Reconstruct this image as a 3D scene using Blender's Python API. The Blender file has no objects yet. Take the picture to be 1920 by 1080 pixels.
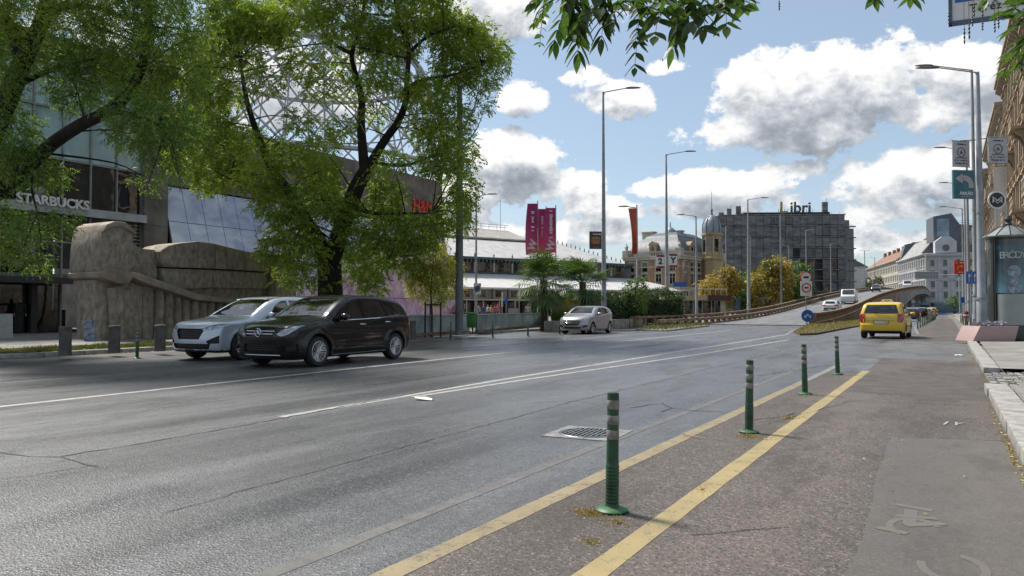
import bpy, bmesh, math, random
import numpy as np
from mathutils import Vector, Matrix
random.seed(7); np.random.seed(7)
R = math.radians
# ------------------------------------------------------------------ camera, sky, sun, exposure
S = bpy.context.scene
C = S.collection
F, CH, TH, YAW = 1400.0, 1.29, math.atan(40/1400), math.atan(810/1400)
cam = bpy.data.cameras.new('camera'); cam.lens = 36*F/1920; cam.sensor_width = 36
cam.clip_start = .05; cam.clip_end = 4000
cam_o = bpy.data.objects.new('camera', cam); C.objects.link(cam_o)
cam_o.location = (0, 0, CH); cam_o.rotation_euler = (R(90)+TH, 0, YAW)
S.camera = cam_o
S.view_settings.view_transform = 'Standard'; S.view_settings.look = 'None'
S.view_settings.gamma = 1; S.view_settings.use_curve_mapping = False
S.view_settings.exposure = 1.18
S.cycles.max_bounces = 6; S.cycles.diffuse_bounces = 3; S.cycles.glossy_bounces = 3
S.cycles.transparent_max_bounces = 12; S.cycles.transmission_bounces = 4
S.cycles.caustics_reflective = False; S.cycles.caustics_refractive = False

def ray(px, py):
    """unit-depth ray of a picture point, in the street frame (x right of the kerb line, y along the street)"""
    a = (px-960)/F; b = (540-py)/F
    fw = math.cos(TH)-b*math.sin(TH); up = math.sin(TH)+b*math.cos(TH)
    X = a/fw; Z = up/fw
    return Vector((X*math.cos(YAW)-math.sin(YAW), X*math.sin(YAW)+math.cos(YAW), Z))
def at(px, py, D): return Vector((0, 0, CH)) + ray(px, py)*D
def gd(px, py, z=0):
    r = ray(px, py); return Vector((0, 0, CH)) + r*((z-CH)/r.z)
def on(px, py, P, rot):
    """(u, z) of a picture point on the vertical plane through P that runs at angle rot"""
    r = ray(px, py); n = Vector((-math.sin(rot), math.cos(rot), 0))
    t = (Vector((P[0], P[1], 0))).dot(n)/Vector((r.x, r.y, 0)).dot(n)
    p = Vector((0, 0, CH)) + r*t
    return ((p.x-P[0])*math.cos(rot)+(p.y-P[1])*math.sin(rot), p.z)
def azel(px, py):
    r = ray(px, py).normalized(); return math.atan2(r.x, r.y), math.asin(r.z)

SUN_AZ, SUN_EL = R(-78), R(54)
w = bpy.data.worlds.new('World'); S.world = w; w.use_nodes = True
def nodes_of(t): t.nodes.clear(); return t.nodes, t.links
class NT:
    """tiny node-graph writer"""
    def __init__(s, tree): s.t = tree; s.n = tree.nodes; s.l = tree.links
    def new(s, kind, **kw):
        nd = s.n.new(kind)
        for k, v in kw.items(): setattr(nd, k, v)
        return nd
    def put(s, sock, v):
        if v is None: return
        if isinstance(v, bpy.types.NodeSocket): s.l.new(v, sock)
        else: sock.default_value = v
    def m(s, op, a, b=None, c=None, clamp=False):
        nd = s.new('ShaderNodeMath', operation=op, use_clamp=clamp)
        s.put(nd.inputs[0], a); s.put(nd.inputs[1], b); s.put(nd.inputs[2], c); return nd.outputs[0]
    def vm(s, op, a, b=None):
        nd = s.new('ShaderNodeVectorMath', operation=op); s.put(nd.inputs[0], a); s.put(nd.inputs[1], b)
        return nd.outputs['Value'] if op in ('LENGTH', 'DOT_PRODUCT') else nd.outputs[0]
    def noise(s, vec, scale, detail=4, rough=.55, w=None, dist=0):
        nd = s.new('ShaderNodeTexNoise'); s.put(nd.inputs['Vector'], vec)
        nd.inputs['Scale'].default_value = scale; nd.inputs['Detail'].default_value = detail
        nd.inputs['Roughness'].default_value = rough; nd.inputs['Distortion'].default_value = dist
        return nd.outputs['Fac']
    def ramp(s, fac, stops, interp='LINEAR'):
        nd = s.new('ShaderNodeValToRGB'); s.put(nd.inputs[0], fac); cr = nd.color_ramp; cr.interpolation = interp
        while len(cr.elements) < len(stops): cr.elements.new(.5)
        for e, (p, c) in zip(cr.elements, stops):
            e.position = p; e.color = (c, c, c, 1) if isinstance(c, (int, float)) else (*c[:3], 1)
        return nd.outputs[0]
    def mix(s, fac, a, b, mode='MIX'):
        nd = s.new('ShaderNodeMix', data_type='RGBA', blend_type=mode)
        s.put(nd.inputs[0], fac)
        for sock, v in ((nd.inputs[6], a), (nd.inputs[7], b)):
            if isinstance(v, (tuple, list)): v = (*v[:3], 1)
            s.put(sock, v)
        return nd.outputs[2]
    def rng(s, v, a, b, c=0, d=1, smooth=False):
        nd = s.new('ShaderNodeMapRange'); s.put(nd.inputs[0], v)
        if smooth: nd.interpolation_type = 'SMOOTHSTEP'
        for i, x in enumerate((a, b, c, d)): nd.inputs[i+1].default_value = x
        return nd.outputs[0]
# cloud density as a function of direction
cg = bpy.data.node_groups.new('cloud_density', 'ShaderNodeTree')
cg.interface.new_socket('Dir', in_out='INPUT', socket_type='NodeSocketVector')
cg.interface.new_socket('Density', in_out='OUTPUT', socket_type='NodeSocketFloat')
g = NT(cg); gi = g.new('NodeGroupInput'); go = g.new('NodeGroupOutput')
sep = g.new('ShaderNodeSeparateXYZ'); g.l.new(g.vm('NORMALIZE', gi.outputs[0]), sep.inputs[0])
az = g.m('ARCTAN2', sep.outputs[0], sep.outputs[1]); el = g.m('ARCSINE', sep.outputs[2])
comb = g.new('ShaderNodeCombineXYZ'); g.l.new(az, comb.inputs[0]); g.l.new(g.m('MULTIPLY', el, 1.35), comb.inputs[1])
uv = comb.outputs[0]
n1 = g.noise(uv, 8, 10, .56, dist=.1); n2 = g.noise(uv, 34, 8, .62)
# (centre px, centre py, half width px, half height px, strength) of the clouds in view
BL = [(1600, 150, 170, 78, 1.1), (1470, 185, 150, 75, 1.1), (1400, 245, 95, 52, 1), (1540, 245, 150, 48, .9), (1360, 200, 60, 40, .8),
      (1810, 140, 110, 62, 1.0), (1760, 205, 120, 52, .9), (1890, 210, 110, 120, 1.0), (1300, 250, 70, 22, .5),
      (960, 300, 115, 55, 1.1), (1030, 345, 105, 46, 1.0), (930, 355, 110, 50, 1.0), (1090, 385, 90, 26, .7),
      (1150, 185, 78, 36, .95), (1105, 150, 48, 26, .8), (1245, 125, 48, 20, .8), (1165, 210, 50, 20, .8), (1210, 355, 70, 18, .45),
      (930, 20, 100, 48, 1.05), (870, 10, 90, 60, 1.0), (985, 190, 46, 32, .95), (1200, 20, 70, 30, .5),
      (1400, 345, 140, 40, .9), (1530, 375, 150, 34, .8), (1490, 325, 80, 26, .8), (1690, 335, 170, 52, 1.0), (1780, 300, 130, 42, .9), (1650, 400, 200, 26, .8),
      (1330, 400, 190, 24, .7), (1700, 450, 240, 28, .85), (1460, 440, 260, 24, .7), (1000, 425, 260, 24, .7), (1180, 440, 220, 22, .7), (700, 440, 300, 60, .8),
      (300, 300, 200, 120, .9), (560, 160, 200, 90, .9), (120, 100, 160, 120, .7), (2050, 380, 130, 70, .9)]
acc = None
for (cx, cy, hw, hh, st) in BL:
    a0, e0 = azel(cx, cy); a1 = azel(cx+hw, cy)[0]-a0; e1 = azel(cx, cy-hh)[1]-e0
    dx = g.m('MULTIPLY', g.m('SUBTRACT', az, a0), 1/a1); dy = g.m('MULTIPLY', g.m('SUBTRACT', el, e0), 1/e1)
    r2 = g.m('MULTIPLY_ADD', dx, dx, g.m('MULTIPLY', dy, dy))
    v = g.m('MULTIPLY_ADD', r2, -.5*st, st)
    acc = v if acc is None else g.m('SMOOTH_MAX', acc, v, .15)
acc = g.m('MAXIMUM', acc, -1.0)
# beyond the part of the sky in view: the same kind of broken cloud
a_mid = -YAW
out = g.rng(g.m('ABSOLUTE', g.m('SUBTRACT', az, a_mid)), R(36), R(46), 0, 1, True)
out2 = g.rng(el, R(23), R(31), 0, 1, True); out = g.m('MAXIMUM', out, out2)
gen = g.rng(g.noise(uv, 2.6, 3, .5), .42, .62, -.6, 1.1)
acc = g.m('ADD', g.m('MULTIPLY', acc, g.m('SUBTRACT', 1, out)), g.m('MULTIPLY', gen, out))
d = g.m('ADD', g.m('SUBTRACT', acc, .38), g.m('ADD', g.m('MULTIPLY', g.m('SUBTRACT', n1, .5), 3.0), g.m('MULTIPLY', g.m('SUBTRACT', n2, .5), 1.1)))
g.l.new(d, go.inputs[0])
W_ = NT(w.node_tree); W_.n.clear()
wo = W_.new('ShaderNodeOutputWorld')
sky = W_.new('ShaderNodeTexSky', sky_type='NISHITA', sun_disc=False)
sky.sun_elevation = SUN_EL; sky.sun_rotation = SUN_AZ; sky.air_density = 1.0; sky.dust_density = 1.0; sky.ozone_density = 1.5
tc = W_.new('ShaderNodeTexCoord')
def cloud(v):
    nd = W_.new('ShaderNodeGroup'); nd.node_tree = cg; W_.l.new(v, nd.inputs[0]); return nd.outputs[0]
dv = tc.outputs['Generated']
d0 = cloud(dv)
d1 = cloud(W_.vm('ADD', dv, (-.008, .004, .03)))
alpha = W_.rng(d0, 0.0, .24, 0, 1, True)
lit = W_.m('SUBTRACT', W_.m('MULTIPLY', d0, .55), W_.m('MULTIPLY', d1, .95))          # brighter where it thins towards the sun
shade = W_.rng(W_.m('ADD', lit, .52), -.35, .75, 0, 1)
ccol = W_.ramp(shade, [(0, (.24, .27, .31)), (.34, (.36, .395, .44)), (.60, (.58, .61, .65)), (.80, (.82, .83, .84)), (1, (1.0, .985, .96))])
bg1 = W_.new('ShaderNodeBackground'); bg2 = W_.new('ShaderNodeBackground')
W_.l.new(W_.mix(.42, sky.outputs[0], (3.3, 4.0, 4.6)), bg1.inputs[0]); bg1.inputs[1].default_value = .067
W_.l.new(ccol, bg2.inputs[0]); bg2.inputs[1].default_value = .49
mxs = W_.new('ShaderNodeMixShader'); W_.l.new(alpha, mxs.inputs[0]); W_.l.new(bg1.outputs[0], mxs.inputs[1]); W_.l.new(bg2.outputs[0], mxs.inputs[2])
W_.l.new(mxs.outputs[0], wo.inputs[0])
sun = bpy.data.lights.new('sun', 'SUN'); sun.energy = 2.8; sun.angle = R(10); sun.color = (1, .95, .87)
sun_o = bpy.data.objects.new('sun', sun); C.objects.link(sun_o)
sd = Vector((math.sin(SUN_AZ)*math.cos(SUN_EL), math.cos(SUN_AZ)*math.cos(SUN_EL), math.sin(SUN_EL)))
sun_o.rotation_euler = sd.to_track_quat('Z', 'Y').to_euler()

# ------------------------------------------------------------------ helpers
def link(o, parent=None):
    C.objects.link(o)
    if parent is not None: o.parent = parent
    return o
def tag(o, label=None, cat=None, group=None, kind=None):
    if label: o['label'] = label
    if cat: o['category'] = cat
    if group: o['group'] = group
    if kind: o['kind'] = kind
    return o
def thing(name, label, cat, loc=(0, 0, 0), rz=0, group=None):
    o = bpy.data.objects.new(name, None); o.empty_display_size = .2; C.objects.link(o)
    o.location = loc; o.rotation_euler = (0, 0, rz)
    return tag(o, label, cat, group)
def copy_tree(o, loc=None, rz=None, label=None, parent=None, mats=None):
    c = o.copy(); C.objects.link(c); c.parent = parent
    if loc is not None: c.location = loc
    if rz is not None: c.rotation_euler = (0, 0, rz)
    if label: c['label'] = label
    if mats and c.type == 'MESH' and len(c.material_slots):
        for sl in c.material_slots:
            if sl.material and sl.material.name in mats:
                mm = mats[sl.material.name]; sl.link = 'OBJECT'; sl.material = mm
    for ch in list(o.children): copy_tree(ch, parent=c, mats=mats)
    return c
class MB:
    def __init__(s): s.v = []; s.f = []; s.mi = []
    def add(s, vs, fs, mi=0):
        o = len(s.v); s.v += [tuple(v) for v in vs]; s.f += [tuple(i+o for i in f) for f in fs]; s.mi += [mi]*len(fs); return s
    def box(s, c, d, rz=0, mi=0, taper=1):
        x, y, z = d[0]/2, d[1]/2, d[2]/2; cr, sr = math.cos(rz), math.sin(rz); vs = []
        for k in (-1, 1):
            t = taper if k > 0 else 1
            for i, j in ((-1, -1), (1, -1), (1, 1), (-1, 1)):
                a, b = i*x*t, j*y*t; vs.append((c[0]+a*cr-b*sr, c[1]+a*sr+b*cr, c[2]+k*z))
        return s.add(vs, [(0, 3, 2, 1), (4, 5, 6, 7), (0, 1, 5, 4), (1, 2, 6, 5), (2, 3, 7, 6), (3, 0, 4, 7)], mi)
    def box2(s, a, b, mi=0):
        return s.box([(a[i]+b[i])/2 for i in range(3)], [abs(b[i]-a[i]) for i in range(3)], 0, mi)
    def tube(s, pts, rad, n=8, mi=0, cap=True):
        pts = [Vector(p) for p in pts]
        if isinstance(rad, (int, float)): rad = [rad]*len(pts)
        vs = []; up = Vector((0, 0, 1)); prev = None
        for i, p in enumerate(pts):
            t = (pts[min(i+1, len(pts)-1)]-pts[max(i-1, 0)]).normalized()
            if prev is None:
                a = t.cross(Vector((1, 0, 0)) if abs(t.x) < .9 else Vector((0, 1, 0))).normalized()
            else: a = (prev-t*prev.dot(t)).normalized()
            prev = a; b = t.cross(a)
            vs += [p+a*(rad[i]*math.cos(2*math.pi*k/n))+b*(rad[i]*math.sin(2*math.pi*k/n)) for k in range(n)]
        fs = [(i*n+k, i*n+(k+1) % n, (i+1)*n+(k+1) % n, (i+1)*n+k) for i in range(len(pts)-1) for k in range(n)]
        if cap: fs += [tuple(range(n))[::-1], tuple((len(pts)-1)*n+k for k in range(n))]
        return s.add(vs, fs, mi)
    def lathe(s, prof, c=(0, 0, 0), n=24, axis='z', mi=0, a0=0, a1=2*math.pi):
        vs = []; full = abs(a1-a0-2*math.pi) < 1e-6; m = n if full else n+1
        for r, z in prof:
            for k in range(m):
                a = a0+(a1-a0)*k/n; p = (r*math.cos(a), r*math.sin(a), z)
                if axis == 'x': p = (z, r*math.cos(a), r*math.sin(a))
                if axis == 'y': p = (r*math.cos(a), z, r*math.sin(a))
                vs.append((p[0]+c[0], p[1]+c[1], p[2]+c[2]))
        fs = []
        for i in range(len(prof)-1):
            for k in range(n):
                k2 = (k+1) % m; q = (i*m+k, i*m+k2, (i+1)*m+k2, (i+1)*m+k); fs.append(q if axis != 'y' else q[::-1])
        return s.add(vs, fs, mi)
    def prism(s, poly, a, b, plane='xz', mi=0):
        """polygon in a plane, extruded between a and b along the remaining axis"""
        def P(u, v, w): return {'xz': (u, w, v), 'yz': (w, u, v), 'xy': (u, v, w)}[plane]
        n = len(poly); vs = [P(u, v, a) for u, v in poly]+[P(u, v, b) for u, v in poly]
        return s.add(vs, [tuple(range(n)), tuple(range(2*n-1, n-1, -1))]+[(i, n+i, n+(i+1) % n, (i+1) % n) for i in range(n)], mi)
    def quad(s, a, b, c, d, mi=0): return s.add([a, b, c, d], [(0, 1, 2, 3)], mi)
    def mesh(s, name, mats, smooth=False, fixn=True):
        me = bpy.data.meshes.new(name); me.from_pydata(s.v, [], s.f)
        for m in (mats if isinstance(mats, (list, tuple)) else [mats]): me.materials.append(m)
        if any(s.mi): me.polygons.foreach_set('material_index', s.mi)
        if fixn:
            bm = bmesh.new(); bm.from_mesh(me); bmesh.ops.recalc_face_normals(bm, faces=bm.faces); bm.to_mesh(me); bm.free()
        if smooth is not False:
            me.polygons.foreach_set('use_smooth', [True]*len(me.polygons))
            ang = R(40) if smooth is True else R(smooth)
            me.set_sharp_from_angle(angle=ang)
        return me
    def build(s, name, mats, parent=None, smooth=False, bevel=0, loc=None, rz=None, fixn=True):
        me = s.mesh(name, mats, smooth if not bevel else False, fixn)
        if bevel:
            bm = bmesh.new(); bm.from_mesh(me)
            bmesh.ops.remove_doubles(bm, verts=bm.verts, dist=1e-5)
            es = [e for e in bm.edges if len(e.link_faces) == 2 and e.calc_face_angle(0) > R(30)]
            bmesh.ops.bevel(bm, geom=es, offset=bevel, segments=2, affect='EDGES', profile=.6, clamp_overlap=True)
            bm.to_mesh(me); bm.free(); me.polygons.foreach_set('use_smooth', [True]*len(me.polygons)); me.set_sharp_from_angle(angle=R(35))
        o = bpy.data.objects.new(name, me); link(o, parent)
        if loc is not None: o.location = loc
        if rz is not None: o.rotation_euler = (0, 0, rz)
        return o
def inst(name, me, parent, loc=(0, 0, 0), rot=(0, 0, 0), scale=(1, 1, 1)):
    o = bpy.data.objects.new(name, me); link(o, parent); o.location = loc; o.rotation_euler = rot; o.scale = scale; return o
def text(name, s, size, mat, parent, loc, rot, depth=.01, align='CENTER', sx=1, bold=0, spacing=1):
    cu = bpy.data.curves.new(name, 'FONT'); cu.body = s; cu.size = size; cu.extrude = depth; cu.offset = bold
    cu.align_x = align; cu.align_y = 'CENTER'; cu.space_character = spacing; cu.resolution_u = 3
    tmp = bpy.data.objects.new(name, cu); C.objects.link(tmp)
    dg = bpy.context.evaluated_depsgraph_get(); me = bpy.data.meshes.new_from_object(tmp.evaluated_get(dg))
    bpy.data.objects.remove(tmp); me.materials.clear(); me.materials.append(mat); me.name = name
    o = bpy.data.objects.new(name, me); link(o, parent); o.location = loc; o.rotation_euler = rot; o.scale = (sx, 1, 1)
    return o
# ------------------------------------------------------------------ materials
MATS = {}
def pm(name, col, rough=.6, metal=0, var=.12, scale=3, bump=0, bscale=40, col2=None, dirt=0, dirtcol=(.05, .045, .04), spec=.5, coat=0, coatr=.03, emit=None, es=0, rv=.1, stretch=None):
    if name in MATS: return MATS[name]
    m = bpy.data.materials.new(name); m.use_nodes = True; t = NT(m.node_tree); b = m.node_tree.nodes['Principled BSDF']
    tcn = t.new('ShaderNodeTexCoord'); vec = tcn.outputs['Object']
    if stretch:
        mp = t.new('ShaderNodeMapping'); mp.inputs['Scale'].default_value = stretch; t.l.new(vec, mp.inputs[0]); vec = mp.outputs[0]
    n = t.noise(vec, scale, 6, .6)
    c2 = col2 or tuple(max(0, c*(1-var*2.2)) for c in col[:3]); c1 = tuple(min(1, c*(1+var*.6)) for c in col[:3])
    o = t.mix(t.rng(n, .3, .7), c2, c1)
    if dirt:
        dn = t.noise(vec, scale*.45, 7, .7); o = t.mix(t.m('MULTIPLY', t.rng(dn, .45, .75), dirt), o, dirtcol)
    t.l.new(o, b.inputs['Base Color'])
    t.l.new(t.rng(n, .2, .8, min(1, rough+rv), max(.02, rough-rv)), b.inputs['Roughness'])
    b.inputs['Metallic'].default_value = metal; b.inputs['Specular IOR Level'].default_value = spec
    if coat: b.inputs['Coat Weight'].default_value = coat; b.inputs['Coat Roughness'].default_value = coatr
    if bump:
        bn = t.noise(vec, bscale, 5, .65); bp = t.new('ShaderNodeBump'); bp.inputs['Strength'].default_value = min(1, bump)
        bp.inputs['Distance'].default_value = .02; t.l.new(bn, bp.inputs['Height']); t.l.new(bp.outputs[0], b.inputs['Normal'])
    if emit: b.inputs['Emission Color'].default_value = (*emit, 1); b.inputs['Emission Strength'].default_value = es
    MATS[name] = m; return m
def glass(name, tint=(.5, .55, .55), trans=.5, rough=.02, base=(.01, .012, .014)):
    """window pane: Fresnel reflection over a mix of see-through and dark backing"""
    if name in MATS: return MATS[name]
    m = bpy.data.materials.new(name); m.use_nodes = True; t = NT(m.node_tree); t.n.clear()
    out = t.new('ShaderNodeOutputMaterial'); gl = t.new('ShaderNodeBsdfGlossy'); gl.inputs['Roughness'].default_value = rough
    gl.inputs[0].default_value = (.95, .97, 1, 1)
    tr = t.new('ShaderNodeBsdfTransparent'); tr.inputs[0].default_value = (*tint, 1)
    df = t.new('ShaderNodeBsdfDiffuse'); df.inputs[0].default_value = (*base, 1)
    mx = t.new('ShaderNodeMixShader'); mx.inputs[0].default_value = trans; t.l.new(df.outputs[0], mx.inputs[1]); t.l.new(tr.outputs[0], mx.inputs[2])
    fr = t.new('ShaderNodeFresnel'); fr.inputs[0].default_value = 1.6
    tcn = t.new('ShaderNodeTexCoord'); bp = t.new('ShaderNodeBump'); bp.inputs['Strength'].default_value = .06; bp.inputs['Distance'].default_value = .05
    t.l.new(t.noise(tcn.outputs['Object'], 1.3, 1, .4), bp.inputs['Height']); t.l.new(bp.outputs[0], gl.inputs['Normal'])
    m2 = t.new('ShaderNodeMixShader'); t.l.new(t.m('MULTIPLY_ADD', fr.outputs[0], .9, .04), m2.inputs[0]); t.l.new(mx.outputs[0], m2.inputs[1]); t.l.new(gl.outputs[0], m2.inputs[2])
    t.l.new(m2.outputs[0], out.inputs[0]); MATS[name] = m; return m
def leafmat(name, c1, c2, c3=None, nscale=.5, trans=.45):
    m = bpy.data.materials.new(name); m.use_nodes = True; t = NT(m.node_tree); t.n.clear(); out = t.new('ShaderNodeOutputMaterial')
    geo = t.new('ShaderNodeNewGeometry'); tcn = t.new('ShaderNodeTexCoord')
    n = t.noise(tcn.outputs['Object'], nscale, 3, .6)
    f = t.m('ADD', t.m('MULTIPLY', geo.outputs['Random Per Island'], .45), t.rng(n, .32, .68, -.1, .62), clamp=True)
    stops = [(0, c1), (.6, c2), (1, c3 or c2)]
    col = t.ramp(f, stops)
    df = t.new('ShaderNodeBsdfDiffuse'); tr = t.new('ShaderNodeBsdfTranslucent'); gl = t.new('ShaderNodeBsdfGlossy'); gl.inputs['Roughness'].default_value = .45
    t.l.new(col, df.inputs[0]); t.l.new(t.mix(1, col, (1.5, 1.45, .7), 'MULTIPLY'), tr.inputs[0])
    a = t.new('ShaderNodeMixShader'); a.inputs[0].default_value = trans; t.l.new(df.outputs[0], a.inputs[1]); t.l.new(tr.outputs[0], a.inputs[2])
    b = t.new('ShaderNodeMixShader'); b.inputs[0].default_value = .05; t.l.new(a.outputs[0], b.inputs[1]); t.l.new(gl.outputs[0], b.inputs[2])
    t.l.new(b.outputs[0], out.inputs[0]); MATS[name] = m; return m
# ------------------------------------------------------------------ road surface materials
def asphalt(name, c1, c2, rough=.42, speck=.5, brown=0, tracks=True, bump=.5):
    m = bpy.data.materials.new(name); m.use_nodes = True; t = NT(m.node_tree); b = m.node_tree.nodes['Principled BSDF']
    tcn = t.new('ShaderNodeTexCoord'); v = tcn.outputs['Object']
    mp = t.new('ShaderNodeMapping'); mp.inputs['Scale'].default_value = (1, .07, 1); t.l.new(v, mp.inputs[0])
    st = t.noise(mp.outputs[0], .9, 5, .6); big = t.noise(v, .22, 6, .65); mid = t.noise(v, 3, 6, .7)
    fine = t.noise(v, 95, 3, .7)
    vo = t.new('ShaderNodeTexVoronoi'); t.l.new(v, vo.inputs['Vector']); vo.inputs['Scale'].default_value = 72
    cell = t.new('ShaderNodeSeparateColor'); t.l.new(vo.outputs['Color'], cell.inputs[0])
    col = t.mix(t.rng(t.m('ADD', t.m('MULTIPLY', st, .55), t.m('MULTIPLY', big, .45)), .40, .58), c1, c2)
    sx_ = t.new('ShaderNodeSeparateXYZ'); t.l.new(v, sx_.inputs[0]); wv = t.m('SINE', t.m('ADD', t.m('MULTIPLY', sx_.outputs[0], 3.5), t.m('MULTIPLY', big, 5)))
    if tracks: col = t.mix(t.m('MULTIPLY', t.rng(t.m('ADD', wv, t.m('MULTIPLY', st, 2)), .6, 2.0), .34), col, tuple(c*.55 for c in c1))
    col = t.mix(t.m('MULTIPLY', t.rng(mid, .42, .72), .35), col, tuple(c*.62 for c in c1))
    col = t.mix(t.m('MULTIPLY', t.rng(cell.outputs[0], .72, 1), speck), col, tuple(min(.4, c*2.6+.02) for c in c2))
    col = t.mix(t.m('MULTIPLY', t.rng(cell.outputs[1], .62, .92), min(1, speck*1.35)), col, (.010, .010, .011))
    mp2 = t.new('ShaderNodeMapping'); mp2.inputs['Scale'].default_value = (1, .35, 1); t.l.new(v, mp2.inputs[0])
    patch = t.noise(mp2.outputs[0], 1.1, 7, .72)
    col = t.mix(t.m('MULTIPLY', t.rng(patch, .50, .60), .55), col, tuple(c*.48 for c in c1))
    t.l.new(col, b.inputs['Base Color'])
    rr = t.rng(t.m('ADD', t.m('MULTIPLY', st, .5), t.m('MULTIPLY', patch, .5)), .38, .62, rough-.11, rough+.2)
    t.l.new(rr, b.inputs['Roughness']); b.inputs['Specular IOR Level'].default_value = .5
    bp = t.new('ShaderNodeBump'); bp.inputs['Strength'].default_value = bump; bp.inputs['Distance'].default_value = .008
    h = t.m('ADD', t.m('MULTIPLY', fine, .6), t.m('MULTIPLY', vo.outputs['Distance'], .9)); t.l.new(h, bp.inputs['Height'])
    t.l.new(bp.outputs[0], b.inputs['Normal']); MATS[name] = m; return m
def paint(name, col, under, wear=.5, scale=7):
    m = bpy.data.materials.new(name); m.use_nodes = True; t = NT(m.node_tree); b = m.node_tree.nodes['Principled BSDF']
    tcn = t.new('ShaderNodeTexCoord'); v = tcn.outputs['Object']
    n = t.noise(v, scale, 8, .72); f = t.noise(v, 80, 3, .7); vo = t.new('ShaderNodeTexVoronoi'); t.l.new(v, vo.inputs['Vector']); vo.inputs['Scale'].default_value = 70
    cs = t.new('ShaderNodeSeparateColor'); t.l.new(vo.outputs['Color'], cs.inputs[0])
    k = t.m('ADD', t.m('ADD', n, t.m('MULTIPLY', f, .35)), t.m('MULTIPLY', cs.outputs[0], .12))
    k = t.rng(k, 1.02-wear*.5, 1.12-wear*.5, 0, 1)
    c = t.mix(t.rng(t.noise(v, 2.2, 5, .6), .3, .7), tuple(x*.72 for x in col), col)
    c = t.mix(t.m('MULTIPLY', k, .85), c, under); t.l.new(c, b.inputs['Base Color']); b.inputs['Roughness'].default_value = .6
    bp = t.new('ShaderNodeBump'); bp.inputs['Strength'].default_value = .3; bp.inputs['Distance'].default_value = .006; t.l.new(f, bp.inputs['Height']); t.l.new(bp.outputs[0], b.inputs['Normal'])
    MATS[name] = m; return m
M_ROAD = asphalt('road_asphalt', (.074, .075, .080), (.116, .118, .124), .33, .32)
M_CYC = asphalt('cycle_asphalt', (.072, .057, .048), (.112, .092, .078), .62, .45)
M_PATCH = asphalt('patch_asphalt', (.098, .086, .074), (.118, .104, .090), .6, .12, bump=.2)
M_DECK = asphalt('deck_asphalt', (.15, .15, .152), (.21, .21, .212), .45, .2)
M_WHITE = paint('worn_white_paint', (.38, .37, .345), (.09, .09, .09), .50)
M_WHITE2 = paint('very_worn_white_paint', (.23, .225, .215), (.07, .07, .07), .55)
M_GHOST = paint('ghost_line', (.135, .13, .122), (.075, .073, .072), .62)
M_YEL = paint('worn_yellow_paint', (.34, .265, .12), (.11, .09, .07), .44)
M_YEL2 = paint('dirty_yellow_paint', (.27, .215, .12), (.09, .078, .065), .5)
M_BIKE = paint('ghost_yellow_paint', (.170, .152, .116), (.112, .098, .085), .86, 14)
M_CONC = pm('concrete', (.34, .32, .29), .85, scale=2, var=.2, bump=.4, bscale=30, dirt=.35)
M_SLAB = pm('pavement_slabs', (.25, .235, .215), .85, scale=1.2, var=.2, bump=.3, bscale=60, dirt=.3)
M_KERB = pm('kerb_granite', (.36, .345, .32), .75, scale=6, var=.25, bump=.35, bscale=120, dirt=.25)
M_GRASSBASE = pm('soil', (.10, .085, .045), .95, scale=5, var=.3, bump=.6)
M_BLACK = pm('black_rubber', (.015, .015, .015), .7)
M_TAR = pm('crack_tar', (.010, .010, .010), .6)

def struct(o): return tag(o, kind='structure')
def sheet(name, pts, z, mat, parent=None):
    mb = MB(); mb.add([(p[0], p[1], z) for p in pts], [tuple(range(len(pts)))]); return mb.build(name, mat, parent, fixn=False)
def strip(mb, path, wd, z, jitter=0, n=None):
    """flat ribbon along a path, densified, edges slightly uneven"""
    pts = [Vector((p[0], p[1], 0)) for p in path]; out = []
    for a, b in zip(pts[:-1], pts[1:]):
        k = max(1, int((b-a).length/(.35 if jitter else 3)))
        out += [a.lerp(b, i/k) for i in range(k)]
    out.append(pts[-1]); vs = []
    for i, p in enumerate(out):
        t = (out[min(i+1, len(out)-1)]-out[max(i-1, 0)]).normalized(); nn = Vector((-t.y, t.x, 0)); ww = wd/2
        zz = z(p.y) if callable(z) else z
        a = p+nn*(ww+random.uniform(-jitter, jitter)); b = p-nn*(ww+random.uniform(-jitter, jitter))
        vs += [(a.x, a.y, zz), (b.x, b.y, zz)]
    mb.add(vs, [(2*i, 2*i+1, 2*i+3, 2*i+2) for i in range(len(out)-1)])
# ramp profile
def sm(x, a, b): t = min(1, max(0, (x-a)/(b-a))); return t*t*(3-2*t)
RZ = [(60, 0), (75, .18), (88, .55), (100, 1.05), (120, 2.1), (145, 3.4), (170, 4.7), (195, 5.75), (215, 6.4), (240, 6.75), (270, 6.9), (400, 6.9)]
def ramp_z(y): return float(np.interp(y, [a for a, b in RZ], [b for a, b in RZ]))
_ys = np.arange(40, 420, 1.0); _zs = np.interp(_ys, [a for a, b in RZ], [b for a, b in RZ])
_zs = np.convolve(np.pad(_zs, 10, 'edge'), np.ones(21)/21, 'valid')
def ramp_z(y): return float(np.interp(y, _ys, _zs))
def ramp_c(y): return -13.45+4.75*sm(y, 125, 235)

struct(sheet('ground', [(-900, -200), (900, -200), (900, 1900), (-900, 1900)], -.03, pm('far_ground', (.16, .155, .145), .9, scale=.05)))
road = MB(); road.add([(-21.05, -12, 0), (.62, -12, 0), (.62, 420, 0), (-21.05, 420, 0)], [(0, 1, 2, 3)])
ROAD = struct(road.build('road', M_ROAD, fixn=False))
# side street crossing at the far junction
struct(sheet('side_street', [(-60, 215), (40, 215), (40, 275), (-60, 275)], .004, M_ROAD))
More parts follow.
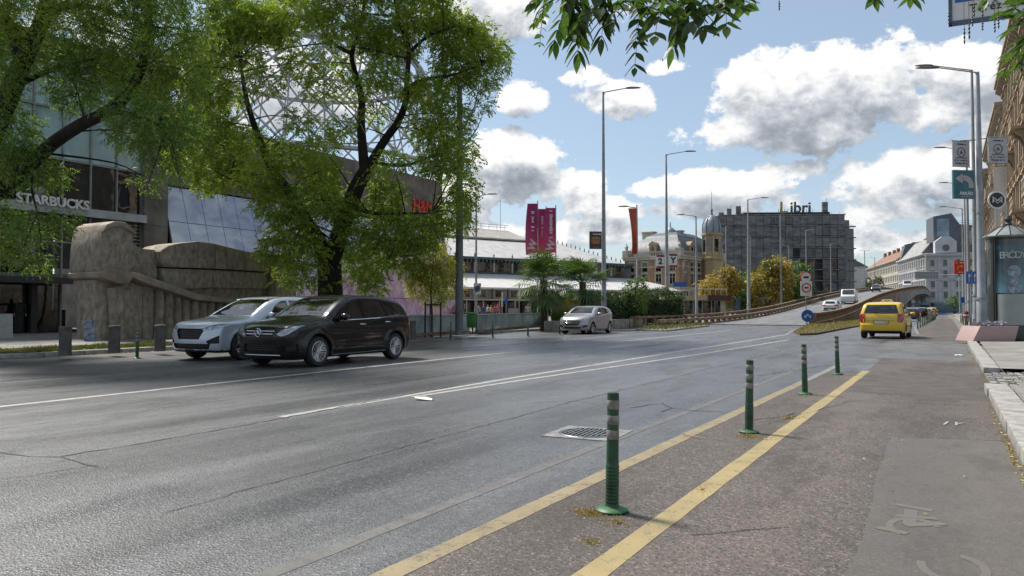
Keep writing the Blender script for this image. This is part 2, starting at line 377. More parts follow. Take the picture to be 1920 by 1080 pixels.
# cycle lane with brownish asphalt beside the yellow lines
CYC = struct(sheet('cycle_lane', [(-2.42, -12), (.6, -12), (.62, 14), (.75, 36), (.9, 120), (-2.1, 120), (-1.5, 60), (-1.42, 17.3), (-2.2, 16.6)], .004, M_CYC))
# smoother light patch in the cycle lane, torn left edge
pl = []
for i in range(40):
    y = -8+16.5*i/39; pl.append((-.45+random.uniform(-.02, .02)-.03*math.sin(y), y))
PATCH = sheet('asphalt_patch', [(.56, -8)]+[(.56, 8.72)]+pl[::-1], .006, M_PATCH, CYC)
sheet('asphalt_patch', [(-1.4, 12.8), (.55, 12.4), (.7, 17.5), (-1.3, 17.4)], .0056, pm('brown_patch', (.085, .070, .060), .7, scale=3, var=.2, bump=.3, bscale=90), CYC)
sheet('asphalt_patch', [(-2.0, 22), (.74, 21.6), (.8, 34), (-2.0, 34)], .0058, asphalt('pale_patch', (.10, .098, .095), (.13, .127, .123), .5, .2), CYC)
# lane lines
def line(path, wd, mat, z=None, jit=.006, parent=ROAD):
    z = (.002 if parent is ROAD else .0062) if z is None else z; mb = MB(); strip(mb, path, wd, z, jit); return mb.build('lane_line', mat, parent, fixn=False)
line([(-1.56, -3), (-1.5, 3.4), (-1.47, 10), (-1.43, 17.2)], .15, M_YEL, parent=CYC)
line([(-2.42, -3), (-2.34, 3.3), (-2.28, 8), (-2.18, 14.2)], .14, M_YEL2, parent=CYC)
line([(-2.18, 14.3), (-2.12, 19)], .13, M_WHITE2, parent=CYC)
line([(-2.86, 1.5), (-2.86, 6), (-2.80, 11), (-2.72, 19)], .11, M_GHOST)
line([(-6.9, 6.4), (-7.05, 12.2), (-7.02, 24), (-7.0, 40)], .13, M_WHITE)
line([(-6.78, 8.8), (-6.66, 12), (-6.05, 22), (-5.7, 33)], .12, M_WHITE, z=.0035)
line([(-10.7, -6), (-10.85, 5.2), (-11.25, 14.4), (-11.3, 24), (-11.25, 46)], .15, M_WHITE)
line([(-14.5, -6), (-14.3, 6.9), (-13.9, 11.5), (-13.75, 30), (-13.6, 52)], .12, M_WHITE2)
for y in range(30, 62, 7): line([(-9.0, y), (-9.0, y+3)], .13, M_WHITE2)
line([(-17.0, 50), (-17.2, 46), (-18.0, 38), (-19.9, 26)], .15, M_WHITE2)
line([(-9.3, 60), (-8.0, 48), (-7.0, 40)], .15, M_WHITE2)
line([(-.1, 41), (-1.6, 41)], .5, M_WHITE2, parent=CYC); line([(.8, 44.5), (-1.2, 44.0), (-1.8, 60), (-1.7, 110)], .14, M_WHITE2, parent=CYC)
# cracks and seams
def crack(path, wd=.012, parent=ROAD, z=.0042):
    pts = [Vector((*p, 0)) for p in path]; o = []
    for a, b in zip(pts[:-1], pts[1:]):
        k = max(2, int((b-a).length/.12))
        o += [a.lerp(b, i/k)+Vector((random.gauss(0, .012), random.gauss(0, .012), 0)) for i in range(k)]
    o.append(pts[-1]); vs = []
    for i, p in enumerate(o):
        t = (o[min(i+1, len(o)-1)]-o[max(i-1, 0)]).normalized(); nn = Vector((-t.y, t.x, 0))*wd*random.uniform(.25, .8)
        vs += [(p.x+nn.x, p.y+nn.y, z), (p.x-nn.x, p.y-nn.y, z)]
    mb = MB(); mb.add(vs, [(2*i, 2*i+1, 2*i+3, 2*i+2) for i in range(len(o)-1)]); return mb.build('crack', M_TAR, parent, fixn=False)
def gp(*p): return [tuple(gd(a, b).xy) for a, b in p]
crack(gp((-40, 842), (60, 856), (110, 857), (260, 833), (400, 808), (550, 781), (700, 752), (860, 722)), .022)
crack(gp((110, 857), (150, 868), (185, 876)), .02); crack(gp((185, 872), (60, 892), (-60, 905)), .008)
crack(gp((0, 776), (150, 757), (300, 741)), .008); crack(gp((1000, 755), (1080, 752), (1120, 758)), .01)
crack(gp((1180, 765), (1240, 756), (1262, 766), (1300, 770), (1390, 775)), .018); crack(gp((1262, 766), (1240, 772)), .018)
crack(gp((1400, 790), (1470, 782), (1490, 775)), .014, CYC, .0080); crack(gp((1290, 1005), (1480, 990)), .006, CYC, .0080)
crack(gp((1420, 705), (1560, 684), (1690, 680), (1830, 684)), .02, CYC, .0080); crack(gp((1440, 795), (1600, 752), (1700, 756), (1830, 762)), .008, CYC, .0080)
crack(gp((1684, 822), (1760, 823), (1885, 828)), .006, CYC, .0080)
crack([(-8.6, -4), (-8.9, 6), (-8.8, 20), (-9.0, 40)], .01); crack([(-4.3, 3), (-4.5, 9), (-4.4, 20), (-4.8, 40)], .009); crack([(-12.6, 2), (-12.9, 20), (-12.8, 45)], .01)
crack([(-21, 20), (-14, 19.6), (-7, 20.3)], .01); crack([(-15, 30.5), (-7, 30), (-2.5, 30.6)], .012)

# worn bicycle symbol on the light patch (two wheels, frame, rider bars)
bk = MB()
bkz = [.0072]
def ring(c, r, wd, a0=0, a1=2*math.pi, sy=1.6):
    bkz[0] += .0002
    n = 26; vs = []
    for i in range(n+1):
        a = a0+(a1-a0)*i/n
        for rr in (r-wd/2, r+wd/2): vs.append((c[0]+rr*math.cos(a), c[1]+rr*math.sin(a)*sy, bkz[0]))
    bk.add(vs, [(2*i, 2*i+1, 2*i+3, 2*i+2) for i in range(n)])
ring((-.17, 5.02), .13, .04, .4, 4.2); ring((.02, 4.35), .14, .042, 3.0, 7.6)
for a, b in (((-.3, 5.55), (-.08, 5.5)), ((-.2, 5.45), (-.2, 5.1)), ((-.22, 5.05), (-.02, 5.2)), ((-.36, 4.92), (-.2, 4.86)), ((-.28, 5.25), (-.06, 5.3))): bkz[0] += .0002; strip(bk, [a, b], .07, bkz[0], .01)
bk.build('bicycle_symbol', M_BIKE, CYC, fixn=False)
nm = MB(); strip(nm, [(-.02, 9.62), (.02, 9.9)], .025, 0.0115); strip(nm, [(.1, 9.62), (.1, 9.9)], .025, 0.0115); strip(nm, [(.1, 9.76), (.18, 9.88)], .025, 0.0115)
nm.build('survey_mark', M_WHITE, CYC, fixn=False)

# ------------------------------------------------------------------ pavements and kerbs
PR = struct(MB().add([(.86, -6, .12), (9, -6, .12), (9, 13.9, .12), (.86, 13.9, .12)], [(0, 1, 2, 3)]).add([(.95, 17.7, .12), (9, 17.7, .12), (9, 36, .12), (4, 39.5, .12), (1.15, 36.5, .12)], [(0, 1, 2, 3, 4)]).add([(2.3, 13.9, .12), (9, 13.9, .12), (9, 17.7, .12), (2.3, 17.7, .12)], [(0, 1, 2, 3)]).build('pavement_right', M_SLAB, fixn=False))
def stone(parent, x, y, wd, ln, hz=.13, rz=0, mat=None):
    mb = MB(); mb.box((0, 0, hz/2-.02), (wd, ln-.012, hz+.04+random.uniform(-.006, .006)))
    o = mb.build('kerb_stone', mat or M_KERB, parent, bevel=.014); o.location = (x+random.uniform(-.008, .008), y, 0); o.rotation_euler = (random.uniform(-.006, .006), random.uniform(-.01, .01), rz+random.uniform(-.006, .006))
y = -5.0
while y < 13.5:
    ln = random.choice((.95, 1.25, 1.5)); ln = min(ln, 13.9-y); stone(PR, .71-.002*y, y+ln/2, .30, ln); y += ln
y = 17.7
while y < 33: ln = random.choice((.95, 1.1, 1.4)); stone(PR, .80+.004*(y-17), y+ln/2, .28, ln); y += ln
for i in range(9):
    a = i/8*1.45; stone(PR, 4.0-3.12*math.cos(a), 33.6+3.5*math.sin(a)*1.1, .28, .68, rz=-a*.95)
# paving joints of the right pavement: slabs proud of a dark bed
tile_me = MB().box((0, 0, 0), (.485, .485, .02)).mesh('paving_slab', M_SLAB)
k = 0
for iy in range(26):
    for ix in range(11):
        x = 1.12+.5*ix; y = 1.2+.5*iy
        if y > 13.6: continue
        if k < 290 and random.random() > .01:
            inst('paving_slab', tile_me, PR, (x, y, .122+random.uniform(-.003, .003))); k += 1
# granite setts of the dropped crossing, sloping up from the gutter
sett_me = [MB().box((0, 0, 0), (.105*random.uniform(.9, 1), .105*random.uniform(.9, 1), .08), taper=.9).mesh('sett', M_KERB) for _ in range(4)]
for ix in range(13):
    for iy in range(22):
        x = .72+.122*ix; y = 14.05+.165*iy*.98+(.06 if ix % 2 else 0)
        if y > 17.6 or random.random() < .02: continue
        inst('sett', random.choice(sett_me), PR, (x, y, .0+.006*ix+random.uniform(-.008, .008)), (random.uniform(-.08, .08), random.uniform(-.08, .08), random.uniform(-.1, .1)), (1.05, 1.35, 1))
struct(sheet('apron', [(.6, 13.85), (2.35, 13.85), (2.35, 17.75), (.6, 17.75)], .012, M_GRASSBASE))
# farther pavement past the side turning
PR2 = struct(MB().add([(1.6, 47, .12), (9, 47, .12), (9, 215, .12), (1.6, 215, .12)], [(0, 1, 2, 3)]).build('pavement_far', M_SLAB, fixn=False))
for i in range(60): stone(PR2, 1.5, 47.6+1.5*i, .22, 1.48)
struct(sheet('side_turning', [(.6, 36), (9, 36), (9, 47), (.6, 47)], .006, M_PATCH))
# left pavement
PL = struct(MB().add([(-60, -20, .12), (-21.3, -20, .12), (-21.3, 55, .12), (-60, 55, .12)], [(0, 1, 2, 3)]).add([(-150, 55, .12), (-18.9, 55, .12), (-18.9, 118, .12), (-150, 118, .12)], [(0, 1, 2, 3)]).build('pavement_left', pm('left_paving', (.21, .20, .185), .8, scale=.8, var=.25, bump=.3, bscale=20, dirt=.3), fixn=False))
for i in range(50): stone(PL, -21.18, -1.5+1.1*i, .26, 1.08, .13)
for i in range(34): stone(PL, -18.85, 55.5+1.5*i, .24, 1.46, .13)
struct(sheet('verge_soil', [(-23.4, 6), (-21.35, 6), (-21.35, 18.3), (-23.4, 18.3)], .135, M_GRASSBASE))

# ------------------------------------------------------------------ flyover
M_PARAPET = pm('brown_concrete', (.27, .205, .145), .9, scale=1.6, var=.3, bump=.4, dirt=.4, dirtcol=(.09, .065, .045))
M_SOFFIT = pm('grey_concrete', (.30, .285, .265), .9, scale=.6, var=.25, dirt=.4)
HW = 4.0
fly = thing('flyover', 'concrete flyover ramp with brown parapets rising away past the grassy island', 'bridge', (0, 0, 0))
def loft(name, fn, y0, y1, dy, mat, parent):
    """fn(y) -> closed cross-section [(x, z)...]"""
    ys = np.linspace(y0, y1, max(2, int((y1-y0)/dy)+1)); mb = MB(); n = None; vs = []
    for y in ys:
        sec = fn(y); n = len(sec); vs += [(x, y, z) for x, z in sec]
    fs = [(i*n+k, i*n+(k+1) % n, (i+1)*n+(k+1) % n, (i+1)*n+k) for i in range(len(ys)-1) for k in range(n)]
    fs += [tuple(range(n)), tuple(range(len(ys)*n-1, (len(ys)-1)*n-1, -1))]
    mb.add(vs, fs); return mb.build(name, mat, parent)
deck = loft('deck', lambda y: [(ramp_c(y)-HW, ramp_z(y)+.02), (ramp_c(y)+HW, ramp_z(y)+.02), (ramp_c(y)+HW, ramp_z(y)-.3), (ramp_c(y)-HW, ramp_z(y)-.3)], 62, 400, 2, M_DECK, fly)
for dx, m_ in ((-3.6, M_WHITE), (3.6, M_WHITE), (0, M_WHITE2)):
    mb = MB(); strip(mb, [(ramp_c(y)+dx, y) for y in range(64, 398, 3)], .16, lambda y: ramp_z(y)+.03); mb.build('lane_line', m_, fly, fixn=False)
def side(y0, y1, xo, xi, zb, zt): return loft
def wall(y, s):
    c = ramp_c(y)+s*HW; z = ramp_z(y); low = -.05
    if y > 150: low = max(0, z-1.15-2.6*(1-sm(y, 150, 205))) if y < 205 else z-1.15
    return [(c, low), (c+s*.45, low), (c+s*.45, z-.02), (c, z-.02)]
loft('retaining_wall', lambda y: wall(y, 1), 66, 400, 2, M_SOFFIT, fly)
loft('retaining_wall', lambda y: wall(y, -1), 52, 400, 2, M_SOFFIT, fly)
loft('abutment', lambda y: [(ramp_c(y)-HW+.1, -.05), (ramp_c(y)+HW-.1, -.05), (ramp_c(y)+HW-.1, ramp_z(y)-.31), (ramp_c(y)-HW+.1, ramp_z(y)-.31)], 68, 152, 3, M_SOFFIT, fly)
loft('soffit_slab', lambda y: [(ramp_c(y)-HW+.1, ramp_z(y)-1.0), (ramp_c(y)+HW-.1, ramp_z(y)-1.0), (ramp_c(y)+HW-.1, ramp_z(y)-.31), (ramp_c(y)-HW+.1, ramp_z(y)-.31)], 152.1, 400, 4, M_SOFFIT, fly)
for y in (178, 205, 232, 285, 315, 350, 385):
    for s in (-1, 1): MB().box((ramp_c(y)+s*2.3, y, (ramp_z(y)-1.2)/2), (.9, 1.0, ramp_z(y)-1.0)).build('pier', M_SOFFIT, fly)
def rail(off, y0, y1, z0, z1, wd, name='parapet_rail'):
    return loft(name, lambda y: [(ramp_c(y)+off-wd/2, ramp_z(y)+z0), (ramp_c(y)+off+wd/2, ramp_z(y)+z0), (ramp_c(y)+off+wd/2, ramp_z(y)+z1), (ramp_c(y)+off-wd/2, ramp_z(y)+z1)], y0, y1, 2.5, M_PARAPET, fly)
# right-hand parapet with close-set concrete posts
rail(HW+.2, 64.5, 395, .74, .92, .34); rail(HW+.2, 64.5, 395, .0, .16, .40)
p_me = MB().box((0, 0, .45), (.22, .42, .58)).mesh('parapet_post', M_PARAPET)
y = 65.0; n = 0
while y < 260: inst('parapet_post', p_me, fly, (ramp_c(y)+HW+.2, y, ramp_z(y))); y += .95; n += 1
MB().box((-9.2, 64.2, .5), (.5, .5, 1.05)).build('end_post', M_PARAPET, fly, bevel=.03)
# left-hand barriers: low inner beam and taller outer railing
rail(-HW-.1, 51, 395, .34, .56, .26); rail(-HW-.1, 51, 395, 0, .14, .42)
rail(-HW-1.3, 49.5, 395, .66, .80, .24)
q_me = MB().box((0, 0, .24), (.2, .3, .22)).mesh('barrier_post', M_PARAPET); q2 = MB().box((0, 0, .34), (.2, .34, .66)).mesh('railing_post', M_PARAPET)
y = 51.5
while y < 235: inst('barrier_post', q_me, fly, (ramp_c(y)-HW-.1, y, ramp_z(y))); inst('railing_post', q2, fly, (ramp_c(y)-HW-1.3, y, ramp_z(y))); y += 2.0
MB().box((ramp_c(50)-HW-1.2, 49.4, .4), (.7, .35, .84)).build('end_post', M_PARAPET, fly, bevel=.03)

# grassy island at the nose of the ramp
ipts = [gd(*p).xy for p in ((1488, 624), (1500, 629), (1530, 628), (1618, 611), (1640, 603), (1622, 597), (1516, 611))]
island = MB(); island.add([(p.x, p.y, .1) for p in ipts]+[(p.x, p.y, 0) for p in ipts], [tuple(range(7))]+[(i, i+7, (i+1) % 7+7, (i+1) % 7) for i in range(7)])
struct(island.build('traffic_island', M_GRASSBASE))
tip = [gd(*p).xy for p in ((1192, 620), (1250, 622), (1330, 612), (1300, 606), (1225, 612))]
t_ = MB(); t_.add([(p.x, p.y, .1) for p in tip]+[(p.x, p.y, 0) for p in tip], [tuple(range(5))]+[(i, i+5, (i+1) % 5+5, (i+1) % 5) for i in range(5)]); struct(t_.build('traffic_island', M_KERB))

def in_poly(x, y, poly):
    c = False; n = len(poly)
    for i in range(n):
        x1, y1 = poly[i]; x2, y2 = poly[(i+1) % n]
        if (y1 > y) != (y2 > y) and x < (x2-x1)*(y-y1)/(y2-y1)+x1: c = not c
    return c
M_GRASS = leafmat('grass_blades', (.045, .07, .012), (.11, .125, .03), (.28, .24, .09), .6, .3)
M_STRAW = leafmat('straw_grass', (.10, .11, .03), (.26, .22, .09), (.36, .29, .14), .8, .3)
M_DRY = leafmat('dry_leaves', (.20, .13, .035), (.33, .25, .08), (.22, .15, .05), 2, .2)
def blades(name, poly, n, h, z, label, mat=None, zfn=None):
    xs = [p[0] for p in poly]; ys = [p[1] for p in poly]; vs = []; fs = []
    while len(fs) < n:
        x = random.uniform(min(xs), max(xs)); y = random.uniform(min(ys), max(ys))
        if not in_poly(x, y, poly): continue
        hh = h*random.uniform(.4, 1.2)*(1.4 if math.sin(x*3.1+y*1.7)*math.sin(y*2.3) > .2 else .7); a = random.uniform(0, 6.28); wd = random.uniform(.006, .02)*(1+h*4)
        lx, ly = random.gauss(0, .35)*hh, random.gauss(0, .35)*hh; k = len(vs)
        vs += [(x-wd*math.cos(a), y-wd*math.sin(a), z), (x+wd*math.cos(a), y+wd*math.sin(a), z), (x+lx, y+ly, z+hh)]; fs.append((k, k+1, k+2))
    o = MB().add(vs, fs).build(name, mat or M_GRASS, fixn=False); return tag(o, label, 'grass', kind='stuff')
blades('grass', [tuple(p) for p in ipts], 9000, .13, .1, 'dry green grass on the traffic island below the flyover parapet', M_STRAW)
blades('grass', [tuple(p) for p in tip], 2500, .2, .1, 'weeds at the start of the flyover barrier')
blades('grass', [(-23.3, 6), (-21.4, 6), (-21.4, 18), (-23.3, 18)], 12000, .09, .135, 'short grass on the verge behind the left kerb')
blades('grass', [(1.2, 42), (2.6, 42), (2.5, 62), (1.7, 62)], 6000, .22, .12, 'overgrown grass strip around the right lamp posts', zfn=None)
def litter(name, spots, mat, label, size=.02):
    vs = []; fs = []
    for (x, y, rx, ry, n, z) in spots:
        for _ in range(n):
            a = random.uniform(0, 6.28); r = min(1.6, abs(random.gauss(0, .5))); px, py = x+rx*r*math.cos(a), y+ry*r*math.sin(a)
            s = size*random.uniform(.35, 1); b = random.uniform(0, 6.28); tl = random.uniform(-.5, .5)*s; k = len(vs); c_, s_ = math.cos(b)*s, math.sin(b)*s
            vs += [(px-c_, py-s_, z+.004), (px+s_*.25, py-c_*.25, z+.006+abs(tl)), (px+c_, py+s_, z+.004+abs(tl)*.7), (px-s_*.25, py+c_*.25, z+.003)]; fs.append((k, k+1, k+2, k+3))
    o = MB().add(vs, fs).build(name, mat, fixn=False); return tag(o, label, 'leaf litter', kind='stuff')
litter('leaf_litter', [(-1.95, 4.35, .17, .13, 900, .009), (-1.72, 4.25, .14, .12, 300, .009), (-1.7, 3.82, .1, .09, 260, .009), (-1.72, 7.75, .22, .2, 900, .009), (-1.6, 9.3, .2, .2, 420, .009), (-1.5, 5.3, .1, .3, 90, .009), (-1.8, 11.9, .25, .3, 260, .009)], M_DRY, 'small dry yellow leaves gathered round the green bollards', .009)
litter('leaf_litter', [(.5, 8, .05, 6, 420, .008), (.62, 24, .06, 6, 300, .008), (-.6, 8, 1.4, 7, 90, .014), (1.2, 15.6, .5, 1.6, 120, .06), (-10, 10, 7, 6, 60, .004)], M_DRY, 'fallen leaves and grit along the right gutter', .022)
litter('leaf_litter', [(-21.9, 12, .6, 5, 1500, .15), (-20.9, 14, .25, 9, 500, .005), (-24, 13, 1.5, 7, 500, .125)], M_DRY, 'fallen leaves on the verge and in the left gutter', .05)
# ------------------------------------------------------------------ cars: an implicit body, meshed, then cut into panels, panes and lamps
def smax(a, b, k):
    h = np.maximum(k-np.abs(a-b), 0)/k
    return np.maximum(a, b)+h*h*k*.25
def curve(pts):
    xs = np.array([p[0] for p in pts], float); ys = np.array([p[1] for p in pts], float)
    # monotone cubic
    h = np.diff(xs); d = np.diff(ys)/h; m = np.zeros(len(xs)); m[0] = d[0]; m[-1] = d[-1]
    for i in range(1, len(xs)-1): m[i] = 0 if d[i-1]*d[i] <= 0 else 2*d[i-1]*d[i]/(d[i-1]+d[i])
    def f(x):
        x = np.clip(x, xs[0], xs[-1]); i = np.clip(np.searchsorted(xs, x)-1, 0, len(h)-1); t = (x-xs[i])/h[i]
        return (2*t**3-3*t**2+1)*ys[i]+(t**3-2*t**2+t)*h[i]*m[i]+(-2*t**3+3*t**2)*ys[i+1]+(t**3-t**2)*h[i]*m[i+1]
    return f
def body_fn(sp):
    top, low, hw, belt = curve(sp['top']), curve(sp['low']), curve(sp['hw']), curve(sp['belt'])
    nose, tail = curve(sp['nose']), curve(sp['tail']); L = sp['L']; tum = sp.get('tum', .36); roofw = sp.get('crown', .05)
    def f(x, t, z):
        ax = np.abs(x); W = hw(t); b = belt(t)
        below = np.clip((b-z)/np.maximum(b-.2, .1), 0, 1); above = np.clip(z-b, 0, 1)
        w = W-.055*below**2.2-.012*np.sin(np.clip(below, 0, 1)*np.pi*2)*(below > 0)-np.minimum(above*1.2, .018)-tum*above
        for cz, amp, t0, t1 in sp.get('crease', []):
            g = np.clip((t-t0)/.3, 0, 1)*np.clip((t1-t)/.3, 0, 1); zz = cz if not callable(cz) else cz(t)
            w = w+amp*g*np.clip(1-np.abs(z-zz)/.05, 0, 1)
        for wt in sp['wheels']:
            r = np.sqrt((t-wt)**2+(z-sp['wr'])**2); w = w+.024*np.exp(-((r-sp['ra'])/.075)**2)*(z < sp['wr']+sp['ra']+.25)
        u = ax/W
        dz = .02
        zt = top(t)-roofw*u**2.2; sl = (top(t+dz)-top(t-dz))/(2*dz)
        ft = (z-zt)/np.sqrt(1+sl**2)
        fw = (ax-w)*.95
        fn = (nose(z)+sp.get('bow', .16)*u**2.6*1.0-t)*.9
        fr = (t-(L-tail(z)-sp.get('bowr', .10)*u**3))*.92
        fl = low(t)-z
        s = smax(fw, ft, sp.get('k', .09)); s = smax(s, fn, .10); s = smax(s, fr, .10); s = smax(s, fl, .04)
        for wt in sp['wheels']:
            r = np.sqrt((t-wt)**2+(z-sp['wr'])**2); cyl = np.maximum(r-sp['ra'], (W-.30)-ax); s = np.maximum(s, -cyl)
        return s
    return f
def surface_nets(f, lo, hi, h):
    ax = [np.arange(lo[i], hi[i]+h, h) for i in range(3)]
    X, Y, Z = np.meshgrid(*ax, indexing='ij'); V = f(X, Y, Z); n = V.shape; ins = V < 0
    cs = tuple(k-1 for k in n); acc = np.zeros(cs+(3,)); cnt = np.zeros(cs)
    g = [X, Y, Z]
    for a in range(3):
        sl0 = [slice(None)]*3; sl1 = [slice(None)]*3; sl0[a] = slice(0, -1); sl1[a] = slice(1, None)
        v0, v1 = V[tuple(sl0)], V[tuple(sl1)]; cross = (v0 < 0) != (v1 < 0); tt = np.where(cross, v0/np.where(v0 == v1, 1, v0-v1), 0)
        P = [g[i][tuple(sl0)]+(tt*h if i == a else 0) for i in range(3)]
        o = [i for i in range(3) if i != a]
        for da in (0, 1):
            for db in (0, 1):
                src = [slice(None)]*3; src[o[0]] = slice(da, da+cs[o[0]]); src[o[1]] = slice(db, db+cs[o[1]]); src = tuple(src)
                cr = cross[src]; cnt += cr
                for i in range(3): acc[..., i] += np.where(cr, P[i][src], 0)
    act = cnt > 0; idx = -np.ones(cs, int); idx[act] = np.arange(act.sum()); verts = acc[act]/cnt[act][:, None]
    faces = []
    for a in range(3):
        o = [(a+1) % 3, (a+2) % 3]; sl0 = [slice(1, -1)]*3; sl1 = [slice(1, -1)]*3; sl0[a] = slice(0, -1); sl1[a] = slice(1, None)
        i0, i1 = ins[tuple(sl0)], ins[tuple(sl1)]; c = np.argwhere(i0 != i1); 
        if len(c) == 0: continue
        flip = i0[tuple(c.T)]; base = c.copy()
        base[:, o[0]] += 1; base[:, o[1]] += 1; q = []
        for d0, d1 in ((-1, -1), (0, -1), (0, 0), (-1, 0)):
            b = base.copy(); b[:, o[0]] += d0; b[:, o[1]] += d1; q.append(idx[tuple(b.T)])
        q = np.stack(q, 1); q[~flip] = q[~flip][:, ::-1]; faces.append(q)
    F_ = np.concatenate(faces)
    for _ in range(3):
        e = .004; p = verts; v = f(p[:, 0], p[:, 1], p[:, 2]); G = np.stack([(f(p[:, 0]+(e if i == 0 else 0), p[:, 1]+(e if i == 1 else 0), p[:, 2]+(e if i == 2 else 0))-v)/e for i in range(3)], 1)
        gg = np.maximum((G**2).sum(1), .3); st = (v/gg)[:, None]*G; st = np.clip(st, -h*.6, h*.6); verts = p-st*.9
    return verts, F_
def cut_region(bm, poly, ax, sel):
    """bisect the faces selected by sel() along the edges of a polygon given on two axes"""
    a, b = ax; xs = [p[0] for p in poly]; ys = [p[1] for p in poly]; m = .05
    box = (min(xs)-m, max(xs)+m, min(ys)-m, max(ys)+m)
    def inbox(f):
        c = f.calc_center_median(); return box[0] < c[a] < box[1] and box[2] < c[b] < box[3] and sel(c, f.normal)
    fs = [f for f in bm.faces if inbox(f)]
    for i in range(len(poly)):
        p, q = poly[i], poly[(i+1) % len(poly)]; e = (q[0]-p[0], q[1]-p[1]); l = math.hypot(*e)
        if l < 1e-6: continue
        co = Vector((0, 0, 0)); co[a] = p[0]; co[b] = p[1]; no = Vector((0, 0, 0)); no[a] = -e[1]/l; no[b] = e[0]/l
        bb = (min(p[0], q[0])-.03, max(p[0], q[0])+.03, min(p[1], q[1])-.03, max(p[1], q[1])+.03); sub = []
        for f in fs:
            if not f.is_valid: continue
            c = f.calc_center_median()
            if bb[0] < c[a] < bb[1] and bb[2] < c[b] < bb[3]: sub.append(f)
        geom = list({x for f in sub for x in [f, *f.edges, *f.verts]})
        r = bmesh.ops.bisect_plane(bm, geom=geom, dist=1e-5, plane_co=co, plane_no=no)
        fs = [f for f in fs if f.is_valid]; fs += [g for g in r['geom'] if isinstance(g, bmesh.types.BMFace)]; fs = list(set(fs))
    out = []
    for f in fs:
        if f.is_valid:
            c = f.calc_center_median()
            if in_poly(c[a], c[b], poly): out.append(f)
    return out
SIDE = lambda c, n: abs(n.x) > .45
FRONT = lambda c, n: n.y < -.12 and c.y < .55
REAR = lambda c, n: n.y > .12 and c.y > 3.3
TOPF = lambda c, n: n.z > .15 and abs(n.x) < .8
M_TYRE = pm('tyre', (.018, .018, .019), .75, scale=20)
M_RIM = pm('alloy', (.50, .50, .52), .28, metal=.85, var=.05)
M_DARK = pm('dark_interior', (.016, .016, .018), .8)
M_SEAT = pm('seat_cloth', (.035, .033, .034), .9)
M_GLASS = glass('car_glass', (.34, .42, .39), .5)
M_LAMP = pm('lamp_lens', (.42, .44, .47), .08, metal=.4, var=.3, scale=14, coat=1)
M_TAIL = pm('tail_lamp', (.42, .018, .012), .12, coat=1, var=.3, scale=18)
M_PLASTIC = pm('black_plastic', (.014, .014, .015), .5)
M_CHROME = pm('chrome', (.62, .62, .64), .16, metal=.95, var=.02)
def paint_car(name, col, metal=.55, rough=.32, coat=1.0, spec=.5):
    return pm(name, col, rough, metal=metal, var=.03, scale=2, coat=coat, coatr=.03, rv=.03, spec=spec)
def wheel_meshes(r, wd, spokes=10, key=''):
    t = MB().lathe([(r*.66, -wd/2), (r*.90, -wd/2-.004), (r*.975, -wd/2+.025), (r, -wd/2+.06), (r, wd/2-.06), (r*.975, wd/2-.025), (r*.90, wd/2+.004), (r*.66, wd/2), (r*.64, 0), (r*.66, -wd/2)], n=40, axis='x')
    q = MB().lathe([(r*.66, wd/2-.005), (r*.69, wd/2+.004), (r*.655, wd/2+.006), (r*.62, wd/2-.03), (r*.60, -wd/2)], n=40, axis='x')
    q.lathe([(.001, wd/2-.012), (r*.16, wd/2-.014), (r*.19, wd/2-.035), (r*.19, 0)], n=20, axis='x')
    for i in range(spokes):
        a = 2*math.pi*i/spokes
        for s in (-1, 1):
            aa = a+s*.085; b_ = a+s*.15
            p0 = (math.cos(aa)*r*.16, math.sin(aa)*r*.16); p1 = (math.cos(b_)*r*.64, math.sin(b_)*r*.64)
            q.tube([(wd/2-.03, *p0), (wd/2-.022, (p0[0]+p1[0])/2, (p0[1]+p1[1])/2), (wd/2-.016, *p1)], [.014, .013, .017], 5)
    d = MB().lathe([(.001, wd/2-.07), (r*.63, wd/2-.07)], n=24, axis='x'); d.lathe([(.001, wd/2-.062), (r*.42, wd/2-.062), (r*.42, wd/2-.075)], n=24, axis='x', mi=0)
    return t.mesh('tyre', M_TYRE, True), q.mesh('rim', M_RIM, True), d.mesh('brake_disc', M_PLASTIC)
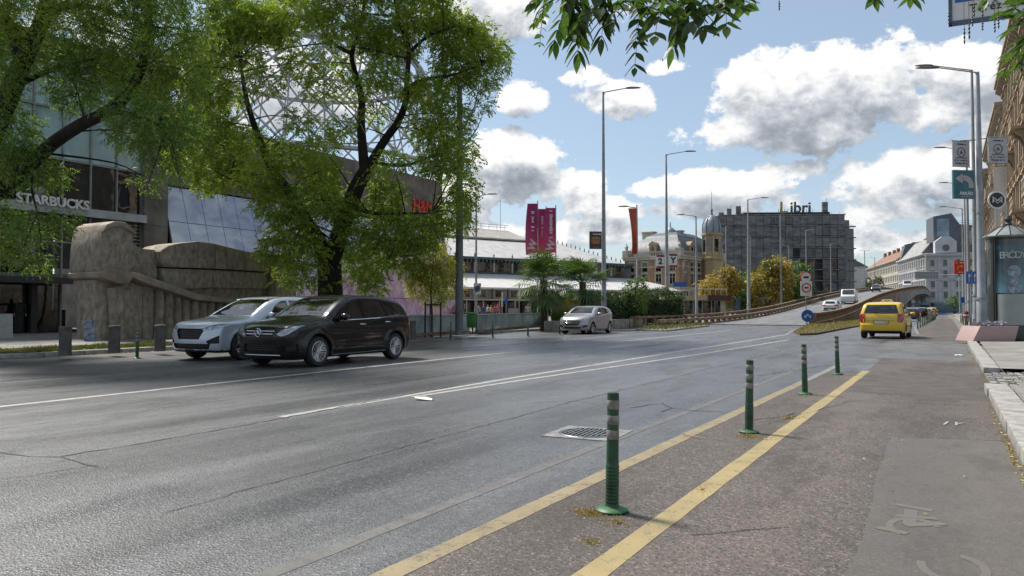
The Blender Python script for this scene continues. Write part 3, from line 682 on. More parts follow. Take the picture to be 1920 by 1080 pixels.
def make_car(name, label, sp, pmat, group=None, cat='car'):
    f = body_fn(sp); L = sp['L']; hw = sp['W']/2; h = sp.get('h', .032)
    v, fc = surface_nets(f, (-hw-.12, -.12, .08), (hw+.12, L+.12, sp['H']+.12), h)
    me = bpy.data.meshes.new('body'); me.from_pydata(v.tolist(), [], fc.tolist())
    bm = bmesh.new(); bm.from_mesh(me); bmesh.ops.recalc_face_normals(bm, faces=bm.faces); bm.normal_update()
    root = thing(name, label, cat, group=group)
    taken = set(); regs = []
    lay = bm.faces.layers.int.new('reg')
    for ri, (rn, poly, plane, mat, inset, *mir) in enumerate(sp['regions']):
        ax = {'side': (1, 2), 'front': (0, 2), 'rear': (0, 2), 'top': (0, 1), 'ws': (0, 2), 'rw': (0, 2)}[plane]
        sel0 = {'side': SIDE, 'front': FRONT, 'rear': REAR, 'top': TOPF, 'ws': lambda c, n: n.y < -.2 and c.y < L*.5 and c.y > .5, 'rw': lambda c, n: n.y > .2 and c.y > L*.5}[plane]
        sides = (-1, 1) if (plane == 'side' or (mir and mir[0])) else (0,)
        for s in sides:
            P = [(p[0]*s, p[1]) for p in poly][::s] if (s and plane != 'side') else poly
            sel = (lambda c, n, s=s: sel0(c, n) and c.x*s > 0) if s else sel0
            for fa in cut_region(bm, P, ax, sel): fa[lay] = (ri+1)*3+s+1
    bmesh.ops.dissolve_degenerate(bm, dist=1e-5, edges=bm.edges)
    groups = {}
    for fa in bm.faces:
        if fa[lay]: groups.setdefault(fa[lay], []).append(fa)
    for key, fs in groups.items():
        rn, poly, plane, mat, inset, *mir = sp['regions'][key//3-1]
        vm = {}; vs = []; ff = []
        for fa in fs:
            idx = []
            for vv in fa.verts:
                if vv.index not in vm or vm[vv.index][0] is not vv:
                    vm[vv.index] = (vv, len(vs)) ; vs.append(None)
                idx.append(vm[vv.index][1])
            ff.append(idx)
        break
    # write each region as a part of its own, set in (or proud) by its inset, with a rim joining it to the body
    bm.verts.index_update(); bm.verts.ensure_lookup_table(); bm.normal_update()
    for key, fs in groups.items():
        rn, poly, plane, mat, inset, *mir = sp['regions'][key//3-1]
        ids = {}; vs = []; ff = []; cnt = {}
        for fa in fs:
            q = []
            for vv in fa.verts:
                if vv.index not in ids: ids[vv.index] = len(vs); vs.append(vv.co-vv.normal*inset)
                q.append(ids[vv.index])
            ff.append(q)
            for e in fa.edges: cnt[e.index] = cnt.get(e.index, 0)+1
        mb = MB(); mb.add(vs, ff, 0)
        rim = []
        seen = {}
        for fa in fs:
            for e in fa.edges: seen[e] = seen.get(e, 0)+1
        for e, c in seen.items():
            if c == 1:
                a, b = e.verts; k = len(mb.v); mb.v += [tuple(a.co), tuple(b.co)]; mb.f.append((ids[a.index], ids[b.index], k+1, k)); mb.mi.append(1)
        mb2 = mb.mesh(rn, [mat, M_PLASTIC], fixn=False)
        b2 = bmesh.new(); b2.from_mesh(mb2); bmesh.ops.remove_doubles(b2, verts=b2.verts, dist=1e-6); b2.to_mesh(mb2); b2.free()
        mb2.polygons.foreach_set('use_smooth', [True]*len(mb2.polygons)); mb2.set_sharp_from_angle(angle=R(35))
        link(bpy.data.objects.new(rn, mb2), root)
    bmesh.ops.delete(bm, geom=[fa for fs in groups.values() for fa in fs], context='FACES')
    bm.to_mesh(me); bm.free(); me.materials.append(pmat); me.materials.append(M_PLASTIC)
    # wheel wells dark, outside painted
    n_ = len(me.polygons); cen = np.zeros(n_*3); me.polygons.foreach_get('center', cen); cen = cen.reshape(-1, 3); nor = np.zeros(n_*3); me.polygons.foreach_get('normal', nor); nor = nor.reshape(-1, 3)
    mi = np.zeros(n_, int)
    for wt in sp['wheels']:
        r = np.hypot(cen[:, 1]-wt, cen[:, 2]-sp['wr']); mi[(r < sp['ra']+.012) & (np.abs(nor[:, 0]) < .75)] = 1; mi[(r < sp['ra']-.02)] = 1
    mi[(cen[:, 2] < sp.get('skirt', .0))] = 1; mi[nor[:, 2] < -.9] = 1
    me.polygons.foreach_set('material_index', mi); me.polygons.foreach_set('use_smooth', [True]*n_); me.set_sharp_from_angle(angle=R(42))
    link(bpy.data.objects.new('body', me), root)
    def sx(t, z):   # half width of the body at (t, z)
        lo_, hi_ = 0., hw+.1
        for _ in range(22):
            m_ = (lo_+hi_)/2
            if f(np.array([m_]), np.array([t]), np.array([z]))[0] < 0: lo_ = m_
            else: hi_ = m_
        return lo_
    def sy(x, z, s=-1):  # front (s=-1) or rear (s=1) surface
        a, b = L/2, (-.1 if s < 0 else L+.1)
        for _ in range(24):
            m_ = (a+b)/2
            if f(np.array([x]), np.array([m_]), np.array([z]))[0] < 0: a = m_
            else: b = m_
        return a
    # shut lines and mouldings run over the real surface
    def on_side(pts, wd, name, mat, off=.003, dens=.05):
        for s in (-1, 1):
            out = []
            for a, b in zip(pts[:-1], pts[1:]):
                k = max(1, int(math.hypot(b[0]-a[0], b[1]-a[1])/dens)); out += [(a[0]+(b[0]-a[0])*i/k, a[1]+(b[1]-a[1])*i/k) for i in range(k)]
            out.append(pts[-1]); vs = []
            for i, p in enumerate(out):
                q0, q1 = out[max(i-1, 0)], out[min(i+1, len(out)-1)]; d_ = math.hypot(q1[0]-q0[0], q1[1]-q0[1]) or 1; nx, nz = -(q1[1]-q0[1])/d_*wd/2, (q1[0]-q0[0])/d_*wd/2
                for sg in (1, -1): vs.append((s*(sx(p[0]+sg*nx, p[1]+sg*nz)+off), p[0]+sg*nx, p[1]+sg*nz))
            mb = MB().add(vs, [(2*i, 2*i+1, 2*i+3, 2*i+2) for i in range(len(out)-1)]); mb.build(name, mat, root, smooth=80)
    for pts in sp.get('seams', []): on_side(pts, .011, 'shut_line', M_PLASTIC)
    for pts, wd, mt, nm_ in sp.get('trims', []): on_side(pts, wd, nm_, mt, .006)
    for (t, z) in sp.get('handles', []):
        for s in (-1, 1):
            x = sx(t, z); MB().tube([(s*(x-.01), t-.09, z), (s*(x+.035), t-.07, z), (s*(x+.035), t+.07, z), (s*(x-.01), t+.09, z)], [.012, .014, .014, .012], 6).build('door_handle', sp.get('handle_mat', pmat), root, smooth=60)
    mt, mz = sp['mirror']
    for s in (-1, 1):
        x = sx(mt, mz); m_ = MB(); m_.tube([(s*(x-.02), mt, mz-.03), (s*(x+.07), mt-.01, mz-.01)], [.03, .025], 8)
        mo = m_.build('mirror_arm', M_PLASTIC, root, smooth=60)
        hb = MB().lathe([(.001, -.11), (.05, -.10), (.075, -.05), (.08, .0), (.075, .05), (.05, .1), (.001, .11)], n=14, axis='x')
        vs = [(p[0], p[1]*.9, p[2]*.95) for p in hb.v]; hb.v = vs; hb.build('mirror', sp.get('mirror_mat', pmat), root, smooth=60, loc=(s*(x+.15), mt-.01, mz+.035))
    ty, rm, bd = wheel_meshes(sp['tr'], .21, sp.get('spokes', 10))
    for wt in sp['wheels']:
        for s in (-1, 1):
            wh = inst('wheel', bd, root, (s*(hw-.125), wt, sp['tr']), (0, 0, 0 if s > 0 else math.pi)); inst('tyre', ty, wh); inst('rim', rm, wh, rot=(random.uniform(0, .6), 0, 0))
    # cabin: floor, dashboard, seats
    c0, c1 = sp['cabin']
    MB().box2((-hw+.14, c0-.25, .25), (hw-.14, c1, .34)).box2((-hw+.16, c0-.28, .34), (hw-.16, c0+.22, sp['dash'])).build('dashboard', M_DARK, root, bevel=.04)
    for (sxx, st) in ((-.36, c0+.85), (.36, c0+.85), (-.4, c0+1.7), (0, c0+1.7), (.4, c0+1.7)):
        s_ = MB().box((sxx, st-.22, .55), (.5, .5, .18)).box((sxx, st+.06, .86), (.46, .14, .6)).box((sxx, st+.09, 1.20), (.24, .09, .17)); s_.build('seat', M_SEAT, root, bevel=.04)
    MB().tube([(.36+.17*math.cos(a), c0+.34-.05*math.sin(a), sp['dash']-.02+.17*math.sin(a)) for a in np.linspace(0, 6.28, 17)], .014, 6).build('steering_wheel', M_DARK, root)
    for fn in sp.get('extra', []): fn(root, sx, sy, sp)
    return root
def wiper(root, sx, sy, sp): pass
def plate(y_off=0, front=True, z=.45, ptxt='', rear=False, wd=.52, ht=.115):
    def fn(root, sx, sy, sp):
        s = -1 if front else 1; y = sy(0, z, s)+s*.012
        MB().box((0, y, z), (wd, .012, ht)).build('number_plate', pm('plate_white', (.6, .6, .58), .5), root, bevel=.004)
        o = text('plate_text', ptxt, .085, M_BLACK, root, (0, y+s*.008, z), (R(90), 0, 0 if front else R(180)), .002, sx=.95) if ptxt else None
    return fn
def tri_star(root, sx, sy, sp):
    z = .735; y = sy(0, z, -1)-.03; mb = MB(); mb.tube([(.085*math.cos(a), y, z+.085*math.sin(a)) for a in np.linspace(0, 2*math.pi, 25)], .010, 6, cap=False)
    for k in range(3):
        a = math.pi/2+k*2*math.pi/3; mb.tube([(0, y-.004, z), (.083*math.cos(a), y, z+.083*math.sin(a))], [.017, .004], 6)
    mb.build('badge', M_CHROME, root, smooth=50)
def bars(name, zs, xw, mat, th=.012, proud=.02, s=-1):
    def fn(root, sx, sy, sp):
        for z, w_ in zip(zs, xw):
            pts = [(x, sy(x, z, s)+s*proud, z) for x in np.linspace(-w_, w_, 13)]; MB().tube(pts, th, 6).build(name, mat, root, smooth=60)
    return fn
# --- dark compact people carrier -------------------------------------------------
def mir(p): return p
A = dict(L=4.39, W=1.79, H=1.56, wr=.325, tr=.325, ra=.375, wheels=(.86, 3.56), tum=.34, crown=.045, bow=.20, bowr=.13, k=.085,
    top=[(-.2, .70), (0, .80), (.12, .875), (.45, .955), (.95, 1.03), (1.12, 1.065), (1.35, 1.20), (1.75, 1.42), (2.0, 1.505), (2.4, 1.555), (2.9, 1.555), (3.5, 1.50), (3.95, 1.42), (4.12, 1.33), (4.3, 1.05), (4.5, .95)],
    low=[(-.2, .22), (.3, .17), (.9, .19), (3.5, .19), (4.0, .22), (4.5, .34)],
    hw=[(-.2, .82), (0, .835), (.35, .865), (.9, .893), (2.2, .895), (3.5, .89), (4.0, .865), (4.39, .82)],
    belt=[(0, .78), (.9, .88), (1.5, .955), (2.6, .99), (3.6, 1.03), (4.4, 1.06)],
    nose=[(.1, .16), (.22, .06), (.35, .03), (.5, .01), (.65, .0), (.8, .04), (.9, .14), (1.0, .3), (2, .5)],
    tail=[(.1, .14), (.3, .05), (.5, .0), (.75, .0), (.95, .04), (1.1, .10), (1.3, .26), (1.5, .45), (1.7, .6)],
    crease=[(lambda t: .80-.03*(t-.9)+.0*t, .012, .9, 3.9), (lambda t: .50-.10*(3.4-t)*.35, .010, 1.4, 3.3)],
    cabin=(1.35, 3.85), dash=.95, mirror=(1.52, 1.02), handle_mat=M_CHROME,
    seams=[[(1.40, .30), (1.36, .60), (1.42, .93)], [(2.47, .28), (2.50, .96)], [(3.30, .74), (3.40, .98)], [(2.5, .27), (3.1, .27), (3.22, .45)], [(1.42, .27), (2.46, .27)]],
    trims=[([(1.52, .985), (2.2, .995), (2.9, 1.02), (3.72, 1.085)], .016, M_CHROME, 'window_trim'), ([(1.3, .235), (3.15, .25)], .02, M_CHROME, 'sill_trim')],
    handles=[(2.28, .88), (3.22, .92)])
A['regions'] = [
    ('front_window', [(1.60, 1.0), (2.36, 1.01), (2.30, 1.44), (2.10, 1.43), (1.92, 1.33)], 'side', M_GLASS, .012),
    ('rear_window', [(2.44, 1.01), (3.24, 1.045), (3.10, 1.40), (2.75, 1.445), (2.40, 1.45)], 'side', M_GLASS, .012),
    ('quarter_window', [(3.30, 1.055), (3.72, 1.10), (3.52, 1.26), (3.16, 1.385)], 'side', M_GLASS, .012),
    ('windscreen', [(-.66, 1.06), (.66, 1.06), (.60, 1.25), (.53, 1.465), (.2, 1.48), (-.2, 1.48), (-.53, 1.465), (-.60, 1.25)], 'ws', M_GLASS, .008),
    ('rear_screen', [(-.58, 1.08), (.58, 1.08), (.48, 1.40), (-.48, 1.40)], 'rw', M_GLASS, .008),
    ('headlamp', [(.44, .70), (.52, .80), (.70, .885), (.83, .90), (.82, .80), (.70, .70), (.56, .66)], 'front', M_LAMP, .012, 1),
    ('grille', [(-.43, .80), (.43, .80), (.38, .66), (-.38, .66)], 'front', M_PLASTIC, .05),
    ('lower_grille', [(-.45, .50), (.45, .50), (.50, .33), (-.50, .33)], 'front', M_PLASTIC, .06),
    ('air_intake', [(.58, .46), (.84, .50), (.84, .37), (.60, .34)], 'front', M_PLASTIC, .05, 1),
    ('tail_lamp', [(.60, .95), (.86, .98), (.86, .80), (.62, .78)], 'rear', M_TAIL, -.008, 1)]
A['extra'] = [tri_star, bars('grille_bar', (.765, .705), (.40, .37), M_CHROME, .014, -.005), bars('bumper_trim', (.27,), (.60,), M_CHROME, .012, .01),
    bars('grille_bar', (.46, .42, .38), (.42, .44, .46), M_PLASTIC, .012, -.03)]
def fog(root, sx, sy, sp):
    for s in (-1, 1): MB().tube([(s*x, sy(s*x, .415, -1)-.01, .415+.01*(x-.6)) for x in (.60, .7, .80)], .012, 6).build('fog_lamp', M_CHROME, root)
A['extra'].append(fog)
# --- silver crossover wagon ------------------------------------------------------
B = dict(L=4.45, W=1.84, H=1.60, wr=.345, tr=.345, ra=.40, wheels=(.90, 3.60), tum=.35, crown=.05, bow=.22, bowr=.14, k=.10, skirt=.27,
    top=[(-.2, .78), (0, .84), (.15, .92), (.5, .985), (1.0, 1.05), (1.2, 1.09), (1.5, 1.25), (1.9, 1.45), (2.2, 1.54), (2.7, 1.585), (3.2, 1.57), (3.75, 1.49), (4.05, 1.40), (4.25, 1.15), (4.5, 1.0)],
    low=[(-.2, .24), (.3, .20), (.9, .22), (3.6, .22), (4.0, .25), (4.6, .36)],
    hw=[(-.2, .84), (0, .86), (.35, .89), (.9, .915), (2.2, .90), (3.6, .915), (4.1, .89), (4.45, .83)],
    belt=[(0, .84), (.9, .93), (1.5, .99), (2.6, 1.03), (3.6, 1.07), (4.5, 1.10)],
    nose=[(.1, .18), (.22, .08), (.35, .02), (.5, .0), (.7, .02), (.85, .07), (.93, .16), (1.05, .35), (2, .5)],
    tail=[(.1, .14), (.3, .03), (.5, .0), (.8, .02), (1.0, .05), (1.15, .12), (1.35, .32), (1.6, .5)],
    crease=[(lambda t: .88, .016, .9, 4.2), (lambda t: .48, .012, 1.5, 3.2)],
    cabin=(1.5, 3.95), dash=.98, mirror=(1.68, 1.06),
    seams=[[(1.50, .30), (1.46, .60), (1.54, .95)], [(2.58, .28), (2.62, 1.0)], [(3.40, .78), (3.5, 1.0)], [(1.5, .28), (3.15, .28)]],
    trims=[([(1.3, .30), (3.2, .30)], .09, M_PLASTIC, 'sill_trim')], handles=[(2.4, .92), (3.36, .95)], spokes=7)
B['regions'] = [
    ('front_window', [(1.75, 1.05), (2.48, 1.055), (2.44, 1.47), (2.25, 1.46), (2.02, 1.35)], 'side', M_GLASS, .012),
    ('rear_window', [(2.56, 1.06), (3.36, 1.09), (3.22, 1.43), (2.85, 1.47), (2.52, 1.475)], 'side', M_GLASS, .012),
    ('quarter_window', [(3.43, 1.10), (3.86, 1.15), (3.66, 1.29), (3.30, 1.41)], 'side', M_GLASS, .012),
    ('windscreen', [(-.70, 1.09), (.70, 1.09), (.62, 1.30), (.56, 1.49), (.2, 1.51), (-.2, 1.51), (-.56, 1.49), (-.62, 1.30)], 'ws', M_GLASS, .008),
    ('rear_screen', [(-.60, 1.14), (.60, 1.14), (.50, 1.44), (-.50, 1.44)], 'rw', M_GLASS, .008),
    ('headlamp', [(.40, .775), (.62, .85), (.88, .90), (.88, .80), (.68, .745), (.50, .735)], 'front', M_LAMP, .012, 1),
    ('grille', [(-.48, .73), (-.40, .78), (.40, .78), (.48, .73), (.36, .52), (-.36, .52)], 'front', M_PLASTIC, .05),
    ('lower_grille', [(-.66, .42), (.66, .42), (.60, .29), (-.60, .29)], 'front', M_PLASTIC, .05),
    ('air_intake', [(.56, .48), (.84, .62), (.84, .43), (.60, .42)], 'front', M_PLASTIC, .05, 1),
    ('tail_lamp', [(.38, .98), (.60, 1.04), (.88, 1.03), (.88, .90), (.60, .88)], 'rear', M_TAIL, -.008, 1),
    ('tailgate_trim', [(-.70, .62), (.70, .62), (.74, .42), (-.74, .42)], 'rear', M_PLASTIC, .01)]
B['extra'] = [bars('grille_bar', (.72, .67, .62, .57), (.42, .42, .39, .36), M_PLASTIC, .012, -.03), plate(z=.46, ptxt='', front=False),
    lambda root, sx, sy, sp: [MB().tube([(s*(.56), t, 1.5+.07*math.sin((t-1.9)/2.0*3.14)) for t in np.linspace(1.95, 3.9, 12)], .018, 6).build('roof_rail', M_CHROME, root) for s in (-1, 1)]]
# --- small silver hatchback ------------------------------------------------------
Cc = dict(L=3.98, W=1.73, H=1.49, wr=.31, tr=.31, ra=.355, wheels=(.80, 3.29), tum=.36, crown=.05, bow=.24, bowr=.12, k=.09, h=.036,
    top=[(-.2, .68), (0, .76), (.15, .86), (.5, .96), (.85, 1.03), (1.05, 1.08), (1.35, 1.23), (1.75, 1.40), (2.1, 1.47), (2.5, 1.485), (3.0, 1.46), (3.5, 1.38), (3.75, 1.25), (3.92, 1.0), (4.2, .9)],
    low=[(-.2, .22), (.3, .18), (3.3, .2), (4.0, .3)],
    hw=[(-.2, .78), (0, .80), (.35, .83), (.85, .862), (2.0, .86), (3.2, .86), (3.98, .79)],
    belt=[(0, .80), (.8, .90), (1.4, .95), (2.4, .99), (3.3, 1.06), (4, 1.1)],
    nose=[(.1, .16), (.22, .06), (.35, .02), (.5, .0), (.7, .03), (.85, .12), (.95, .25), (1.05, .4), (2, .5)],
    tail=[(.1, .12), (.3, .03), (.5, .0), (.8, .02), (1.0, .06), (1.2, .18), (1.4, .34), (1.6, .5)],
    crease=[(lambda t: .86, .015, .9, 3.8)], cabin=(1.3, 3.5), dash=.92, mirror=(1.45, 1.02),
    seams=[[(1.3, .28), (1.34, .92)], [(2.3, .26), (2.36, .96)], [(1.3, .25), (3.0, .25)]], handles=[(2.1, .87), (2.95, .91)], spokes=8)
Cc['regions'] = [
    ('front_window', [(1.52, 1.0), (2.22, 1.02), (2.20, 1.39), (2.0, 1.37), (1.8, 1.26)], 'side', M_GLASS, .012),
    ('rear_window', [(2.30, 1.025), (3.05, 1.08), (2.9, 1.33), (2.6, 1.38), (2.28, 1.395)], 'side', M_GLASS, .012),
    ('windscreen', [(-.64, 1.08), (.64, 1.08), (.52, 1.40), (-.52, 1.40)], 'ws', M_GLASS, .008),
    ('rear_screen', [(-.52, 1.08), (.52, 1.08), (.44, 1.33), (-.44, 1.33)], 'rw', M_GLASS, .008),
    ('headlamp', [(.42, .70), (.60, .86), (.80, .96), (.82, .86), (.74, .74), (.56, .66)], 'front', M_LAMP, .012, 1),
    ('grille', [(-.46, .66), (-.40, .72), (.40, .72), (.46, .66), (.34, .46), (-.34, .46)], 'front', M_PLASTIC, .05),
    ('lower_grille', [(-.50, .38), (.50, .38), (.44, .29), (-.44, .29)], 'front', M_PLASTIC, .05),
    ('air_intake', [(.52, .42), (.76, .50), (.76, .38), (.56, .34)], 'front', M_PLASTIC, .04, 1),
    ('tail_lamp', [(.58, .98), (.82, 1.0), (.82, .80), (.62, .78)], 'rear', M_TAIL, -.008, 1)]
Cc['extra'] = [bars('grille_bar', (.66, .60, .54), (.42, .39, .36), M_CHROME, .010, -.02)]
# --- yellow taxi people carrier ---------------------------------------------------
D_ = dict(L=4.47, W=1.80, H=1.64, wr=.325, tr=.325, ra=.375, wheels=(.93, 3.63), tum=.30, crown=.05, bow=.16, bowr=.09, k=.085,
    top=[(-.2, .72), (0, .82), (.15, .90), (.5, .98), (.9, 1.04), (1.05, 1.08), (1.4, 1.28), (1.85, 1.53), (2.2, 1.60), (2.8, 1.63), (3.6, 1.60), (4.1, 1.54), (4.28, 1.44), (4.45, 1.1), (4.6, 1.0)],
    low=[(-.2, .22), (.3, .19), (3.6, .21), (4.0, .24), (4.6, .32)],
    hw=[(-.2, .82), (0, .84), (.4, .87), (.9, .90), (3.6, .90), (4.1, .88), (4.47, .85)],
    belt=[(0, .82), (.9, .90), (1.5, .97), (2.6, 1.0), (3.6, 1.04), (4.5, 1.06)],
    nose=[(.1, .16), (.3, .04), (.5, .0), (.7, .02), (.85, .10), (1.0, .3), (2, .5)],
    tail=[(.1, .12), (.3, .03), (.45, .0), (.62, .0), (.68, .035), (.9, .04), (1.05, .07), (1.3, .17), (1.5, .27), (1.7, .4)],
    crease=[(lambda t: .90, .012, .9, 4.2)], cabin=(1.35, 4.1), dash=.95, mirror=(1.55, 1.05),
    seams=[[(1.4, .28), (1.42, .94)], [(2.5, .26), (2.54, .97)], [(3.42, .75), (3.5, 1.0)]], handles=[(2.3, .92), (3.3, .95)],
    trims=[([(1.3, .52), (3.2, .54)], .05, M_PLASTIC, 'side_moulding')])
D_['regions'] = [
    ('front_window', [(1.60, 1.03), (2.40, 1.045), (2.38, 1.50), (2.1, 1.48), (1.85, 1.36)], 'side', M_GLASS, .012),
    ('rear_window', [(2.48, 1.05), (3.34, 1.075), (3.30, 1.49), (2.46, 1.505)], 'side', M_GLASS, .012),
    ('quarter_window', [(3.42, 1.08), (4.05, 1.12), (3.95, 1.42), (3.38, 1.485)], 'side', M_GLASS, .012),
    ('windscreen', [(-.68, 1.09), (.68, 1.09), (.58, 1.52), (-.58, 1.52)], 'ws', M_GLASS, .008),
    ('rear_screen', [(-.69, 1.10), (.69, 1.10), (.66, 1.22), (.58, 1.49), (-.58, 1.49), (-.66, 1.22)], 'rear', M_GLASS, .008),
    ('tail_lamp', [(.64, 1.08), (.86, 1.10), (.86, .82), (.80, .70), (.64, .74)], 'rear', M_TAIL, -.01, 1),
    ('headlamp', [(.46, .72), (.60, .84), (.82, .90), (.82, .78), (.60, .68)], 'front', M_LAMP, .012, 1),
    ('grille', [(-.40, .76), (.40, .76), (.36, .64), (-.36, .64)], 'front', M_PLASTIC, .04),
    ('number_recess', [(-.34, .80), (.34, .80), (.30, .63), (-.30, .63)], 'rear', pm('taxi_recess', (.42, .30, .012), .4, coat=.5), .02),
    ('bumper_shadow', [(-.80, .36), (.80, .36), (.78, .23), (-.78, .23)], 'rear', M_PLASTIC, .01)]
D_['extra'] = [bars('tailgate_strip', (.855,), (.56,), M_CHROME, .013, .012, 1), plate(z=.715, front=False, ptxt=''), lambda root, sx, sy, sp: (
    MB().box((0, 2.0, 1.685), (.50, .18, .12), taper=.85).build('taxi_sign', pm('taxi_box', (.60, .52, .38), .5), root, bevel=.02),
    text('taxi_lettering', 'TAXI', .10, M_BLACK, root, (0, 2.096, 1.685), (R(90), 0, R(180)), .003),
    MB().tube([(0, 3.85, 1.60), (0, 3.98, 1.80)], .006, 5).build('aerial', M_BLACK, root),
    MB().tube([(-.3, 4.41, 1.13), (.3, 4.385, 1.16)], .012, 5).build('wiper', M_BLACK, root),
    None)]

P_BLACK = paint_car('black_brown_paint', (.003, .0028, .0026), .0, .3, .75, .1)
P_SILVER = paint_car('ice_silver_paint', (.50, .56, .63), .35, .36)
P_GREY = paint_car('warm_silver_paint', (.33, .33, .335), .5, .38)
P_YELLOW = paint_car('taxi_yellow_paint', (.62, .40, .012), .05, .38, .6)
P_WHITE = paint_car('pearl_white_paint', (.56, .57, .58), .1, .35, .6)
P_DGREY = paint_car('graphite_paint', (.045, .048, .052), .5, .34)
def put(o, x, y, rz=0, sc=1):
    """place a car by the middle of its length; its bonnet points down the street (-y) before turning"""
    L = o['_L']; c, s = math.cos(rz), math.sin(rz); o.scale = (sc, sc, sc); o.location = (x+L/2*s*sc, y-L/2*c*sc, o.location.z); o.rotation_euler = (0, 0, rz)
def mk(*a, **k):
    o = make_car(*a, **k); o['_L'] = a[2]['L']; return o
car_a = mk('car', 'black compact people carrier with its driver window open, nearest car on the road', A, P_BLACK)
put(car_a, -13.15, 13.75, R(2.5), 1.06)
car_b = mk('car', 'silver crossover half hidden behind the black car beside the stone monument', B, P_SILVER)
put(car_b, -16.4, 14.4, R(1.5), 1.04)
car_c = mk('car', 'small silver hatchback driving towards the camera past the palm trees', Cc, P_GREY)
put(car_c, -16.7, 36.9, R(2), 1.0)
car_d = mk('taxi', 'yellow taxi with a roof sign seen from behind in the right lane', D_, P_YELLOW, cat='taxi')
put(car_d, -2.3, 38.5, R(177.5), 1.0)
def dup(src, name, label, x, y, z, rz, mats=None, pitch=0, group=None):
    o = copy_tree(src, label=label, mats=mats); o.name = name; o.location = (0, 0, z); put(o, x, y, rz, 1); o.rotation_euler.x = pitch
    if group: o['group'] = group
    return o
dup(car_b, 'car', 'white crossover climbing the flyover, seen from behind', *[ramp_c(100)+1.2, 102, ramp_z(100)-.05], R(180), {P_SILVER.name: P_WHITE}, -R(2.6))
dup(car_c, 'car', 'pale hatchback driving down behind the flyover barrier below the trees', -21.6, 62, 0, R(2), {P_GREY.name: P_WHITE})
dup(car_a, 'car', 'dark car near the crest of the flyover coming down', ramp_c(178)-1.4, 178, ramp_z(178), R(2), {P_BLACK.name: P_DGREY}, R(1.5))
dup(car_c, 'car', 'grey hatchback standing first in the queue beside the green posts', -3.1, 94, 0, R(180), {P_GREY.name: P_DGREY})
dup(car_a, 'car', 'black car second in the queue under the flyover', -2.7, 114, 0, R(180))
dup(car_c, 'car', 'silver car third in the queue under the flyover', -2.3, 135, 0, R(180))
dup(car_d, 'taxi', 'distant yellow taxi at the far end of the queue', -2.0, 158, 0, R(180))
dup(car_a, 'car', 'dark people carrier seen over the bonnet of the queue beside the flyover wall', -6.2, 88, 0, R(180), {P_BLACK.name: P_DGREY})
# ------------------------------------------------------------------ buildings
M_GLB = glass('shop_glass', (.30, .36, .36), .55, base=(.02, .026, .028))
M_GLSKY = pm('frosted_blue_glass', (.36, .50, .53), .12, scale=.6, var=.35, coat=.8, col2=(.22, .31, .34))  # opaque upper panes, pale blue sky reflection painted into their colour
M_GLDK = glass('dark_glass', (.05, .05, .06), .15, base=(.010, .012, .014))
M_ALU = pm('grey_aluminium', (.30, .31, .32), .4, metal=.4)
M_DALU = pm('dark_frame', (.035, .038, .042), .45)
M_BST = pm('brown_facing_stone', (.20, .175, .15), .7, scale=.7, var=.3, bump=.15, dirt=.3)
M_STEEL = pm('pale_steel', (.42, .44, .46), .5, metal=.1)
M_INT = pm('shop_interior', (.05, .045, .04), .9, scale=1.2, var=.5)
def z_at(px, py, D): return at(px, py, D).z
# glass-fronted shop building --------------------------------------------------
mall = thing('shop_building', 'glass fronted shop building with white coffee shop lettering behind the stone monument', 'building', (-39.5, 0, 0))
y0, pitch = 5.6, 1.46
rows = [(.12, 2.55, M_GLB), (3.35, 4.72, M_GLB), (4.78, 6.15, M_GLDK), (6.62, 9.0, M_GLDK), (9.06, 11.6, M_GLSKY), (11.66, 14.2, M_GLSKY)]
pane_me = {}
for j, (z0, z1, m_) in enumerate(rows):
    me_ = MB().box((0, 0, (z1-z0)/2), (.03, pitch-.09, z1-z0-.05)).mesh('glass_pane', m_)
    for i in range(14):
        if j == 0 and i % 4 == 3: continue
        inst('glass_pane', me_, mall, (0, y0+pitch*(i+.5), z0+.02), (0, 0, random.uniform(-.006, .006)))
mu = MB().box((.06, 0, 7.1), (.16, .07, 14.2)).mesh('mullion', M_ALU)
for i in range(15): inst('mullion', mu, mall, (0, y0+pitch*i, 0))
for (za, zb, dd, m_) in ((6.17, 6.6, .5, M_STEEL), (9.0, 9.06, .15, M_ALU), (11.6, 11.66, .15, M_ALU), (4.72, 4.78, .15, M_ALU), (14.2, 15.2, .5, M_BST)):
    MB().box2((-.2, y0-.1, za), (dd, y0+pitch*14+.1, zb)).build('floor_band', m_, mall)
MB().box2((-.1, y0-.1, 2.6), (1.9, y0+pitch*14, 2.78)).box2((1.75, y0-.1, 2.55), (1.95, y0+pitch*14, 2.85)).build('entrance_canopy', M_DALU, mall)
for i in range(0, 14, 3): MB().tube([(1.8, y0+pitch*i+.7, 2.8), (.1, y0+pitch*i+.7, 4.6)], .03, 6).build('canopy_tie', M_ALU, mall)
for i in range(0, 15, 2): MB().box((.3, y0+pitch*i, 1.3), (.28, .28, 2.6)).build('column', M_DALU, mall)
MB().box2((-9, y0, 0), (-8.8, y0+pitch*14, 14)).build('back_wall', M_INT, mall)
for z in (3.0, 6.3, 9.1, 11.7, 14.6): MB().box2((-9, y0, z-.15), (-.2, y0+pitch*14, z+.12)).build('floor_slab', pm('slab_white', (.22, .22, .21), .8), mall)
MB().box2((-9, y0-.2, 0), (-.1, y0-.05, 15.2)).box2((-9, y0-.2, 15.2), (0, 30, 15.4)).build('roof_slab', M_BST, mall)
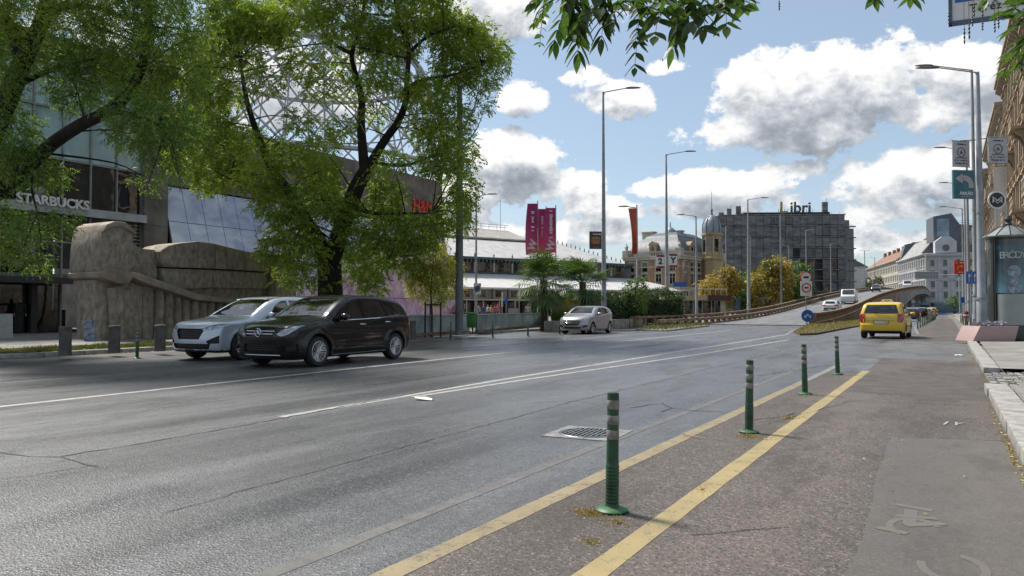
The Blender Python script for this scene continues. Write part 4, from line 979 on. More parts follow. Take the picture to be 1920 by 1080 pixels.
for k in range(9):   # counters, posters and curtains behind the panes
    yy = y0+1+k*2.2; MB().box2((-2.5-random.random(), yy, .12), (-2.2, yy+1.2, 1.0+random.random()*.6)).build('counter', pm('counter%d' % (k % 3), [(.12, .09, .06), (.2, .2, .19), (.05, .07, .07)][k % 3], .7), mall)
    MB().box2((-1.2, yy+.2, 9.3), (-1.15, yy+1.0+random.random(), 11.2)).build('window_display', pm('display%d' % (k % 2), [(.10, .14, .22), (.18, .10, .12)][k % 2], .7), mall)
text('lettering', 'STARBUCKS', .66, pm('white_letters', (.75, .75, .72), .5), mall, (.56, 21.0, 6.72), (R(90), 0, R(90)), .05, sx=1.0, bold=.02)
for i in range(11): MB().box((.02, 25.2, 4.0+.2*i), (.12, 2.2, .05)).build('louvre', M_ALU, mall)
pil = MB().box2((-1.0, 26.05, 0), (.35, 27.55, 15.2)).build('stone_pillar', M_BST, mall)
for k in range(10): MB().box2((.35, 26.07, .1+1.5*k), (.375, 27.53, 1.57+1.5*k)).build('facing_slab', M_BST, mall)
# inclined printed-glass front ----------------------------------------------------
arc = thing('printed_facade_building', 'long leaning glass front printed in lilac and pink behind the big tree', 'building', (-37.4, 27.7, 0))
pmat = bpy.data.materials.new('printed_glass'); pmat.use_nodes = True; t = NT(pmat.node_tree); b = pmat.node_tree.nodes['Principled BSDF']
geo = t.new('ShaderNodeNewGeometry'); sp_ = t.new('ShaderNodeSeparateXYZ'); t.l.new(geo.outputs['Position'], sp_.inputs[0])
pos = geo.outputs['Position']; mp = t.new('ShaderNodeMapping'); mp.inputs['Scale'].default_value = (.3, .3, .42); t.l.new(pos, mp.inputs[0])
n1_ = t.noise(mp.outputs[0], .55, 5, .6, dist=.5); n2_ = t.noise(mp.outputs[0], 1.6, 4, .55, dist=1.0)
pk = t.rng(t.m('ADD', t.m('MULTIPLY', sp_.outputs[1], .075), t.m('MULTIPLY', sp_.outputs[2], -.21)), 1.85, 2.45, 0, 1, True)
cc = t.ramp(t.m('ADD', t.m('MULTIPLY', n1_, .6), t.m('MULTIPLY', n2_, .4)), [(.36, (.24, .27, .42)), (.46, (.36, .40, .56)), (.54, (.52, .56, .68)), (.62, (.72, .74, .78)), (.70, (.46, .46, .58))])
cp = t.ramp(n2_, [(.35, (.36, .15, .24)), (.5, (.50, .25, .33)), (.66, (.62, .38, .45))])
t.l.new(t.mix(pk, cc, cp), b.inputs['Base Color']); b.inputs['Roughness'].default_value = .25; b.inputs['Coat Weight'].default_value = .6
lean = math.atan(2.55/8.6); gl = 8.6/math.cos(lean); pw, ph = 1.28, gl/4
pn = MB().box((0, 0, ph/2), (.03, pw-.035, ph-.035)).mesh('printed_pane', pmat)
arc2 = []
for i in range(22):
    for j in range(4):
        z = j*ph; inst('printed_pane', pn, arc, (-math.sin(lean)*z, pw*(i+.5), math.cos(lean)*z+.02), (0, -lean, 0))
for i in range(23): MB().tube([(-.08, pw*i, 0), (-.08-2.55, pw*i, 8.6)], .05, 5).build('mullion', M_DALU, arc)
for j in range(5): MB().tube([(-.09-math.sin(lean)*j*ph, -.1, math.cos(lean)*j*ph), (-.09-math.sin(lean)*j*ph, pw*22+.1, math.cos(lean)*j*ph)], .04, 5).build('transom', M_DALU, arc)
for k in range(19):
    MB().box2((-3.3, 1.5*k, 8.72), (-2.5, 1.5*k+1.47, 10.9)).build('facing_slab', M_BST, arc); MB().box2((-3.3, 1.5*k, 10.93), (-2.52, 1.5*k+1.47, 13.0)).build('facing_slab', M_BST, arc)
MB().box2((-14, 0, 8.6), (-3.2, 28.3, 13.1)).box2((-14, .1, 0), (-3.2, 28.2, 8.5)).build('hall_block', M_BST, arc)
MB().prism([(-3.2, 0), (.0, 0), (-2.6, 8.7), (-3.2, 8.7)], 28.2, 28.5, 'xz').build('end_wall', pm('ochre_panel', (.36, .24, .09), .6), arc)
text('lettering', 'H&M', 1.5, pm('red_letters', (.60, .03, .02), .5), arc, (-2.4, 25.3, 10.3), (R(90), 0, R(90)), .1, sx=.9, bold=.03)
# white steel lattice dome on the roof -------------------------------------------------
dc = at(590, 300, 64); dome = thing('roof_dome', 'white steel lattice dome on the roof seen through the big tree', 'glass dome', (dc.x, dc.y, 13.0))
def dp(a, h): r = 11.5*math.cos(h*1.15); return (r*math.cos(a), r*math.sin(a), 13.5*math.sin(h*1.15)/math.sin(1.15))
for sgn in (-1, 1):
    for k in range(26):
        a0 = 2*math.pi*k/26; MB().tube([dp(a0+sgn*h*1.5, h) for h in np.linspace(0, 1, 9)], .09, 6).build('lattice_rib', M_STEEL, dome)
for h, r in ((0, .2), (.3, .1), (.55, .22), (.8, .1), (1, .2)): MB().tube([dp(a, h) for a in np.linspace(0, 2*math.pi, 49)], r, 6, cap=False).build('ring_beam', M_STEEL, dome)
for k in range(26):
    a = 2*math.pi*k/26; MB().tube([dp(a, 0), dp(a, .55)], .07, 5).build('lattice_strut', M_STEEL, dome)

# rough-hewn stone monument ---------------------------------------------------------
M_MON = pm('monument_stone', (.38, .325, .26), .9, scale=5.5, var=.26, bump=1, bscale=26, dirt=.45, dirtcol=(.12, .10, .08), stretch=(1, 1, .55))
M_MON2 = pm('monument_stone_rubbed', (.33, .265, .205), .85, scale=1.5, var=.2, bump=.5, bscale=14)
mon = thing('stone_monument', 'tall brown rough stone monument with wavy top and carved flutes on the left pavement', 'monument', (-28.4, 0, 0))
def mp_(l): return [on(a, b_, (-28.4, 0), R(90)) for a, b_ in l]
def slab(name, px, x0, x1, mat=M_MON, bev=.05, n=None):
    bev = min(bev, .06)
    poly = px if n else mp_(px)
    o = MB().prism(poly, x0, x1, 'yz').build(name, mat, mon, bevel=bev); return o
slab('carved_head', [(163, 508), (164, 470), (169, 436), (178, 424), (195, 420), (214, 424), (230, 441), (229, 470), (226, 500), (220, 520), (206, 530), (190, 528), (172, 519)], -1.2, .75, bev=.16)
slab('head_cap', [(168, 437), (176, 423), (190, 417), (212, 419), (226, 430), (233, 444), (222, 436), (205, 427), (186, 428)], -1.25, .85, M_MON2, .05)
slab('chin', [(160, 512), (176, 503), (200, 507), (222, 512), (224, 520), (214, 534), (196, 532), (176, 525), (162, 521)], -1.25, .95, M_MON2, .1)
slab('body_stone', [(170, 524), (226, 524), (258, 536), (256, 648), (176, 648), (176, 590), (172, 560)], -1.2, .35, bev=.08)
slab('body_stone', [(188, 540), (214, 536), (216, 648), (196, 648)], .35, .62, bev=.1)
slab('upper_stone', [(228, 446), (246, 456), (268, 466), (292, 468), (297, 538), (262, 528), (226, 514)], -1.4, .0, bev=.07)
slab('wave_stone', [(290, 472), (306, 461), (330, 456), (362, 453), (393, 457), (394, 504), (298, 501), (292, 490)], -1.3, .35, bev=.1)
slab('wave_stone', [(395.5, 457.5), (430, 466), (462, 473), (500, 476), (500, 510), (395.5, 504)], -1.3, .30, bev=.1)
slab('wave_stone', [(297, 503), (394, 506), (394, 540), (330, 543), (302, 541)], -1.3, .22, bev=.08)
slab('wave_stone', [(395.5, 506), (500, 512), (500, 542), (395.5, 540)], -1.3, .18, bev=.08)
slab('end_stone', [(502, 478), (524, 474), (526, 560), (516, 600), (508, 648), (502, 648)], -1.3, .55, bev=.12)
slab('end_stone', [(527, 474), (548, 482), (552, 520), (556, 648), (512, 648), (530, 560)], -1.3, .1, bev=.12)
slab('recessed_stone', [(298, 536), (500, 538), (500, 566), (420, 566), (350, 562), (300, 548)], -1.3, .02, bev=.03)
slab('ledge', [(214, 512), (226, 511), (262, 524), (305, 536), (345, 552), (400, 560), (500, 564), (500, 571), (398, 568), (342, 563), (300, 549), (258, 536), (222, 521)], -.6, .95, M_MON2, .06)
fx = [257, 284, 303, 321, 336, 352, 368, 383, 398, 413, 428, 443, 458, 473, 487, 501]
for i in range(len(fx)-1):
    a, b_ = fx[i], fx[i+1]; ti = float(np.interp(a, [214, 258, 300, 345, 400, 500], [517, 532, 546, 560, 566, 570]))+1
    (ya, za), (yb, zb) = mp_([(a, ti), (b_, ti)]); n_ = 7; w_ = (yb-ya)-.02; pts = [(.18+.30*math.sin(math.pi*k/n_)*(w_/.5 if w_ < .5 else 1)*random.uniform(.8, 1.05), ya+.01+w_*k/n_) for k in range(n_+1)]
    poly = [(-1.2, ya+.01)]+pts+[(-1.2, yb-.01)]; MB().prism(poly, 0, min(za, zb)-.02, 'xy').build('flute', M_MON, mon, smooth=50)
slab('plinth', [(176, 640), (556, 636), (556, 650), (176, 652)], -1.5, 1.0, bev=.04)

# generic classical front: local x runs along the front, local -y looks outward ------------
def win_mesh(wd, ht, fr, gl, arch=False, depth=.14):
    m_ = MB(); t_ = .16
    m_.box2((-wd/2-t_, -depth, -t_), (-wd/2, .02, ht+t_)).box2((wd/2, -depth, -t_), (wd/2+t_, .02, ht+t_)).box2((-wd/2, -depth, ht), (wd/2, .02, ht+t_)).box2((-wd/2-.28, -depth-.12, -t_-.12), (wd/2+.28, .02, -t_)).box2((-wd/2-.3, -depth-.16, ht+t_), (wd/2+.3, .02, ht+t_+.18))
    me_ = m_.mesh('window', fr)
    p_ = MB().box2((-wd/2, -.03, 0), (wd/2, .0, ht)).mesh('pane', gl)
    s_ = MB().box2((-.04, -.06, 0), (.04, -.03, ht)).box2((-wd/2, -.06, ht*.66), (wd/2, -.03, ht*.66+.06)).mesh('glazing_bar', fr)
    return me_, p_, s_
def add_win(root, meshes, loc, rz=0, bars_=True):
    w_ = inst('window', meshes[0], root, loc, (0, 0, rz)); inst('pane', meshes[1], w_)
    if bars_: inst('glazing_bar', meshes[2], w_)
    return w_
M_YST = pm('yellow_render', (.42, .33, .19), .85, scale=.7, var=.15, dirt=.25)
M_BRK = pm('red_brick', (.36, .20, .12), .9, scale=6, var=.25)
M_STN = pm('pale_trim_stone', (.46, .42, .34), .85, scale=1, var=.12, dirt=.25)
M_SLT = pm('grey_slate_roof', (.115, .13, .15), .55, scale=3, var=.25, bump=.3)
M_ZNC = pm('zinc', (.26, .30, .33), .5, metal=.3, var=.2)
M_WROOF = pm('white_sheet_roof', (.46, .45, .44), .65, scale=.8, var=.12, dirt=.25, stretch=(1, 1, 1))
M_ROOF2 = pm('buff_sheet_roof', (.37, .35, .31), .7, scale=.8, var=.15, dirt=.3)
# railway hall ---------------------------------------------------------------------------
HR = math.atan2(.566, .824)+YAW; hp = at(870, 590, 130)
hall = thing('station_hall', 'long pale railway hall with stepped white roofs and a window band behind the palms', 'station', (hp.x, hp.y, 0), HR)
def hu(px): return on(px, 560, (hp.x, hp.y), HR)[0]
U0, U1 = -22, hu(1185)
ze = 10.6
def quadm(m, a, b, c, d): m.quad(a, b, c, d)
rf = MB(); rf.prism([(0, ze), (13, 15.2), (13, 14.6), (0, ze-.4)], U0, U1-9, 'yz'); rf.add([(U1-9, 0, ze), (U1, 2, ze), (U1-9, 13, 15.2), (U1, 26, ze)], [(0, 1, 2), (1, 3, 2)]); rf.build('lower_roof', M_WROOF, hall)
up = MB(); up.prism([(12.4, 15.5), (20, 18.1), (27.6, 15.5), (27.6, 15.2), (12.4, 15.2)], U0, U1-17, 'yz'); up.build('upper_roof', M_ROOF2, hall)
MB().add([(U1-17, 12.4, 15.5), (U1-6, 15, 13.4), (U1-17, 20, 18.1), (U1-6, 26, 13.4)], [(0, 1, 2), (1, 3, 2)]).build('hip_roof', M_WROOF, hall)
MB().prism([(26, 15.2), (40, ze), (40, ze-.4), (26, 14.8)], U0, U1-9, 'yz').build('rear_roof', M_WROOF, hall)
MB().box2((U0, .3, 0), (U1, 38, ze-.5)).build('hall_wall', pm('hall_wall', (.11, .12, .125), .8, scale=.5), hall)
wnd = MB().box2((-1.75, -.05, 0), (1.75, .05, 2.0)).mesh('clerestory_pane', M_GLDK)
k = U0+2
while k < U1-1.5:
    inst('clerestory_pane', wnd, hall, (k, .0, 8.1)); MB().box2((k-2.0, -.25, 7.9), (k-1.8, .2, 10.3)).build('pier', M_STN, hall); k += 4.0
gut = MB().box2((U0, -.5, ze-.45), (U1+.2, .25, ze-.1)).build('gutter', pm('green_iron', (.06, .085, .085), .7), hall)
br = MB().box2((-.12, -.55, 0), (.12, -.1, .5)).mesh('eaves_bracket', pm('green_iron', (.06, .085, .085), .7)); k = U0
while k < U1: inst('eaves_bracket', br, hall, (k, 0, ze-.95)); k += .8
fin = MB().lathe([(.001, 0), (.14, .02), (.1, .25), (.2, .45), (.12, .6), (.001, 1.1)], n=6).mesh('finial', pm('green_iron', (.06, .085, .085), .7))
for i in range(16): f_ = i/15; inst('finial', fin, hall, (U1-9+9*f_, 13-11*f_, 15.2-4.6*f_), scale=(.8, .8, .8))
k = U0
while k < U1-9: inst('finial', fin, hall, (k, -.3, ze-.1), scale=(.9, .9, .8)); k += 4
for i in range(24): MB().tube([(U0+2*i, 20, 18.1), (U0+2*i, 20, 19.2)], .05, 4).build('ridge_rail_post', M_ZNC, hall) if U0+2*i < U1-17 else None
MB().tube([(U0, 20, 19.2), (U1-17, 20, 19.2)], .05, 4).tube([(U0, 20, 18.7), (U1-17, 20, 18.7)], .04, 4).build('ridge_rail', M_ZNC, hall)
MB().tube([(U1-19, 20, 18), (U1-19, 20, 24.5)], .05, 5).build('mast', M_ZNC, hall)
# lean-to along the hall
L0, L1 = U0, hu(1262)-2
MB().prism([(-9, 4.9), (.2, 7.6), (.2, 7.2), (-9, 4.6)], L0, L1-10, 'yz').add([(L1-10, -9, 4.9), (L1, -8, 4.9), (L1-10, .2, 7.6), (L1, 2, 4.9)], [(0, 1, 2), (1, 3, 2)]).build('side_roof', pm('white_roof_2', (.55, .54, .53), .6, scale=.6, var=.08), hall)
MB().box2((L0, -8.2, 3.0), (L1-.5, -7.8, 4.7)).build('side_wall', pm('pinkish_render', (.36, .31, .28), .85, scale=.8, var=.2), hall)
MB().box2((L0, -7.6, 0), (L1-1, -7.3, 2.8)).build('shop_back_wall', M_INT, hall)
MB().box2((L0, -11.2, 2.72), (L1+1, -7.6, 2.95)).build('flat_canopy', M_STN, hall)
wv = win_mesh(1.3, 1.1, pm('pale_frame', (.4, .38, .35), .7), M_GLDK, depth=.08); k = L0+2
while k < L1-2: add_win(hall, wv, (k, -8.22, 3.35), bars_=False); MB().box2((k+1.4, -9.0, 3.0), (k+1.56, -8.8, 4.8)).build('canopy_post', M_DALU, hall); k += 3.1
k = L0+1
shop_cols = [(.10, .05, .03), (.05, .07, .09), (.16, .13, .10), (.03, .035, .04), (.25, .10, .03)]
while k < L1-2:
    i = int(k*7) % 5; MB().box2((k, -7.75, .3), (k+2.1, -7.6, 2.5)).build('shop_front', pm('shop_front_%d' % i, shop_cols[i], .35, coat=.5, var=.3), hall)
    MB().tube([(k+2.5, -11, 0), (k+2.5, -11, 2.72)], .1, 8).build('canopy_column', M_STN, hall); k += 3.1
# head building -----------------------------------------------------------------------------
B40 = R(40); sc_ = at(1275, 590, 150); srz = YAW-B40
head = thing('station_head_building', 'yellow and brick station head building with grey domed slate roof', 'building', (sc_.x, sc_.y, 0), srz)
AW, BW = 12.6, 20.0; hz = 12.0
MB().box2((-AW, 0, 0), (0, BW, hz)).build('wall', M_YST, head)
MB().box2((-AW-.4, -.4, hz-.5), (.4, BW+.4, hz)).box2((-AW-.6, -.6, hz), (.6, BW+.6, hz+.25)).build('cornice', M_STN, head)
MB().box2((-AW-.25, -.25, 5.6), (.25, BW+.25, 5.9)).box2((-AW-.2, -.2, 9.9), (.2, BW+.2, 10.1)).build('string_course', M_STN, head)
swm = win_mesh(1.25, 2.0, M_STN, M_GLDK)
for (n_, L_, fn) in ((4, AW, lambda u, z: ((-u, -.02, z), 0)), (6, BW, lambda u, z: ((.02, u, z), R(90)))):
    for i in range(n_):
        u = L_*(i+.5)/n_
        for z in (1.4, 6.5, 9.1-.0):
            if z > 9: continue
            l_, r_ = fn(u, z); add_win(head, swm, l_, r_)
        for z in (3.6,): l_, r_ = fn(u, z)
        l_, r_ = fn(u, 9.15); w_ = add_win(head, swm, l_, r_, False); w_.scale = (1, 1, .9)
    for i in range(n_+1):
        u = L_*i/n_; (l_, r_) = fn(min(max(u, .5), L_-.5), 0); mb = MB().box2((-.42, -.10, 6.0), (.42, .0, 11.3)); mb.build('brick_pilaster', M_BRK, head, loc=l_, rz=r_)
bal = MB().box2((-.07, -.07, 0), (.07, .07, .75)).mesh('baluster', M_STN)
for i in range(25): inst('baluster', bal, head, (-AW+AW*i/24, -.4, hz+.25))
for i in range(38): inst('baluster', bal, head, (.4, BW*i/37, hz+.25))
MB().box2((-AW-.5, -.5, hz+1.0), (.5, -.3, hz+1.15)).box2((.3, -.5, hz+1.0), (.5, BW+.5, hz+1.15)).build('balustrade_rail', M_STN, head)
def mans(prof, ax_, bx_, cx, cy):
    vs = []; fs = []
    for r_, z in prof: vs += [(cx+sx_*ax_*r_, cy+sy_*bx_*r_, z) for sx_, sy_ in ((-1, -1), (1, -1), (1, 1), (-1, 1))]
    for i in range(len(prof)-1): fs += [(i*4+k, i*4+(k+1) % 4, i*4+4+(k+1) % 4, i*4+4+k) for k in range(4)]
    fs.append(tuple((len(prof)-1)*4+k for k in range(4))); return vs, fs
vs, fs = mans([(1, hz+.3), (.97, hz+1.3), (.88, hz+2.6), (.74, hz+3.8), (.62, hz+4.4), (.60, hz+4.7), (.56, hz+4.9), (.40, hz+5.6)], AW/2-.2, BW/2-.2, -AW/2, BW/2)
MB().add(vs, fs).build('slate_roof', M_SLT, head, smooth=30)
for (x, y, r_) in ((-AW/2, .75, 0), (-.75, BW*.3, R(90)), (-.75, BW*.72, R(90))):
    d_ = MB().box2((-.8, -.5, 0), (.8, 1.2, 1.6)).prism([(-1.0, 1.6), (1.0, 1.6), (.7, 2.1), (0, 2.5), (-.7, 2.1)], -.6, 1.2, 'xz'); o = d_.build('dormer', M_YST, head, loc=(x, y, hz+.9), rz=r_)
    MB().lathe([(.001, -.56), (.42, -.56), (.45, -.5)], n=16, axis='y', c=(0, 0, .9)).build('round_pane', M_GLDK, o)
for (x, y) in ((-AW*.86, BW*.35), (-AW*.4, BW*.42)): MB().box((x, y, hz+4.6), (2.8, 1.2, 2.6)).box((x, y, hz+6.0), (3.1, 1.5, .25)).build('chimney', M_STN, head)
MB().lathe([(1.3, hz+5.3), (1.1, hz+6.3), (.5, hz+6.8), (.15, hz+7.0), (.1, hz+8.0), (.001, hz+8.1)], c=(-AW/2, BW/2-2, 0), n=12).build('lantern', M_ZNC, head, smooth=40)
for (x, y) in ((-AW, 0), (0, 0), (0, BW)): MB().box((x*.98, y*.98, hz+.9), (1.3, 1.3, 1.5)).lathe([(.001, 1.6), (.4, 1.65), (.3, 2.1), (.45, 2.4), (.1, 2.9), (.001, 3.3)], c=(x*.98, y*.98, hz), n=10).build('corner_pedestal', M_STN, head)
tp = at(1336, 590, 158); tower = thing('clock_tower', 'slender octagonal station turret with ribbed metal dome and spire', 'tower', (tp.x, tp.y, 0), .4)
tz = z_at(1336, 438, 158); td = z_at(1336, 403, 158); ts = z_at(1336, 356, 158)
MB().lathe([(2.3, 0), (2.3, 11.6), (2.5, 11.7), (2.5, 12.2), (1.95, 12.4), (1.9, tz-.5), (2.25, tz-.4), (2.25, tz), (1.9, tz)], n=8).build('shaft', M_YST, tower)
MB().lathe([(1.85, tz), (1.95, tz+.9), (1.85, tz+2.0), (1.45, tz+3.0), (.8, tz+3.7), (.3, td)], n=16).build('ribbed_dome', M_ZNC, tower, smooth=60)
for k in range(8): a = k*math.pi/4; MB().tube([(1.92*math.cos(a), 1.92*math.sin(a), tz), (2.0*math.cos(a), 2.0*math.sin(a), tz+.9), (1.9*math.cos(a), 1.9*math.sin(a), tz+2.0), (1.5*math.cos(a), 1.5*math.sin(a), tz+3.0), (.85*math.cos(a), .85*math.sin(a), tz+3.7)], .08, 5).build('dome_rib', M_SLT, tower)
MB().lathe([(.32, td), (.16, td+.6), (.28, td+.9), (.07, td+1.4), (.04, ts-.5), (.001, ts)], n=8).build('spire', M_SLT, tower)
for k in range(8):
    a = (k+.5)*math.pi/4; w_ = MB().box((0, 0, 0), (.06, .8, 2.6)).build('turret_pane', M_GLDK, tower, loc=(1.82*math.cos(a), 1.82*math.sin(a), tz-2.6), rz=a)
for k in range(8): a = k*math.pi/4; MB().tube([(1.98*math.cos(a), 1.98*math.sin(a), 12.4), (1.98*math.cos(a), 1.98*math.sin(a), tz-.5)], .13, 6).build('colonnette', M_STN, tower)
# terrace pavilion in front of the station
tpv = at(1318, 590, 108); pav = thing('terrace_pavilion', 'low pavilion with glass front and roof terrace before the station', 'building', (tpv.x, tpv.y, 0), YAW-R(4))
MB().box2((-4.6, 0, 0), (3.2, 8, 3.0)).build('wall', M_STN, pav); MB().box2((-5.2, -.6, 2.6), (3.4, 8, 3.25)).build('roof_edge', M_YST, pav)
for i in range(5): MB().box2((-3.9+1.3*i, -.05, .4), (-2.75+1.3*i, 0, 2.5)).build('glass_pane', M_GLB, pav)
for i in range(12): MB().tube([(-5.1+.76*i, -.5, 3.25), (-5.1+.76*i, -.5, 4.2)], .03, 5).build('rail_post', M_STN, pav)
MB().tube([(-5.1, -.5, 4.2), (3.3, -.5, 4.2)], .04, 5).build('handrail', M_STN, pav)
MB().box2((.6, -.7, 2.55), (3.9, -.3, 3.3)).build('flower_box', pm('dark_flowers', (.10, .05, .05), .9, scale=12, var=.6), pav)

# dark scaffolded office block with rooftop letters ---------------------------------------------
lb0 = at(1350, 590, 230); lrot = YAW-R(3)
lib = thing('office_block', 'dark grey office block wrapped in scaffolding with Libri letters on its roof', 'building', (lb0.x, lb0.y, 0), lrot)
def lu(px): return on(px, 560, (lb0.x, lb0.y), lrot)[0]
M_MESH = pm('debris_mesh', (.21, .212, .22), .8, scale=.35, var=.3, dirt=.4, dirtcol=(.03, .03, .032), stretch=(1, 1, 2.2))
M_MESH2 = pm('exposed_brown_facade', (.24, .165, .12), .85, scale=.8, var=.5, dirt=.5, dirtcol=(.025, .022, .02))
M_MESH3 = pm('black_glazing', (.045, .048, .055), .3, scale=.6, var=.5, coat=.5)
W1 = lu(1586); ztop = z_at(1480, 407, 236)
MB().box2((0, 1.2, 0), (W1, 24, ztop)).box2((lu(1400), 3, ztop), (lu(1565), 20, ztop+1.0)).build('core', pm('core_dark', (.045, .042, .04), .9), lib)
fl = ztop/9; ncol = 17; cw = W1/ncol
for j in range(9):
    for i in range(ncol):
        u = cw*i; r_ = random.random(); brown = (i > 9 and j < 6 and not (i > 15)); top_l = (i < 2 and j == 8)
        if brown and r_ < .16: continue
        m_ = M_MESH2 if (brown and r_ < .62) else (M_MESH3 if (brown and r_ < .8) or (not brown and j < 4 and r_ < .5) or r_ < .07 else M_MESH)
        d_ = (.35 if brown else 0)+random.uniform(0, .15)
        MB().box2((u+.06, d_, fl*j+.12+random.uniform(0, .1)), (u+cw-.06, d_+.18, fl*(j+1)-.35)).build('facade_panel', m_, lib)
    MB().box2((-.2, -.15, fl*(j+1)-.30), (W1+.2, .9, fl*(j+1))).build('floor_edge', pm('pale_floor_edge', (.21, .21, .215), .8, scale=.5, var=.3, dirt=.3), lib)
sc = MB()
for i in range(int(W1/2.4)+1): sc.tube([(2.4*i, -1.0, 0), (2.4*i, -1.0, ztop+.3+random.random()*.6)], .035, 4)
for j in range(15): sc.tube([(0, -1.0, 2.05*j+1), (W1, -1.0, 2.05*j+1)], .035, 4)
tag(sc.build('scaffolding', M_MESH, lib), kind='stuff')
MB().prism([(W1, 0), (W1+3.2, 1.5), (W1+4.6, 8), (W1+3.2, 16), (W1, 18)], 0, z_at(1595, 433, 236), 'xy').build('corner_tower', M_MESH3, lib)
MB().prism([(W1-.2, .2), (W1+1.6, .7), (W1+1.6, 16), (W1-.2, 17)], 0, z_at(1580, 418, 236), 'xy').build('corner_tower', M_MESH, lib)
for j in range(8): MB().box2((W1+.2, .2, fl*j+2.8), (W1+3.4, 1.7, fl*j+3.1)).build('tower_band', M_MESH, lib)
for (px, hgt) in ((1362, 1.4), (1377, 2.6), (1395, 3.4), (1418, 1.0), (1448, .8), (1506, 1.2), (1545, 1.0), (1552, 1.0), (1562, 4.5)):
    u = lu(px); MB().box((u, 6, ztop+hgt/2), (.8+random.random(), .8, hgt)).tube([(u+.4, 6, ztop+hgt*.5), (u+.5, 6, ztop+hgt*1.3)], .06, 4).build('roof_plant', M_MESH, lib)
M_GOLD = pm('golden_letter', (.33, .25, .10), .5); M_DLET = pm('dark_letters', (.06, .065, .075), .5)
text('roof_letter', 'L', 4.9, M_GOLD, lib, (lu(1474), 2, z_at(1480, 391, 232)), (R(90), 0, 0), .3, bold=.09, sx=1.0)
text('roof_letter', 'ibri', 4.9, M_DLET, lib, (lu(1507), 2, z_at(1480, 391, 232)), (R(90), 0, 0), .3, bold=.07, sx=1.0)
for k in range(12): MB().tube([(lu(1465)+k*.95, 2, ztop), (lu(1465)+k*.95, 2, ztop+1.9)], .07, 4).build('letter_support', M_MESH, lib)
# street of pale houses beyond ------------------------------------------------------------------
M_WST = pm('white_stone', (.54, .54, .545), .85, scale=.4, var=.12, dirt=.3, dirtcol=(.22, .22, .23))
M_CRM = pm('cream_render', (.44, .41, .35), .85, scale=.4, var=.12, dirt=.2)
M_TILE = pm('clay_tiles', (.27, .15, .10), .85, scale=2, var=.25)
M_BLUEGL = pm('blue_roof_glazing', (.16, .24, .34), .15, coat=1, var=.3, scale=.3)
def front(root, L_, H_, D_, mat, nb, floors, wm, ground=4.2, cor=True, bars_=False, pil=True, u0=0):
    MB().box2((u0, 0, 0), (u0+L_, D_, H_)).build('wall', mat, root)
    if cor:
        MB().box2((u0-.3, -.7, H_-.5), (u0+L_+.3, .1, H_-.1)).box2((u0-.4, -1.0, H_-.1), (u0+L_+.4, D_, H_+.25)).build('cornice', mat, root)
        MB().box2((u0-.1, -.35, ground-.2), (u0+L_+.1, .05, ground+.2)).build('string_course', mat, root)
    fh = (H_-1.2-ground)/floors; bw = L_/nb
    for j in range(floors):
        if cor and j == floors//2: MB().box2((u0-.1, -.3, ground+fh*j-.15), (u0+L_+.1, .05, ground+fh*j+.1)).build('string_course', mat, root)
        for i in range(nb): add_win(root, wm, (u0+bw*(i+.5), -.01, ground+fh*j+fh*.28), 0, bars_)
    if pil:
        for i in range(nb+1): MB().box2((u0+bw*i-.22, -.22, ground+.2), (u0+bw*i+.22, 0, H_-.5)).build('pilaster', mat, root)
wA = win_mesh(1.3, 2.2, M_WST, M_GLDK, depth=.2); wB = win_mesh(1.2, 1.9, M_CRM, M_GLDK, depth=.15)
cw_ = at(1737, 590, 265); wrot = YAW-math.atan(.31)-R(90)
# receding wing: runs from its far end towards the corner
dirv = Vector((-math.sin(YAW-math.atan(.31)), math.cos(YAW-math.atan(.31)), 0)); far = cw_+dirv*48; wing_rot = math.atan2(-dirv.y, -dirv.x)
wh = thing('ornate_building', 'large white ornate corner building with glazed mansard roof behind the flyover', 'building', (far.x, far.y, 0), wing_rot)
front(wh, 48, 21, 18, M_WST, 13, 4, wA)
mans_p = MB().prism([(0, 21.2), (5.5, 28), (17, 28), (17.9, 21.2)], 4, 40, 'yz'); mans_p.build('mansard_roof', M_SLT, wh)
for i in range(26): MB().tube([(5+1.35*i, -.02, 21.3), (5+1.35*i, 5.4, 27.95)], .22, 4).build('roof_rib', M_WROOF, wh)
for i in range(8): MB().box((8+4*i, 9, 28.8+random.random()*.6), (2.6, 2, 1.5)).build('roof_plant', M_SLT, wh)
MB().prism([(0, 21.2), (2, 28), (8, 29.2), (8, 21.2)], 0, 3.6, 'yz').build('roof_end', M_SLT, wh)
wf = thing('ornate_building', 'white corner front with arched gable and blue glazed attic beside the gantry sign', 'building', (cw_.x+dirv.x*-.6, cw_.y+dirv.y*-.6, 0), wing_rot+R(90))
front(wf, 24, 20.5, 16, M_WST, 6, 4, wA)
MB().prism([(3.0, 20.7), (3.0, 25.2), (5.2, 27), (7.8, 27), (9.8, 25.2), (9.8, 20.7)], .2, 3, 'xz').lathe([(3.1, -.1), (3.1, .1), (2.5, .1), (2.5, -.1)], n=20, axis='y', c=(6.4, 0, 17)).build('gable', M_WST, wf)
MB().lathe([(.001, -.05), (1.0, -.05), (1.15, .1)], n=16, axis='y', c=(6.4, .1, 23)).build('round_window', M_GLDK, wf)
MB().prism([(3.2, 25.5), (3.2, 34.5), (9, 35.5), (11.5, 31.5), (24, 30), (24, 21), (9.8, 21)], 3.1, 14, 'xz').build('attic', M_SLT, wf)
for (a, b_, z0, z1) in ((4.2, 8.2, 27.2, 33.6), (13, 15.4, 24, 29), (16, 18.4, 24, 29), (19, 21.4, 24, 29)): MB().box2((a, 2.95, z0), (b_, 3.08, z1)).build('attic_glazing', M_BLUEGL, wf)
